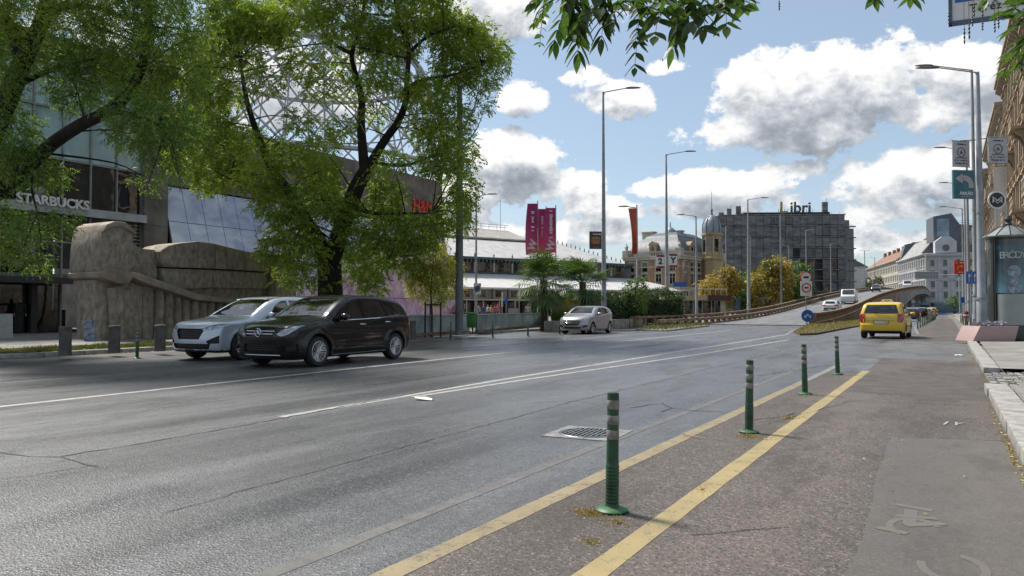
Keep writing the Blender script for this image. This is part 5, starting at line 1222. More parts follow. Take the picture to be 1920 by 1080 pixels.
MB().tube([(10, 3, 32.2), (24, 3, 31)], .08, 4).tube([(10, 3, 33), (24, 3, 31.8)], .06, 4).build('roof_rail', M_ZNC, wf)
far2 = far+dirv*82; cr = thing('tenement_house', 'long cream house with red tile roof receding beyond the flyover', 'building', ((far2).x, far2.y, 0), wing_rot)
front(cr, 81, 22, 16, M_CRM, 20, 4, wB, cor=True, pil=False)
MB().prism([(-.6, 22.2), (8, 28.5), (16, 22.2)], 0, 81, 'yz').build('tiled_roof', M_TILE, cr)
for i in range(7): MB().box((8+11*i, 7+random.random(), 28.6), (2, 1.2, 2.2)).build('chimney', M_TILE, cr)
far3 = far2+dirv*70-Vector((14, 0, 0)); g3 = thing('tenement_house', 'small grey house at the far end of the avenue right of the dark block', 'building', (far3.x, far3.y, 0), wing_rot); front(g3, 60, 24, 16, M_WST, 12, 4, wB, cor=True, pil=False); MB().prism([(-.6, 24.2), (8, 29), (16, 24.2)], 0, 60, 'yz').build('slate_roof', M_SLT, g3)

# brown ornate terrace along the right pavement ----------------------------------------------------
M_BRS = pm('brown_sandstone', (.42, .33, .235), .85, scale=.8, var=.25, bump=.3, dirt=.45, dirtcol=(.11, .085, .06))
M_BRS2 = pm('pale_sandstone', (.43, .36, .27), .85, scale=.8, var=.2, bump=.3, dirt=.4, dirtcol=(.16, .13, .10))
wC = win_mesh(1.25, 2.3, M_BRS, M_GLDK, depth=.28); wD = win_mesh(1.25, 2.2, M_BRS2, M_GLDK, depth=.28)
def terrace(y1, L_, H_, mat, wm, label, xo=6.0, nb=None):
    r_ = thing('tenement_house', label, 'building', (xo, y1, 0), R(-90)); nb = nb or int(L_/3.6)
    front(r_, L_, H_, 14, mat, nb, 5, wm, ground=5.0)
    con = MB().prism([(0, 0), (-.9, 0), (-.9, -.25), (-.5, -.5), (-.25, -1.0), (0, -1.1)], -.16, .16, 'yz').mesh('console', mat)
    k = .6
    while k < L_: inst('console', con, r_, (k, 0, H_-.5)); k += 1.2
    for i in range(0, nb, 3):
        u = L_/nb*(i+.5)
        for z in (9.0, 15.6):
            b_ = MB().box2((u-1.4, -1.25, z), (u+1.4, 0, z+.22)).box2((u-1.4, -1.25, z+1.1), (u+1.4, -1.1, z+1.25)); o = b_.build('balcony', mat, r_)
            for q in range(9): MB().lathe([(.05, z+.2), (.1, z+.5), (.05, z+.9), (.07, z+1.1)], c=(u-1.3+2.6*q/8, -1.17, 0), n=6).build('baluster', mat, o)
            for s in (-.9, .9): inst('console', con, r_, (u+s, 0, z), scale=(1.3, 1, 1.1))
    for z in (1, 2, 3, 4): MB().box2((0, -.12, z+.05), (L_, .0, z+.92)).build('rusticated_band', mat, r_)
    for i in range(nb):
        u = L_/nb*(i+.5); MB().box2((u-.95, -.16, .3), (u+.95, -.1, 3.9)).build('shop_window', M_GLDK, r_)
    return r_
terrace(96, 44, 25.3, M_BRS, wC, 'brown stone tenement with deep cornice and balconies at the right edge')
terrace(128, 31.8, 23.5, M_BRS2, wD, 'paler stone tenement behind the round metro sign')
terrace(170, 41.8, 21.5, M_BRS, wC, 'farther brown tenement seen past the lamp posts')
MB_R = MB()
ban = thing('vertical_banner', 'tall white banner fixed to the brown tenement front', 'banner', (5.1, 90.5, 0)); MB().box2((-.55, -.03, 9.6), (.55, .03, 15.8)).build('cloth', pm('banner_white', (.62, .61, .58), .8, var=.05), ban); MB().tube([(-.6, 0, 15.9), (.9, 0, 15.9)], .03, 5).tube([(-.6, 0, 9.5), (.9, 0, 9.5)], .03, 5).build('bracket', M_DALU, ban)
# ------------------------------------------------------------------ trees
M_BARK = pm('dark_bark', (.022, .018, .014), .95, scale=6, var=.3, bump=1, bscale=18, stretch=(1, 1, .3))
M_BARK2 = pm('grey_bark', (.12, .10, .08), .95, scale=8, var=.3, bump=.8, bscale=30)
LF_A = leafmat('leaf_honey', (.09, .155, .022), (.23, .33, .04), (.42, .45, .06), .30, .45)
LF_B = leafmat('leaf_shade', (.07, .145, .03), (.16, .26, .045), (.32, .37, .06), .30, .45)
LF_Y = leafmat('leaf_yellow', (.19, .26, .03), (.36, .38, .04), (.50, .42, .06), .8, .5)
LF_AUT = leafmat('leaf_autumn', (.10, .14, .02), (.34, .24, .05), (.42, .21, .05), .16, .3)
LF_G2 = leafmat('leaf_mid', (.045, .10, .018), (.09, .165, .03), (.15, .20, .045), .25, .35)
LF_HEDGE = leafmat('leaf_hedge', (.018, .045, .010), (.04, .085, .018), (.09, .15, .03), .7, .25)
LF_PALM = leafmat('leaf_palm', (.03, .07, .02), (.07, .13, .035), (.13, .19, .06), .8, .3)
LF_NEAR = leafmat('leaf_near', (.022, .055, .012), (.042, .09, .018), (.075, .13, .02), 6, .55)
def leaves(name, P, Dv, ln, wd, parent, mat, spray=9, slen=.34, droop=.5, rng=None):
    """pinnate sprays: P origins, Dv directions; every leaflet is its own small face"""
    n = len(P); rng = rng or np.random.default_rng(3)
    up = np.array([0, 0, 1.]); Dv = Dv/np.maximum(np.linalg.norm(Dv, axis=1)[:, None], 1e-6)
    side = np.cross(Dv, up+rng.normal(0, .35, (n, 3))); side /= np.maximum(np.linalg.norm(side, axis=1)[:, None], 1e-6)
    V = []; 
    sl = slen*rng.uniform(.6, 1.25, n)
    for k in range(spray):
        f = (k+1)/spray; s = (-1 if k % 2 else 1)*(0 if k == spray-1 else 1)
        c = P+Dv*(sl*f)[:, None]-up*(droop*sl*f*f)[:, None]
        d = Dv*.55+side*s*.9-up*.35*f-up*.15+rng.normal(0, .18, (n, 3)); d /= np.linalg.norm(d, axis=1)[:, None]
        l = ln*rng.uniform(.7, 1.2, n)[:, None]; w_ = np.cross(d, up+rng.normal(0, .6, (n, 3))); w_ /= np.maximum(np.linalg.norm(w_, axis=1)[:, None], 1e-6); w_ *= wd*.5*rng.uniform(.8, 1.2, n)[:, None]
        V.append(np.stack([c, c+d*l*.45+w_, c+d*l, c+d*l*.45-w_], 1))
    V = np.concatenate(V).reshape(-1, 3); m = len(V)//4
    me = bpy.data.meshes.new(name); me.vertices.add(m*4); me.vertices.foreach_set('co', V.ravel())
    me.loops.add(m*4); me.loops.foreach_set('vertex_index', np.arange(m*4, dtype=np.int32)); me.polygons.add(m)
    me.polygons.foreach_set('loop_start', np.arange(0, m*4, 4, dtype=np.int32))
    me.update(calc_edges=True); me.materials.append(mat)
    o = bpy.data.objects.new(name, me); return link(o, parent)
def limb_path(pts, n=5):
    P = [Vector(p) for p in pts]; out = []
    for i in range(len(P)-1):
        p0, p1, p2, p3 = P[max(i-1, 0)], P[i], P[i+1], P[min(i+2, len(P)-1)]
        for k in range(n):
            t = k/n; out.append(.5*((2*p1)+(p2-p0)*t+(2*p0-5*p1+4*p2-p3)*t*t+(3*p1-p0-3*p2+p3)*t**3))
    out.append(P[-1]); return out
def cluster_pts(cl, rng, dens, base, twigs, limbs_v, hang=.5):
    """points and outward directions in each clump; a twig from the nearest limb feeds it"""
    PP = []; DD = []
    for (c, r, w_) in cl:
        c = np.array(c); r = np.array(r); n = max(8, int(dens*w_*r[0]*r[2]))
        d = rng.normal(0, 1, (n, 3)); d /= np.linalg.norm(d, axis=1)[:, None]; rr = rng.uniform(.25, 1.0, n)**.55*rng.uniform(.9, 1.12, n)
        # uneven outline: lobes
        lob = 1+.22*np.sin(d[:, 0]*5+c[0])*np.sin(d[:, 2]*6+c[2]*2)+.12*np.sin(d[:, 1]*9+c[1])
        PP.append(c+d*r*(rr*lob)[:, None]*.9); DD.append(d*np.array([1, 1, .5])-np.array([0, 0, hang])+rng.normal(0, .75, (n, 3)))
        if limbs_v is not None:
            j = np.argmin(((limbs_v-c)**2).sum(1)+3*np.maximum(0, limbs_v[:, 2]-c[2])**2); a = Vector(limbs_v[j]); b = Vector(c)
            L_ = (b-a).length
            if L_ > .4:
                mid = a.lerp(b, .5)+Vector((rng.normal(0, .12), rng.normal(0, .12), .12))*L_*.5
                twigs.append((limb_path([a, mid, b], 4), min(.06, .012+.010*L_)))
            for _ in range(4):
                e = Vector(c+rng.normal(0, .62, 3)*r); s_ = b.lerp(a, rng.uniform(0, .35)); twigs.append((limb_path([s_, s_.lerp(e, .5)+Vector((0, 0, .15)), e], 3), .010))
    return np.concatenate(PP), np.concatenate(DD)
def tree(name, label, base, limbs, clumps, lmat, dens=60, ln=.12, wd=.045, spray=9, slen=.36, group=None, bark=None, seed=1, hang=.5, droop=.5):
    rng = np.random.default_rng(seed); bx, by = base[0], base[1]; root = thing(name, label, 'tree', (bx, by, 0), group=group); off = np.array([bx, by, 0])
    mb = MB(); LV = []
    for pts, r0, r1 in limbs:
        p = limb_path([Vector(q)-Vector(off) for q in pts]); n = len(p); mb.tube(p, [r0+(r1-r0)*(i/(n-1))**.8 for i in range(n)], 10)
        if r1 < .3 or len(limbs) < 3: LV += [tuple(q) for q in p[len(p)//4:]]
    tr = mb.build('trunk', bark or M_BARK, root, smooth=80)
    tw = []; P, D = cluster_pts([(np.array(c)-off, r, w_) for c, r, w_ in clumps], rng, dens, off, tw, np.array(LV), hang)
    tb = MB()
    for p, r_ in tw: tb.tube(p, [r_*(1-.8*i/(len(p)-1)) for i in range(len(p))], 5, cap=False)
    tb.build('branches', bark or M_BARK, root, smooth=80)
    leaves('crown', P, D, ln, wd, root, lmat, spray, slen, droop, rng)
    return root
def cl(px, py, rx, ry, D, w=1, rnd=random):
    c = at(px, py, D); s = D/F; return (tuple(c), (rx*s, (rx+ry)/2*s*1.1, ry*s), w)
# big honey locust in the middle
DA = 33.0; A_ = lambda px, py, d=0: tuple(at(px, py, DA+d))
baseA = gd(622, 635)
limbsA = [([(baseA.x, baseA.y, -.1), A_(620, 570), A_(619, 520), A_(618, 478)], .62, .50), ([(baseA.x, baseA.y, -.1), (baseA.x, baseA.y, .35)], .85, .62),
    ([A_(620, 500), A_(598, 452), A_(568, 405), A_(535, 352), A_(508, 312), A_(482, 250, -1), A_(462, 185, -2), A_(450, 110, -2)], .42, .06),
    ([A_(618, 500), A_(640, 430), A_(655, 385), A_(672, 345), A_(686, 320)], .42, .32),
    ([A_(686, 330), A_(681, 290), A_(677, 233, .5), A_(678, 185, 1), A_(665, 133, 1), A_(660, 100, 1), A_(677, 45, 1), A_(690, -60, 1)], .27, .05),
    ([A_(686, 325), A_(699, 300), A_(722, 262, -.5), A_(744, 232, -1), A_(760, 193, -1), A_(763, 150, -1.5), A_(766, 85, -2), A_(748, 40, -2), A_(730, -60, -2)], .25, .05),
    ([A_(762, 165, -1), A_(800, 148, -1.5), A_(850, 140, -2), A_(905, 120, -2)], .10, .03), ([A_(766, 100, -2), A_(800, 70, -2), A_(850, 50, -3)], .09, .03),
    ([A_(660, 100, 1), A_(630, 85, 2), A_(600, 50, 3), A_(585, 0, 3)], .12, .04), ([A_(700, 305), A_(760, 310, 1), A_(820, 290, 2), A_(850, 300, 2)], .10, .03),
    ([A_(655, 385), A_(700, 400, -1), A_(760, 400, -2), A_(810, 400, -2)], .12, .03), ([A_(535, 352), A_(480, 350, -1), A_(430, 335, -2)], .10, .03), ([A_(508, 312), A_(470, 300, 1), A_(410, 270, 2)], .1, .03)]
CA = [(560, 120, 46, 34, .5), (500, 150, 40, 30, .35), (600, 170, 36, 30, .4), (560, 225, 40, 24, .45), (640, 130, 34, 26, .4), (700, 215, 30, 24, .35), (930, 90, 30, 26, .6), (900, 60, 30, 26, .6), (905, 105, 42, 34, .7), (935, 120, 22, 14, .35), (845, 60, 62, 45, 1), (790, 20, 70, 50, 1), (880, 60, 30, 28, .7), (850, 130, 55, 36, 1), (900, 150, 40, 22, .7), (905, 190, 34, 20, .28),
      (800, 175, 55, 38, .9), (860, 215, 40, 30, .6), (820, 255, 55, 36, .8), (862, 285, 32, 40, .7), (868, 350, 30, 42, .75), (845, 400, 40, 42, .85), (815, 312, 44, 30, .8), (790, 436, 48, 38, 1), (740, 300, 40, 24, .5), (725, 372, 34, 44, .9),
      (728, 440, 50, 44, 1), (688, 500, 46, 42, .95), (700, 545, 30, 20, .6), (665, 450, 40, 40, .8), (760, 480, 40, 34, .8), (640, 395, 40, 44, .8), (590, 370, 52, 44, .9), (552, 430, 48, 40, .9), (575, 480, 44, 40, .8), (560, 520, 34, 28, .6),
      (600, 535, 24, 20, .45), (510, 470, 36, 34, .6), (520, 380, 50, 42, .9), (480, 330, 52, 36, .9), (430, 300, 46, 36, .9), (390, 340, 40, 26, .7), (350, 300, 46, 36, .9),
      (400, 240, 50, 36, .9), (470, 262, 40, 30, .7), (540, 290, 46, 32, .75), (600, 275, 40, 30, .6), (640, 235, 34, 26, .45), (600, 320, 42, 34, .8), (665, 170, 34, 26, .4), (720, 140, 44, 34, .7), (740, 80, 60, 42, .9), (690, 60, 50, 40, .8),
      (630, 30, 56, 36, .8), (560, 20, 60, 36, .8), (490, 40, 66, 44, 1), (430, 30, 60, 50, 1), (400, 100, 56, 44, 1), (460, 110, 40, 30, .6), (440, 180, 34, 26, .5), (390, 170, 50, 38, .9), (530, 70, 36, 24, .5), (610, 90, 30, 22, .35),
      (700, -40, 90, 40, 1), (820, -50, 80, 40, 1), (560, -50, 100, 40, 1), (400, -50, 90, 50, 1), (650, -110, 160, 50, 1), (780, 230, 30, 20, .4), (700, 330, 26, 22, .4), (360, 230, 34, 44, .6), (345, 130, 30, 40, .5)]
clA = []
for (x, y, rx, ry, w_) in CA:
    for d, ww in ((random.uniform(-3.2, -.8), .6), (random.uniform(.6, 3.4), .6)): clA.append(cl(x+random.uniform(-8, 8), y+random.uniform(-6, 6), rx, ry, DA+d, w_*ww))
tree('locust_tree', 'big feathery green tree with forked black trunk behind the parked-looking pair of cars'.replace('parked-looking ', ''), baseA, limbsA, clA, LF_A, dens=540, ln=.135, wd=.058, spray=9, slen=.30, seed=5, hang=.15, droop=.22)
# tree at the left edge, nearer
DB = 20.5; B_ = lambda px, py, d=0: tuple(at(px, py, DB+d))
limbsB = [([(B_(-150, 640)[0], B_(-150, 640)[1], -.1), B_(-120, 520), B_(-90, 420), B_(-50, 320), B_(-15, 245), B_(22, 165), B_(55, 90), B_(82, 30), B_(110, -80)], .50, .16),
    ([B_(-110, 250), B_(-60, 120), B_(-20, 10)], .2, .14), ([B_(40, 110), B_(25, 60), B_(-15, 5), B_(-60, -60)], .22, .1),
    ([B_(-110, 470), B_(-60, 400), B_(10, 350), B_(60, 305, -.5), B_(100, 268, -.5), B_(150, 235, -1), B_(198, 210, -1), B_(245, 170, -1), B_(272, 100, -1), B_(278, 40, -1), B_(272, -40, -1)], .26, .09),
    ([B_(198, 210, -1), B_(250, 215, -1), B_(310, 240, -1)], .09, .03), ([B_(82, 30), B_(150, 10), B_(230, 30), B_(320, 60)], .1, .03), ([B_(22, 165), B_(100, 130, 1), B_(180, 110, 1), B_(280, 120, 1)], .09, .03), ([B_(100, 268), B_(60, 330, -1), B_(70, 400, -1)], .06, .02)]
CB = [(40, -30, 120, 50, 1), (180, -30, 110, 50, 1), (300, -20, 100, 50, 1), (130, 40, 70, 45, 1), (230, 60, 70, 50, 1), (310, 60, 60, 60, 1), (180, 120, 70, 50, 1), (100, 110, 50, 40, .8), (270, 140, 66, 50, 1), (340, 150, 48, 60, .9),
      (140, 170, 50, 34, .8), (220, 185, 60, 40, .9), (300, 220, 60, 50, 1), (350, 240, 42, 46, .7), (250, 245, 50, 34, .8), (300, 290, 40, 40, .8), (282, 340, 24, 26, .5),  
      (20, 250, 46, 60, 1), (40, 310, 50, 44, 1), (90, 330, 40, 30, .8), (110, 420, 34, 30, .7), (55, 430, 44, 32, .8), (40, 475, 44, 26, .6),  (-10, 420, 40, 60, .9), (80, 500, 36, 20, .4), 
      (-40, 150, 60, 90, 1), (-60, 300, 60, 90, 1), (330, 330, 24, 16, .3), (-20, 30, 60, 60, 1), (20, 100, 40, 60, .8), (375, 60, 34, 40, .5), (250, -110, 200, 60, 1), (30, -110, 160, 60, 1)]
clB = []
for (x, y, rx, ry, w_) in CB:
    for d, ww in ((random.uniform(-2.2, -.4), .6), (random.uniform(.4, 2.2), .6)): clB.append(cl(x+random.uniform(-8, 8), y+random.uniform(-6, 6), rx, ry, DB+d, w_*ww))
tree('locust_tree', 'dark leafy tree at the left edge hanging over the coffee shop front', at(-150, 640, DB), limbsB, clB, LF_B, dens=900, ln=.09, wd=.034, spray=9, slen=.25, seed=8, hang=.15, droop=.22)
# young yellow tree with three stakes
yb = gd(810, 632); Dy = yb.dot(Vector((-math.sin(YAW), math.cos(YAW), 0)))
CY = [(810, 470, 34, 22, 1), (782, 500, 32, 24, 1), (838, 498, 34, 26, 1), (812, 515, 44, 28, 1), (785, 535, 34, 22, .9), (840, 540, 32, 24, .9), (812, 555, 30, 20, .7), (770, 520, 18, 14, .5), (858, 520, 14, 16, .4), (800, 455, 18, 12, .5), (828, 568, 14, 12, .4)]
ytr = tree('young_tree', 'young yellow-green street tree held by three dark stakes', yb, [([(yb.x, yb.y, -.05), tuple(at(810, 590, Dy)), tuple(at(808, 540, Dy)), tuple(at(812, 500, Dy)), tuple(at(812, 465, Dy))], .06, .02)],
    [cl(x, y, rx, ry, Dy+random.uniform(-.5, .5), w_) for x, y, rx, ry, w_ in CY], LF_Y, dens=900, ln=.085, wd=.036, spray=7, slen=.2, bark=M_BARK2, seed=3)
stk = thing('tree_guard', 'three dark brown stakes with crossbars round the young tree', 'tree guard', (yb.x, yb.y, 0))
sp3 = [(.42*math.cos(a), .42*math.sin(a)) for a in (.3, 2.4, 4.5)]
for x, y in sp3: MB().tube([(x, y, 0), (x, y, 1.62)], .04, 7).build('stake', pm('stake_wood', (.06, .04, .03), .9), stk)
for i in range(3): MB().tube([(*sp3[i], 1.5), (*sp3[(i+1) % 3], 1.5)], .03, 6).build('crossbar', pm('stake_wood', (.06, .04, .03), .9), stk)
# autumn trees by the station square
def simple_tree(px, py0, py1, wpx, D, mat, label, seed, ln=.42, dens=60, name='broadleaf_tree', group=None):
    top = at(px, py0, D).z; b = at(px, 590, D); s = D/F; R_ = wpx*s/2; rng = random.Random(seed); low = max(1.2, at(px, py1, D).z); cs = []
    for k in range(17):
        a = rng.uniform(0, 6.28); h = rng.uniform(.12, .95); rr = R_*math.sqrt(max(.05, 1-(2*h-1)**2))*.72; c = (b.x+rr*math.cos(a), b.y+rr*math.sin(a), low+(top-low)*h); q = R_*rng.uniform(.26, .42); cs.append((c, (q, q, q*.85), 1))
    cs.append(((b.x, b.y, (low+top)/2), (R_*.7, R_*.7, (top-low)*.35), .7))
    return tree(name, label, (b.x, b.y, 0), [([(b.x, b.y, -.1), (b.x, b.y, low), (b.x+.3, b.y, (low+top)/2)], .035*R_+.15, .08), ([(b.x, b.y, low), (b.x-R_*.4, b.y, (low+top)/2), (b.x-R_*.5, b.y, top-1)], .12, .04)], cs, mat, dens=dens, ln=ln, wd=ln*.55, spray=4, slen=ln*1.4, seed=seed, hang=.2, bark=M_BARK2)
simple_tree(1352, 506, 580, 74, 118, LF_AUT, 'low autumn tree nearest the station turret', 11)
simple_tree(1392, 512, 585, 72, 122, LF_G2, 'green tree between the autumn trees by the flyover', 12)
simple_tree(1443, 476, 582, 96, 116, LF_AUT, 'tallest golden brown tree before the dark office block', 13)
simple_tree(1492, 490, 580, 62, 126, LF_G2, 'green tree right of the golden brown one beside the lamp post', 14)
simple_tree(1330, 520, 580, 50, 112, LF_AUT, 'small orange tree behind the terrace pavilion railing', 15)
simple_tree(1630, 519, 556, 18, 230, LF_G2, 'small bright green tree above the flyover, the left one of two', 16, ln=.5, dens=16)
simple_tree(1648, 517, 556, 18, 232, LF_G2, 'small bright green tree above the flyover, the right one of two', 17, ln=.5, dens=16)
simple_tree(1790, 550, 580, 26, 200, LF_G2, 'green street tree behind the bus', 18, ln=.45, dens=16)
simple_tree(1836, 520, 596, 22, 95, LF_G2, 'dark green tree seen between the right lamp posts', 19, ln=.3, dens=30)
# hedge in stone troughs
def leafbox(parent, x0, x1, y0, y1, z0, z1, n, mat, seed, ln=.12, wob=.25):
    rng = np.random.default_rng(seed); P = np.stack([rng.uniform(x0, x1, n), rng.uniform(y0, y1, n), rng.uniform(z0, z1, n)], 1)
    # push towards the surface
    c = np.array([(x0+x1)/2, (y0+y1)/2, (z0+z1)/2]); h = np.array([(x1-x0)/2, (y1-y0)/2, (z1-z0)/2]); q = (P-c)/h; m = np.abs(q).max(1)[:, None]; q = q/m*np.maximum(m, rng.uniform(.7, 1.0, (n, 1))); P2 = c+q*h
    P2[:, 2] += wob*np.sin(P2[:, 0]*1.7)*np.sin(P2[:, 1]*1.3+1)*(P2[:, 2]-z0)/(z1-z0); P2[:, :2] += rng.normal(0, .08, (n, 2))
    return leaves('foliage', P2, q+rng.normal(0, .4, (n, 3)), ln, ln*.45, parent, mat, 5, ln*1.8, .2, rng)
def seg_thing(name, label, cat, a, b):
    d = b-a; return thing(name, label, cat, (a.x, a.y, 0), math.atan2(d.y, d.x)), d.length
h0, h1 = gd(1147, 606), gd(1272, 602)
def at_ground(px, D): p = at(px, 560, D); return Vector((p.x, p.y, 0))
for (pa, pb, D0, D1, zt, lab, sd_) in ((1140, 1206, 50, 55, 2.25, 'dense dark green hedge behind the small silver hatchback', 31), (1200, 1284, 56, 62, 2.75, 'taller dense hedge left of the flyover barrier', 32)):
    a, b = at_ground(pa, D0), at_ground(pb, D1); hd, L_ = seg_thing('hedge', lab, 'hedge', a, b)
    leafbox(hd, 0, L_, .1, 1.7, .5, zt, 5200, LF_HEDGE, sd_, .13)
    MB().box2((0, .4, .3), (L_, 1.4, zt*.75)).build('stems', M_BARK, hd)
for (pa, pb, D0, D1, lab, ln_) in ((1150, 1205, 49, 54, 'long low stone trough under the dark hedge', 6), (1034, 1064, 43, 44, 'square stone trough left of the silver hatchback', 2)):
    a, b = at_ground(pa, D0), at_ground(pb, D1); tq, L_ = seg_thing('stone_trough', lab, 'planter', a, b); nn = ln_
    for i in range(nn): MB().box2((L_*i/nn+.01, -.1, 0), (L_*(i+1)/nn-.01, .6, .62)).build('trough_block', M_CONC, tq, bevel=.02)
b_ = at_ground(1048, 44); gr_ = thing('grass_clump', 'tall spiky green grass growing in the square stone trough', 'plant', (b_.x, b_.y, .5)); vs = []; fs = []
for i in range(420):
    a = random.uniform(0, 6.28); l = random.uniform(.5, 1.15); r = random.uniform(0, .35); sp = random.uniform(.1, .5); k = len(vs); x, y = r*math.cos(a), r*math.sin(a)
    vs += [(x-.02, y, 0), (x+.02, y, 0), (x+sp*l*math.cos(a)+.01, y+sp*l*math.sin(a), l)]; fs.append((k, k+1, k+2))
MB().add(vs, fs).build('blades', LF_G2, gr_, fixn=False)
# tall shoots beside the hedge
bS = at_ground(1192, 53); leafy = thing('shrub', 'light green upright shrub rising above the dark hedge', 'shrub', (bS.x, bS.y, 0)); leafbox(leafy, -.6, .6, -.4, .4, 1.4, 3.3, 500, LF_G2, 41, .16); MB().tube([(0, 0, 0), (0, 0, 3)], .04, 6).build('stem', M_BARK, leafy)
# fan palms
def palm(px, py_top, D, label, seed, H, sc=1):
    rng = random.Random(seed); b = at_ground(px, D); r_ = thing('fan_palm', label, 'palm tree', (b.x, b.y, 0), group='fan palms')
    MB().tube([(0, 0, 0), (.03, 0, H*.5), (0, .03, H)], [.24, .19, .22], 10).build('trunk', pm('palm_fibre', (.10, .07, .045), .95, scale=12, var=.4, bump=1), r_, smooth=80)
    for i in range(64):
        a = rng.uniform(0, 6.28); el = rng.uniform(-1.05, 1.35); st = rng.uniform(.6, 1.0)*sc; d = Vector((math.cos(a)*math.cos(el), math.sin(a)*math.cos(el), math.sin(el)))
        p0 = Vector((0, 0, H+rng.uniform(-.35, .15))); p1 = p0+d*st; side_ = d.cross(Vector((0, 0, 1))).normalized(); upv = side_.cross(d).normalized(); mb = MB(); mb.tube([p0, p1], .014, 4)
        nb = 16; vs = []; fs = []
        for k in range(nb):
            th = -1.75+3.5*k/(nb-1); l = (.62+.2*math.cos(th))*sc; dd = (d*math.cos(th)+side_*math.sin(th)).normalized(); ww = dd.cross(upv).normalized()*.035; m_ = p1+dd*l*.5; e_ = p1+dd*l-Vector((0, 0, .22*l+.1*rng.random())); q = len(vs)
            vs += [tuple(p1), tuple(m_+ww+upv*.02), tuple(e_), tuple(m_-ww+upv*.02)]; fs.append((q, q+1, q+2, q+3))
        mb.add(vs, fs); mb.build('frond', LF_PALM, r_, fixn=False)
    return r_
palm(1019, 495, 44, 'bushy fan palm at the end of the glass wall', 4, 3.0, 1.4)
palm(1092, 500, 47, 'second fan palm beside the orange hut', 6, 3.0, 1.35)
# overhanging twigs close to the camera -----------------------------------------------------------
lf_me = []
for q in range(4):
    m_ = MB(); L_, W_h = 1.0, .19+.02*q; n_ = 7; vs = []
    for i in range(n_+1):
        f_ = i/n_; w_ = W_h*math.sin(math.pi*min(1, f_**.75))*(1 if f_ < 1 else 0)+.004; z = -.10*f_*f_; vs += [(f_*L_, -w_, z+.035), (f_*L_, 0, z), (f_*L_, w_, z+.035)]
    m_.add(vs, [f for i in range(n_) for f in ((3*i, 3*i+1, 3*i+4, 3*i+3), (3*i+1, 3*i+2, 3*i+5, 3*i+4))]); lf_me.append(m_.mesh('leaflet', LF_NEAR, 60, fixn=False))
M_TWIG = pm('twig', (.06, .05, .03), .8)
def aim(d, roll):
    q = d.to_track_quat('X', 'Z'); return (q @ Matrix.Rotation(roll, 3, 'X').to_quaternion()).to_euler()
def twig_leaf(root, p, d, ln, npair, lsz, rng):
    """one pinnate leaf: rachis with opposite leaflets"""
    side_ = d.cross(Vector((0, 0, 1))); side_ = side_.normalized() if side_.length > .05 else Vector((1, 0, 0)); 
    vw = (Vector((0, 0, CH))-p).normalized(); side_ = (side_*.4+d.cross(vw).normalized()*.9).normalized()
    pts = [p+d*ln*t-Vector((0, 0, .12*ln*t*t)) for t in np.linspace(0, 1, 6)]; MB().tube(pts, [.0022, .002, .0018, .0015, .0012, .001], 5).build('leaf_stalk', M_TWIG, root)
    for k in range(npair):
        t = (k+.7)/npair; q = p+d*ln*t-Vector((0, 0, .12*ln*t*t))
        for s in (-1, 1):
            dd = (d*.75+side_*s*rng.uniform(.5, .9)+Vector((0, 0, -rng.uniform(.0, .35)))).normalized(); l = lsz*1.3*rng.uniform(.75, 1.15)*(1-.25*abs(t-.5))
            o = inst('leaflet', lf_me[rng.randrange(4)], root, tuple(q), scale=(l, l*rng.uniform(.8, 1.15), l)); o.rotation_euler = aim(dd, rng.uniform(-.7, .7))
    o = inst('leaflet', lf_me[0], root, tuple(pts[-1]), scale=(lsz, lsz, lsz)); o.rotation_euler = aim(d, 0)
DN = 3.2; rg = random.Random(12)
nb1 = thing('leafy_branch', 'near hanging branch with pointed green leaves at the top centre', 'branch', tuple(at(1200, -60, DN)))
o1 = nb1.location.copy()
def LN(px, py, d=0): return at(px, py, DN+d)-o1
MB().tube(limb_path([LN(1560, -90), LN(1400, -40), LN(1250, -30), LN(1100, -22), LN(1020, 10), LN(1000, 45)]), [.006]*10+[.004]*10+[.0025]*6, 6).build('twig', M_TWIG, nb1)
for (a, b_, npr, l) in (((1090, -20), (1083, 88), 7, .085), ((1075, -25), (1038, 70), 5, .06), ((1135, -20), (1128, 62), 5, .075), ((1205, -25), (1190, 95), 8, .06), ((1165, -30), (1150, 30), 4, .06), ((1245, -25), (1228, 40), 4, .09), ((1290, -20), (1262, 80), 4, .085), ((1300, -30), (1300, 30), 4, .08), ((1360, -30), (1362, 34), 4, .085), ((1330, -20), (1320, 44), 3, .08), ((1385, -30), (1398, 5), 3, .08), ((1040, -5), (1000, 40), 5, .035), ((1020, 5), (1012, 66), 5, .03), ((1110, 10), (1072, 60), 4, .055), ((1055, -30), (1000, 2), 4, .06), ((1230, -20), (1270, 20), 3, .075), ((1175, -30), (1215, 8), 3, .07)):
    p = LN(*a, rg.uniform(-.25, .25)); q = LN(*b_, rg.uniform(-.25, .25)); d = q-p; twig_leaf(nb1, p, d.normalized(), d.length, npr+1, l*1.05, rg)
    if l > .055: p2 = p+Vector((rg.uniform(-.07, .07), rg.uniform(-.1, .3), rg.uniform(0, .05))); twig_leaf(nb1, p2, (q-p2+Vector((rg.uniform(-.06, .06), 0, .03))).normalized(), d.length*.75, npr, l, rg)
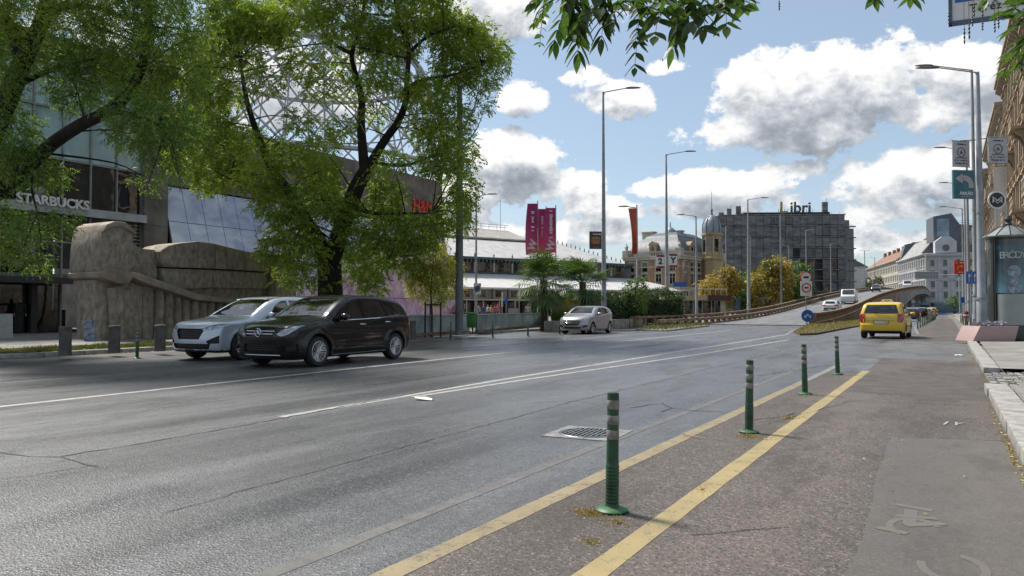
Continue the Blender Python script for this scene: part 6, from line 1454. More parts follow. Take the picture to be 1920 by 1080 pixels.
# move into world-relative children
nb2 = thing('leafy_branch', 'green leafy branch hanging in at the upper right edge', 'branch', tuple(at(1960, 40, DN))); o1 = nb2.location.copy()
MB().tube(limb_path([LN(2010, -90), LN(1950, -20), LN(1930, 60), LN(1915, 120)]), .004, 6).build('twig', M_TWIG, nb2)
for (a, b_, npr, l) in (((1950, 20), (1893, 50), 4, .06), ((1945, 50), (1890, 95), 4, .062), ((1930, 70), (1882, 125), 4, .055), ((1935, -20), (1880, 12), 4, .06), ((1930, 90), (1905, 130), 3, .055), ((1960, -40), (1915, 10), 4, .07), ((1925, 0), (1888, 22), 3, .05), ((1950, 60), (1915, 112), 4, .06), ((1630, -40), (1640, -6), 3, .07), ((1712, -40), (1708, -8), 3, .07), ((1870, -60), (1850, -8), 3, .06)):
    p = LN(*a, rg.uniform(-.2, .2)); q = LN(*b_, rg.uniform(-.2, .2)); d = q-p; twig_leaf(nb2, p, d.normalized(), d.length, npr, l, rg)
pods = MB().lathe([(.001, 0), (.004, -.004), (.0015, -.008), (.005, -.014), (.0015, -.02), (.005, -.026), (.0015, -.032), (.004, -.038), (.001, -.046)], n=7).mesh('seed_pod', pm('dark_pod', (.02, .025, .02), .6))
for (x, y, s) in ((1779, 22, 1.3), (1808, 52, 1.6), (1817, 44, 1.5), (1823, 30, 1), (1842, 38, 1), (1865, 38, 1.2), (1872, 30, 1.2), (1461, 2, .9), (1826, 5, 1.4), (1842, 5, 1.4)):
    q = LN(x, y); inst('seed_pod', pods, nb2, tuple(q), scale=(1, 1, s)); MB().tube([q, q+Vector((0, 0, .12*s))], .001, 4).build('pod_stalk', M_TWIG, nb2)
ORD = ('first', 'second', 'third', 'fourth', 'fifth', 'sixth', 'seventh', 'eighth', 'ninth', 'tenth', 'eleventh', 'twelfth', 'thirteenth', 'farthest')
# ------------------------------------------------------------------ street furniture
M_GRN = pm('green_plastic', (.012, .075, .026), .45, scale=9, var=.35, dirt=.5, dirtcol=(.05, .055, .04))
M_REF = pm('worn_reflective_band', (.29, .27, .24), .55, scale=14, var=.3, dirt=.4)
M_POLE = pm('galvanised_pole', (.30, .32, .345), .55, metal=.15, scale=1.5, var=.15, dirt=.15)
M_DPOLE = pm('dark_grey_pole', (.15, .155, .16), .6, scale=1.5, var=.2)
def post_proto():
    r_ = thing('bollard_post', 'x', 'bollard', (0, 0, 0), group='green flexible posts')
    pr = [(.085, 0), (.088, .012), (.075, .022), (.045, .03), (.041, .045)]
    for k in range(11): z = .05+k*.022; pr += [(.0405, z), (.0435, z+.006), (.0435, z+.013), (.0405, z+.019)]
    pr += [(.039, .32), (.0385, .44), (.0375, .46), (.0372, .735), (.035, .748), (.02, .752), (.001, .752)]
    MB().lathe(pr, n=28).build('post', M_GRN, r_, smooth=35)
    MB().lathe([(.10, 0), (.104, .008), (.095, .016), (.07, .024), (.05, .028)], n=24).build('foot', pm('bright_green_foot', (.02, .14, .05), .5, dirt=.4, dirtcol=(.10, .09, .05), scale=9, var=.3), r_, smooth=50)
    for z in (.455, .548, .645): MB().lathe([(.039, z), (.0405, z+.002), (.0405, z+.055), (.039, z+.057)], n=24).build('reflective_band', M_REF, r_, smooth=60)
    return r_
bp0 = post_proto(); bl = [(-1.85, 4.47), (-1.78, 8.01), (-1.84, 12.03), (-1.83, 15.96)]
blab = ['nearest green flexible post between the yellow lines', 'second green post, leaning slightly, with leaves at its foot', 'third green post along the yellow lines', 'fourth green post, where the yellow lines end']
for i, (x, y) in enumerate(bl):
    o = bp0 if i == 0 else copy_tree(bp0); o.location = (x, y, .01); o['label'] = blab[i]; o.rotation_euler = ((0, .015, 0), (.0, .025, .8), (-.01, .02, 1.9), (0, .03, 2.5))[i]
    if i: o.name = 'bollard_post'
labs = ['green post at the left kerb in front of the monument', 'green post at the kerb below the young tree', 'green post at the kerb before the glass wall', 'green post at the kerb near the end of the glass wall', 'green post at the kerb beside the silver hatchback', 'green post right of the silver hatchback', 'green post next to the weeds at the flyover barrier']
for lb, (px, py) in zip(labs, ((257, 672), (845, 637), (924, 633), (990, 631), (1049, 627), (1181, 617), (1214, 613))):
    p = gd(px, py); o = copy_tree(bp0); o.name = 'bollard_post'; o.location = (p.x, p.y, 0); o['label'] = lb; o.rotation_euler = (random.uniform(-.02, .02), random.uniform(-.02, .02), random.random())
for i in range(14):
    y = 55+i*4.0; o = copy_tree(bp0); o.name = 'bollard_post'; o.location = (-1.5+.0105*(y-55), y, 0); o['label'] = '%s green post from the taxi in the long row past it' % ORD[i]; o['group'] = 'row of green posts past the taxi'
for i in range(7):
    y = 47+i*6; o = copy_tree(bp0); o.name = 'bollard_post'; o.location = (1.35, y, .02); o['label'] = '%s green post from the planter along the far right kerb' % ORD[i]; o['group'] = 'green posts by the right kerb'
# stone bollards
M_SB = pm('grey_stone_bollard', (.115, .105, .095), .85, scale=5, var=.3, bump=.5, dirt=.3)
for lb, (px, py) in (('thick grey stone bollard left of the monument', (122, 665)), ('thick grey stone bollard in front of the carved head', (214, 660)), ('thick grey stone bollard beside the silver crossover', (300, 657)), ('grey stone bollard behind the black car', (773, 636))):
    p = gd(px, py, .12); b_ = thing('stone_bollard', lb, 'bollard', (p.x, p.y, .12), group='grey stone bollards')
    MB().lathe([(.155, -.02), (.15, .1), (.142, .62), (.145, .66)], n=22).build('shaft', M_SB, b_, smooth=50); MB().lathe([(.147, .66), (.158, .675), (.155, .71), (.13, .73), (.001, .735)], n=22).build('cap', M_SB, b_, smooth=50)
# lamp posts -------------------------------------------------------------------
def lamp_post(x, y, H, arm, label, r0=.11, r1=.05, z=.12, side=1, mat=None, head=.85, double=False):
    r_ = thing('lamp_post', label, 'lamp post', (x, y, z), group='tall grey lamp posts')
    MB().lathe([(r0*1.7, 0), (r0*1.7, .04), (r0*1.12, .05), (r0*1.08, H*.12), (r0*.95, H*.125), (r0*.72, H*.5), (r1*1.15, H*.97), (r1, H)], n=14).build('pole', mat or M_POLE, r_, smooth=40)
    MB().lathe([(r0*1.3, H*.118), (r0*1.3, H*.125)], n=14).lathe([(r0*.85, H*.45), (r0*.85, H*.458)], n=14).build('collar', mat or M_POLE, r_)
    for s in ((side, -side) if double else (side,)):
        # arms reach over the road, square to the line of posts and a little forward
        e = Vector((s*arm, 0, H+.12*arm)); MB().tube([(0, 0, H-.25), (s*.12, 0, H-.02), (s*.5, 0, H+.03), tuple(e)], [.045, .045, .04, .035], 8).build('arm', mat or M_POLE, r_, smooth=60)
        hb = MB(); n_ = 8
        sec = [(0, .04, .05), (.12, .11, .07), (.45, .15, .08), (.8, .11, .06), (1, .03, .02)]; vs = []
        for f_, w_, h_ in sec: vs += [(e.x+s*f_*head, -w_, e.z), (e.x+s*f_*head, -w_*.6, e.z+h_), (e.x+s*f_*head, w_*.6, e.z+h_), (e.x+s*f_*head, w_, e.z), (e.x+s*f_*head, w_*.8, e.z-.03), (e.x+s*f_*head, -w_*.8, e.z-.03)]
        hb.add(vs, [(i*6+k, i*6+(k+1) % 6, i*6+6+(k+1) % 6, i*6+6+k) for i in range(4) for k in range(6)]); l_ = hb.build('lamp_head', pm('lamp_housing', (.13, .14, .15), .5), r_, smooth=50)
    return r_
def lp(px, D, pytop, armpx, label, side, **k):
    p = at(px, pytop, D); g_ = k.pop('z', .12); rot = k.pop('rot', None); o = lamp_post(p.x, p.y, p.z-g_, armpx*D/F, label, side=side, z=g_, **k)
    if rot is not None: o.rotation_euler.z = rot
    return o
CR = YAW  # arms drawn parallel to the picture run square to the camera axis
lp(1131, 50, 172, 42, 'tallest lamp post, beside the burger billboard', 1, r0=.17, r1=.06, rot=.40, head=1.0)
lp(1249, 68, 289, 35, 'second lamp post of the left row carrying the two small white signs', 1, r0=.19, r1=.06, rot=.42, head=1.0)
lp(1402, 97, 374, 24, 'third lamp post of the left row, before the autumn trees', 1, r0=.22, r1=.07, rot=.45, z=0, head=1.0)
lp(1463, 112, 402, 0.3, 'armless looking lamp post before the dark office block'.replace('armless looking ', 'short-armed '), 1, r0=.18, r1=.07, rot=.45, z=0, head=.5)
lp(1511, 137, 432, 14, 'fourth lamp post of the left row above the flyover parapet', 1, r0=.16, r1=.07, rot=.45, z=0)
lp(1557, 167, 457, 14, 'fifth lamp post of the left row by the end of the dark block', 1, r0=.17, r1=.07, rot=.45, z=0)
lp(893, 70, 367, 22, 'thin lamp post carrying the no stopping panel', 1, r0=.13, r1=.06, rot=.45, head=.9)
lp(1194, 62, 389, 16, 'lamp post with the orange flag', -1, r0=.13, r1=.06, rot=.45)
lp(1305, 84, 405, 22, 'lamp post before the station domed roof, arm to the left', -1, r0=.16, r1=.06, rot=.45, z=0)
lp(1407, 120, 442, 16, 'thin lamp post behind the autumn trees, arm to the left', -1, r0=.12, r1=.06, rot=.45, z=0)
lp(1479, 140, 461, 12, 'small lamp post behind the trees, arm to the left', -1, r0=.12, r1=.07, rot=.45, z=0)
lp(1361, 130, 424, 1, 'thin pale pole right of the station turret', 1, r0=.15, r1=.1, rot=.45, z=0, head=.3)
lp(1621, 215, 470, 5, 'double headed lamp post at the flyover crest', 1, r0=.16, r1=.09, rot=.5, z=0, double=True, head=.7)
lp(1640, 260, 483, 5, 'distant lamp post before the cream house', -1, r0=.14, r1=.09, rot=.5, z=0, head=.7)
big = lp(1833, 42, 135, 72, 'nearest lamp post of the right row with white banners', -1, r0=.24, r1=.085, rot=.50, head=1.3)
lp(1822, 50, 131, 72, 'second lamp post of the right row just behind the first', -1, r0=.17, r1=.07, rot=.50, head=1.2)
lp(1812, 69, 281, 38, 'third lamp post of the right row', -1, r0=.17, r1=.07, rot=.50, head=1.1)
lp(1808, 88, 346, 30, 'fourth lamp post of the right row', -1, r0=.15, r1=.07, rot=.50, head=1.1)
lp(1804, 104, 391, 28, 'fifth lamp post of the right row with the red arrow sign', -1, r0=.15, r1=.07, rot=.50, head=1.1)
# pole 861 (plain, tall)
p8 = gd(861, 628, .12); tall = thing('utility_pole', 'thick grey pole rising into the big tree beside the green bin', 'pole', (p8.x, p8.y, .12))
MB().lathe([(.19, 0), (.18, 3), (.12, 11.5), (.001, 11.5)], n=14).build('shaft', M_DPOLE, tall, smooth=40)
def disc_sign(name, label, px, py, D, rpx, col, ring, glyph=None, parentpole=True, rz=None, gcol=None, mirror=False, polez=0, poff=.0, pole=True, cat='sign'):
    p = at(px, py, D); r_ = rpx*D/F; o = thing(name, label, cat, (p.x, p.y, 0), YAW if rz is None else rz)
    MB().lathe([(.001, -.02), (r_, -.02), (r_, .02), (.001, .02)], n=32, axis='y', c=(0, 0, p.z)).build('sign_face', ring, o); MB().lathe([(.001, -.028), (r_*.82, -.028), (r_*.82, -.02)], n=32, axis='y', c=(0, 0, p.z)).build('sign_field', col, o)
    if pole: MB().tube([(0, .05, polez), (0, .05, p.z+r_)], .035, 8).build('sign_pole', M_POLE, o)
    if glyph: glyph(o, p.z, r_)
    return o
M_SW = pm('sign_white', (.62, .62, .60), .5, var=.04); M_SB2 = pm('sign_blue', (.015, .10, .34), .45, var=.05); M_SR = pm('sign_red', (.50, .02, .025), .45, var=.05); M_SK = pm('sign_black', (.012, .012, .014), .5)
def gl_M(o, z, r_):
    m_ = MB(); y = -.04
    for s in (-1, 1): m_.tube([(s*r_*.48, y, z-r_*.30), (s*r_*.48, y, z+r_*.34), (0, y, z-r_*.10)], r_*.075, 5)
    m_.tube([(-r_*.48, y-.01, z+r_*.05), (0, y-.01, z-r_*.38), (r_*.48, y-.01, z+r_*.05)], r_*.05, 5); m_.build('metro_emblem', M_SW, o)
disc_sign('metro_sign', 'round black metro sign with white M by the right tenement', 1869, 375, 37, 17, M_SK, M_SW, gl_M)
pm8 = at(876, 407, 37.6); o = disc_sign('metro_sign', 'round metro sign turned sideways on the thick pole under the big tree', 876, 407, 37.2, 12, M_SK, M_SW, gl_M, rz=YAW-.75, pole=False)
MB().tube([(0, .05, pm8.z), (-.42, .28, pm8.z)], .03, 6).build('bracket', M_DPOLE, o)
def gl_truck(o, z, r_): MB().box((0, -.035, z), (r_*.9, .01, r_*.34)).box((r_*.3, -.034, z+.05), (r_*.3, .01, r_*.2)).build('lorry_symbol', M_SK, o)
D_s = 59.0; g0 = at_ground(1512, D_s)
ns = disc_sign('road_sign', 'round red-rimmed no overtaking sign at the nose of the flyover island', 1511, 520, D_s, 11, M_SW, M_SR, gl_truck)
bd = thing('road_sign', 'white board with red-rimmed lorry sign below the round one', 'sign', tuple(at_ground(1512, D_s-.2)), YAW); zb = at(1512, 541, D_s).z; sP = D_s/F
MB().box((0, 0, zb), (21*sP, .03, 28*sP)).build('sign_board', M_SW, bd); MB().lathe([(.001, -.03), (9*sP, -.03), (9*sP, -.015)], n=28, axis='y', c=(0, 0, zb+.05)).build('sign_ring', M_SR, bd); MB().lathe([(.001, -.04), (6.6*sP, -.04), (6.6*sP, -.03)], n=28, axis='y', c=(0, 0, zb+.05)).build('sign_field', M_SW, bd); MB().box((0, -.045, zb+.05), (8*sP, .01, 3*sP)).build('lorry_symbol', M_SK, bd)
def gl_arr(o, z, r_):
    for s in (-1, 1): MB().tube([(s*r_*.45, -.04, z-r_*.35), (0, -.04, z+r_*.25)], r_*.09, 5).tube([(s*r_*.45, -.04, z-r_*.35), (s*r_*.5, -.04, z+r_*.05)], r_*.08, 5).build('arrow', M_SW, o)
disc_sign('road_sign', 'round blue arrow sign low at the end of the flyover parapet', 1514, 592, D_s-.5, 11.5, M_SB2, M_SB2, gl_arr)
# panels on posts
def panel(name, label, px0, py0, px1, py1, D, mat, cat='sign', pole=None, rz=None, fn=None, th=.05, polez=0):
    a, b_ = at((px0+px1)/2, (py0+py1)/2, D), None; w_ = (px1-px0)*D/F; h_ = (py1-py0)*D/F; o = thing(name, label, cat, (a.x, a.y, 0), YAW if rz is None else rz)
    MB().box((0, 0, a.z), (w_, th, h_)).build('panel', mat, o)
    if pole is not None: MB().tube([(pole*D/F, .08, polez), (pole*D/F, .08, a.z+h_/2)], .04, 8).build('sign_pole', M_POLE, o)
    if fn: fn(o, a.z, w_, h_, -th/2-.012)
    return o
def smallprint(o, w_, z, y, h_, mat, seed=1, x0=0, vert=False):
    """a printed line too small to read in the photograph: short uneven marks"""
    q = random.Random(seed); m_ = MB(); x = -w_/2
    while x < w_/2-.01:
        l = h_*q.uniform(.35, .9); hh = h_*q.uniform(.55, 1)
        if q.random() > .14: m_.box((x0, y, z-x-l/2) if vert else (x0+x+l/2, y, z), (hh, .006, l*.8) if vert else (l*.8, .006, hh))
        x += l
    return m_.build('printed_line', mat, o)
def bannertxt(o, z, w_, h_, y):
    smallprint(o, w_*.42, z+h_*.38, y, h_*.05, M_SK, 3, -w_*.05); text('lettering', 'A', h_*.11, M_SK, o, (w_*.24, y, z+h_*.38), (R(90), 0, 0), .004)
    smallprint(o, w_*.62, z-h_*.17, y, h_*.05, pm('emblem_grey', (.10, .11, .12), .6), 4); smallprint(o, w_*.82, z-h_*.27, y, h_*.05, pm('emblem_grey', (.10, .11, .12), .6), 5)
    
    MB().lathe([(w_*.20, y), (w_*.24, y), (w_*.24, y-.01), (w_*.20, y-.01), (w_*.20, y)], n=24, axis='y', c=(0, 0, z+h_*.06)).tube([(0, y-.01, z+h_*.13), (-w_*.07, y-.01, z-h_*.02)], .03, 4).tube([(0, y-.01, z+h_*.11), (w_*.07, y-.01, z)], .03, 4).build('figure_emblem', pm('emblem_grey', (.10, .11, .12), .6), o)
    for k, s_ in ((.38, 'Nyugati tér 4.'),): text('lettering', s_, h_*(.085 if k < .3 else .105), pm('emblem_grey', (.10, .11, .12), .6), o, (0, y, z-h_*k), (R(90), 0, 0), .004, bold=.002)
    MB().tube([(-w_*.55, 0, z+h_/2+.03), (w_*.55, 0, z+h_/2+.03)], .022, 6).tube([(-w_*.55, 0, z-h_/2-.03), (w_*.55, 0, z-h_/2-.03)], .022, 6).build('banner_bar', M_POLE, o)
M_BAN = pm('pale_banner', (.42, .42, .43), .75, var=.06)
panel('street_banner', 'pale banner left of the near lamp posts, above the teal arrow panel', 1782, 265, 1821, 312, 42.5, M_BAN, 'banner', fn=bannertxt, rz=YAW+.25)
panel('street_banner', 'pale banner right of the near lamp post, before the tenement', 1851, 258, 1890, 306, 42, M_BAN, 'banner', fn=bannertxt, rz=YAW+.1)
ba = thing('banner_bracket', 'thin steel rod holding both pale banners to the lamp post', 'bracket', tuple(at(1833, 262, 42.1)), 0); q0 = at(1833, 262, 42.1)
MB().tube([tuple(at(1800, 264, 42.4)-q0), (0, 0, 0), tuple(at(1870, 256, 42)-q0)], .03, 6).build('rod', M_DPOLE, ba)
def arcad(o, z, w_, h_, y):
    m_ = MB(); c = pm('pinkish_arrow', (.42, .36, .36), .6)
    pts = [(w_*.34, z-h_*.12)]+[(w_*(.02+.32*math.cos(a)), z-h_*.02+h_*.24*math.sin(a)) for a in np.linspace(0, 1.75, 9)]; n_ = len(pts); vs = []
    for i, (x, zz) in enumerate(pts):
        t_ = Vector((pts[min(i+1, n_-1)][0]-pts[max(i-1, 0)][0], 0, pts[min(i+1, n_-1)][1]-pts[max(i-1, 0)][1])).normalized(); nn = Vector((-t_.z, 0, t_.x))*w_*.12; vs += [(x+nn.x, y, zz+nn.z), (x-nn.x, y, zz-nn.z)]
    m_.add(vs, [(2*i, 2*i+1, 2*i+3, 2*i+2) for i in range(n_-1)]); m_.add([(-w_*.06, y-.002, z+h_*.38), (-w_*.42, y-.002, z+h_*.2), (-w_*.06, y-.002, z+h_*.02)], [(0, 1, 2)]); m_.build('arrow', c, o, fixn=False)
    text('lettering', 'ÁRKÁD', h_*.15, M_SW, o, (w_*.1, y, z-h_*.32), (R(90), 0, 0), .004, bold=.008); smallprint(o, w_*.5, z-h_*.42, y, h_*.035, pm('peach', (.55, .3, .2), .6), 6, w_*.12)
panel('direction_panel', 'teal panel with a pale left-turning arrow on the lamp post', 1785, 319, 1827, 373, 41.5, pm('teal_print', (.015, .135, .17), .4, scale=1.2, var=.3), fn=arcad, th=.12, rz=YAW+.1)
def redp(o, z, w_, h_, y):
    smallprint(o, w_*.74, z+h_*.36, y, h_*.12, M_SW, 7); smallprint(o, w_*.55, z-h_*.36, y, h_*.10, M_SW, 8)
    MB().tube([(-w_*.2, y, z-h_*.18), (-w_*.2, y, z+h_*.08), (w_*.12, y, z+h_*.08)], w_*.06, 5).add([(w_*.08, y-.05, z+h_*.22), (w_*.08, y-.05, z-h_*.06), (w_*.32, y-.05, z+h_*.08)], [(0, 1, 2)]).build('arrow', pm('yellow_arrow', (.65, .42, .03), .5), o, fixn=False)
panel('direction_panel', 'red panel with a yellow turn arrow hung on the right lamp posts', 1789, 489, 1809, 514, 92, M_SR, fn=redp, th=.15, rz=YAW)
def bluep(o, z, w_, h_, y):
    for s in (-.25, .25): MB().tube([(s*w_, y, z-h_*.36), (s*w_, y, z+h_*.15)], w_*.035, 5).add([(s*w_-w_*.13, y-.03, z+h_*.08), (s*w_+w_*.13, y-.03, z+h_*.08), (s*w_, y-.03, z+h_*.38)], [(0, 1, 2)]).build('arrow', M_SW, o, fixn=False)
    MB().box((0, y, z), (w_*.02, .01, h_*.9)).build('lane_divider', M_SW, o)
panel('road_sign', 'blue lane sign with two white arrows beside the right lamp posts', 1811, 509, 1832, 532, 46, M_SB2, fn=bluep, pole=0, rz=YAW)
panel('road_sign', 'small blue sign farther along the right lamp posts', 1801, 557, 1809, 568, 75, M_SB2, pole=0, rz=YAW)
panel('advert_panel', 'blue advertising panel glimpsed left of the advertising column', 1845, 507, 1856, 552, 48, pm('blue_advert', (.02, .17, .32), .3, scale=.9, var=.5), pole=0, rz=YAW)
def burger(o, z, w_, h_, y):
    smallprint(o, w_*.7, z+h_*.34, y, h_*.10, M_SW, 9); smallprint(o, w_*.5, z-h_*.4, y, h_*.07, pm('red_letters', (.6, .03, .02), .5), 10)
    for zz, c, rr in ((.12, (.35, .17, .05), .36), (.02, (.10, .16, .03), .4), (-.05, (.45, .10, .04), .38), (-.14, (.33, .16, .05), .36)): MB().lathe([(.001, 0), (w_*rr, 0), (w_*rr, -.01), (.001, -.012)], n=20, axis='y').build('printed_shape', pm('print%d' % int(zz*100+50), c, .6), o, loc=(0, y, z+h_*zz)).scale = (1, 1, .32)
panel('billboard', 'small dark burger billboard on the tallest lamp post', 1105, 434, 1128, 467, 49.8, pm('dark_print', (.035, .02, .018), .4), 'billboard', fn=burger, th=.14, rz=YAW+.15)
def two(s_):
    def fn(o, z, w_, h_, y):
        for dz in (-.42, .42): MB().box((0, y+.004, z+h_*dz), (w_, .012, h_*.14)).build('red_border', pm('maroon_print', (.22, .02, .03), .5), o)
        text('lettering', s_, h_*.62, M_SK, o, (0, y, z), (R(90), 0, 0), .005, bold=.03)
    return fn
panel('street_banner', 'white flag with a bold 2 left of its lamp post', 1230, 478, 1246, 503, 67.7, M_SW, 'banner', fn=two('2'), rz=YAW+.1)
panel('street_banner', 'white flag with a bold Y right of its lamp post', 1254, 476, 1270, 501, 67.7, M_SW, 'banner', fn=two('Y'), rz=YAW+.1)
def nost(o, z, w_, h_, y): MB().lathe([(.001, y), (w_*.42, y), (w_*.42, y-.01)], n=24, axis='y', c=(0, 0, z)).build('round_field', pm('grey_field', (.12, .14, .17), .5), o); MB().tube([(-w_*.4, y-.02, z-h_*.4), (w_*.45, y-.02, z+h_*.45)], .035, 4).build('slash', M_SK, o)
panel('road_sign', 'square grey end-of-zone sign on the thin lamp post behind the bin', 888, 531, 902, 552, 69.6, M_SW, fn=nost)
disc_sign('road_sign', 'grey back of a round sign on the orange flag post', 1197, 521, 61.8, 6.5, M_POLE, M_POLE, pole=False)
panel('hall_sign', 'small blue and white sign board over the station terrace', 1262, 529, 1288, 538, 100, M_SB2, pole=0)
panel('information_pillar', 'blue and white bicycle sign post beyond the flyover barrier', 1381, 560, 1388, 590, 85, pm('navy_panel', (.04, .07, .13), .5), pole=0)
panel('stop_sign', 'slim white sign mast before the station canopy', 940, 548, 943, 575, 75, M_SW, pole=0); panel('stop_sign', 'taller slim white sign mast left of the palms', 972, 531, 975, 562, 72, M_SW, pole=0)
panel('information_sign', 'small blue square sign between the slim white masts', 946, 560, 952, 569, 88, M_SB2, pole=0); panel('kiosk', 'grey kiosk box between the two slim masts', 953, 578, 972, 594, 76, pm('kiosk_grey', (.30, .29, .27), .7), 'kiosk', th=1.2)
# overhead gantry on the far flyover
gp_ = at(1764, 516, 190); gan = thing('gantry_sign', 'overhead grey sign gantry beyond the flyover seen from behind', 'sign gantry', (gp_.x, gp_.y, 0), YAW); 
MB().box((-3.6, 0, gp_.z), (6.0, .12, 1.9)).build('sign_back', pm('gantry_back', (.24, .25, .26), .6), gan)
for dz in (-.9, 0, .9): MB().tube([(-6.6, -.1, gp_.z+dz), (-.6, -.1, gp_.z+dz)], .06, 4).build('gantry_rail', M_STEEL, gan)
MB().tube([(-.6, 0, gp_.z), (4.2, 0, gp_.z+.1), (4.6, 0, gp_.z-.4), (4.7, 0, 0)], .13, 8).build('gantry_mast', M_STEEL, gan)
for k in range(9): MB().tube([(-6.4+.7*k, -.1, gp_.z-.9), (-6.4+.7*k, -.1, gp_.z+.9)], .05, 4).build('gantry_strut', M_STEEL, gan)
# pink flags --------------------------------------------------------------------------
def flag(px, pyt, pyb, D, wpx, lab, bend, col1, side, txt=None, W_txt='W', seed=0):
    p = at(px, pyt, D); o = thing('flag', lab, 'flag', (p.x, p.y, 0), YAW); hh = (pyb-pyt)*D/F; wd = wpx*D/F
    MB().tube([(0, 0, 0), (0, 0, p.z+.3)], .06, 8).build('flagpole', M_STEEL, o); MB().tube([(0, 0, p.z), (side*wd*1.02, 0, p.z)], .03, 6).build('cross_arm', M_STEEL, o)
    nx, nz = 6, 14; vs = []; rg2 = random.Random(seed)
    def fp(u, v): return (side*wd*u*(1-.0*v)+bend*wd*math.sin(v*2.4)*(u-.1), -.06-.28*wd*math.sin(u*5+v*4+seed)*(.3+v), p.z-hh*v-.12*hh*v*u*rg_s)
    rg_s = .4
    for j in range(nz+1):
        for i in range(nx+1): vs.append(fp(i/nx, j/nz))
    c = MB().add(vs, [(j*(nx+1)+i, j*(nx+1)+i+1, (j+1)*(nx+1)+i+1, (j+1)*(nx+1)+i) for j in range(nz) for i in range(nx)]).build('cloth', col1, o, smooth=80, fixn=False)
    if txt: smallprint(o, hh*txt, p.z-hh*.36, -.35*wd-.1, wd*.34, pm('pink_white', (.60, .45, .50), .7), seed, side*wd*.5, True)
    if W_txt: text('lettering', W_txt, wd*.95, pm('pink_white', (.60, .45, .50), .7), o, (side*wd*.5, -.4*wd-.2, p.z-hh*.86), (R(90), R(-70), 0), .01, bold=.05)
    return o
fm = bpy.data.materials.new('pink_flag_cloth'); fm.use_nodes = True; t = NT(fm.node_tree); b = fm.node_tree.nodes['Principled BSDF']; geo = t.new('ShaderNodeNewGeometry'); s3 = t.new('ShaderNodeSeparateXYZ'); t.l.new(geo.outputs['Position'], s3.inputs[0])
t.l.new(t.ramp(t.rng(s3.outputs[2], 5.5, 12.5), [(0, (.50, .10, .14)), (.35, (.52, .07, .15)), (.7, (.32, .035, .14)), (1, (.24, .03, .11))]), b.inputs['Base Color']); b.inputs['Roughness'].default_value = .8
flag(1008, 382, 474, 78, 19, 'left magenta flag of the three at the station', -.25, fm, -1, .40, 'W', 1); flag(1024, 392, 476, 78.6, 15, 'middle magenta flag of the three at the station', -.3, fm, -1, .5, '', 2); flag(1042, 390, 474, 77.4, 19, 'right magenta flag of the three at the station', -.35, fm, -1, .6, 'W', 3)
om = pm('orange_flag_cloth', (.42, .12, .035), .8, scale=1, var=.35, col2=(.42, .05, .04)); flag(1194, 391, 476, 61.5, 16, 'orange red flag hanging from the short lamp post', .45, om, -1, None, '', 5)
# green litter bin
p = gd(884, 627, .12); bn = thing('litter_bin', 'green litter bin beside the thick grey pole', 'litter bin', (p.x, p.y, .12), YAW); M_BIN = pm('bin_green', (.035, .17, .02), .5, var=.2)
MB().box((0, 0, .62), (.40, .34, .62), taper=1.16).build('body', M_BIN, bn, bevel=.05); MB().box((0, 0, .97), (.48, .42, .06)).build('rim', M_BIN, bn, bevel=.02); MB().box((0, 0, 1.02), (.3, .22, .04)).build('lid', pm('lime', (.20, .38, .05), .5), bn); MB().tube([(.05, .05, 0), (.05, .05, .35)], .04, 8).box((0.05, .05, .03), (.3, .3, .06)).tube([(.23, .1, 0), (.23, .1, .95)], .03, 6).build('stand', M_DALU, bn)
# glass balustrade on a brick footing
M_BG = pm('milky_glass', (.28, .36, .36), .25, scale=.8, var=.3, coat=.5, dirt=.25, dirtcol=(.12, .12, .11))
def bal_wall(pts, label, nper, ztop=1.0, footing=.0):
    for (a, b_, nn) in [(pts[i], pts[i+1], nper[i]) for i in range(len(pts)-1)]:
        o, L_ = seg_thing('glass_balustrade', label, 'balustrade', a, b_)
        for i in range(nn): MB().box2((L_*i/nn+.03, -.015, .22), (L_*(i+1)/nn-.03, .015, ztop)).build('glass_panel', M_BG, o)
        for i in range(nn+1): MB().box((L_*i/nn, .03, .6), (.05, .05, .9)).build('baluster_post', M_STEEL, o)
        MB().box2((0, -.05, ztop), (L_, .05, ztop+.05)).build('handrail', M_STEEL, o); MB().box2((0, -.12, .1), (L_, .12, .22)).box2((0, -.16, .1), (L_, .1, .15)).build('footing', pm('footing_brick', (.22, .15, .11), .9, scale=2, var=.3), o)
bal_wall([gd(893, 623, .12), gd(1022, 611, .12)], 'long milky glass balustrade round the underpass behind the bin', [5])
bal_wall([gd(762, 629, .12), gd(880, 624, .12)], 'shorter milky glass balustrade behind the young tree', [4])
bal_wall([gd(1022, 611, .12), at_ground(1027, 47)], 'end panel of the glass balustrade beside the palm', [2])
tc_ = gd(832, 604, .12); boo = thing('glass_booth', 'tall pale green glass shaft behind the young tree', 'lift shaft', (tc_.x, tc_.y, 0), YAW); MB().box((0, 0, 1.7), (1.4, 1.4, 3.4)).build('glass_shaft', M_GLB, boo); 
for s in (-.7, .7): MB().box((s, -.7, 1.7), (.08, .08, 3.4)).build('corner_post', M_STEEL, boo)
MB().box((0, 0, 3.45), (1.6, 1.6, .12)).build('roof', M_STEEL, boo)
# orange hut behind the palms
oh = at_ground(1066, 52); ht = thing('hut', 'orange wooden hut between the two palms', 'kiosk', (oh.x, oh.y, 0), YAW)
for i in range(12): MB().box2((-1.1+.19*i, -.05, .05), (-1.1+.19*i+.18, 0, 2.0)).build('plank', pm('orange_wood', (.48, .18, .03), .7, var=.2), ht)
MB().box2((-1.15, 0, 0), (1.2, 1.8, 2.0)).build('wall', pm('orange_wood', (.48, .18, .03), .7, var=.2), ht); MB().box2((-1.3, -.2, 2.0), (1.3, 2, 2.12)).build('roof', M_DALU, ht)
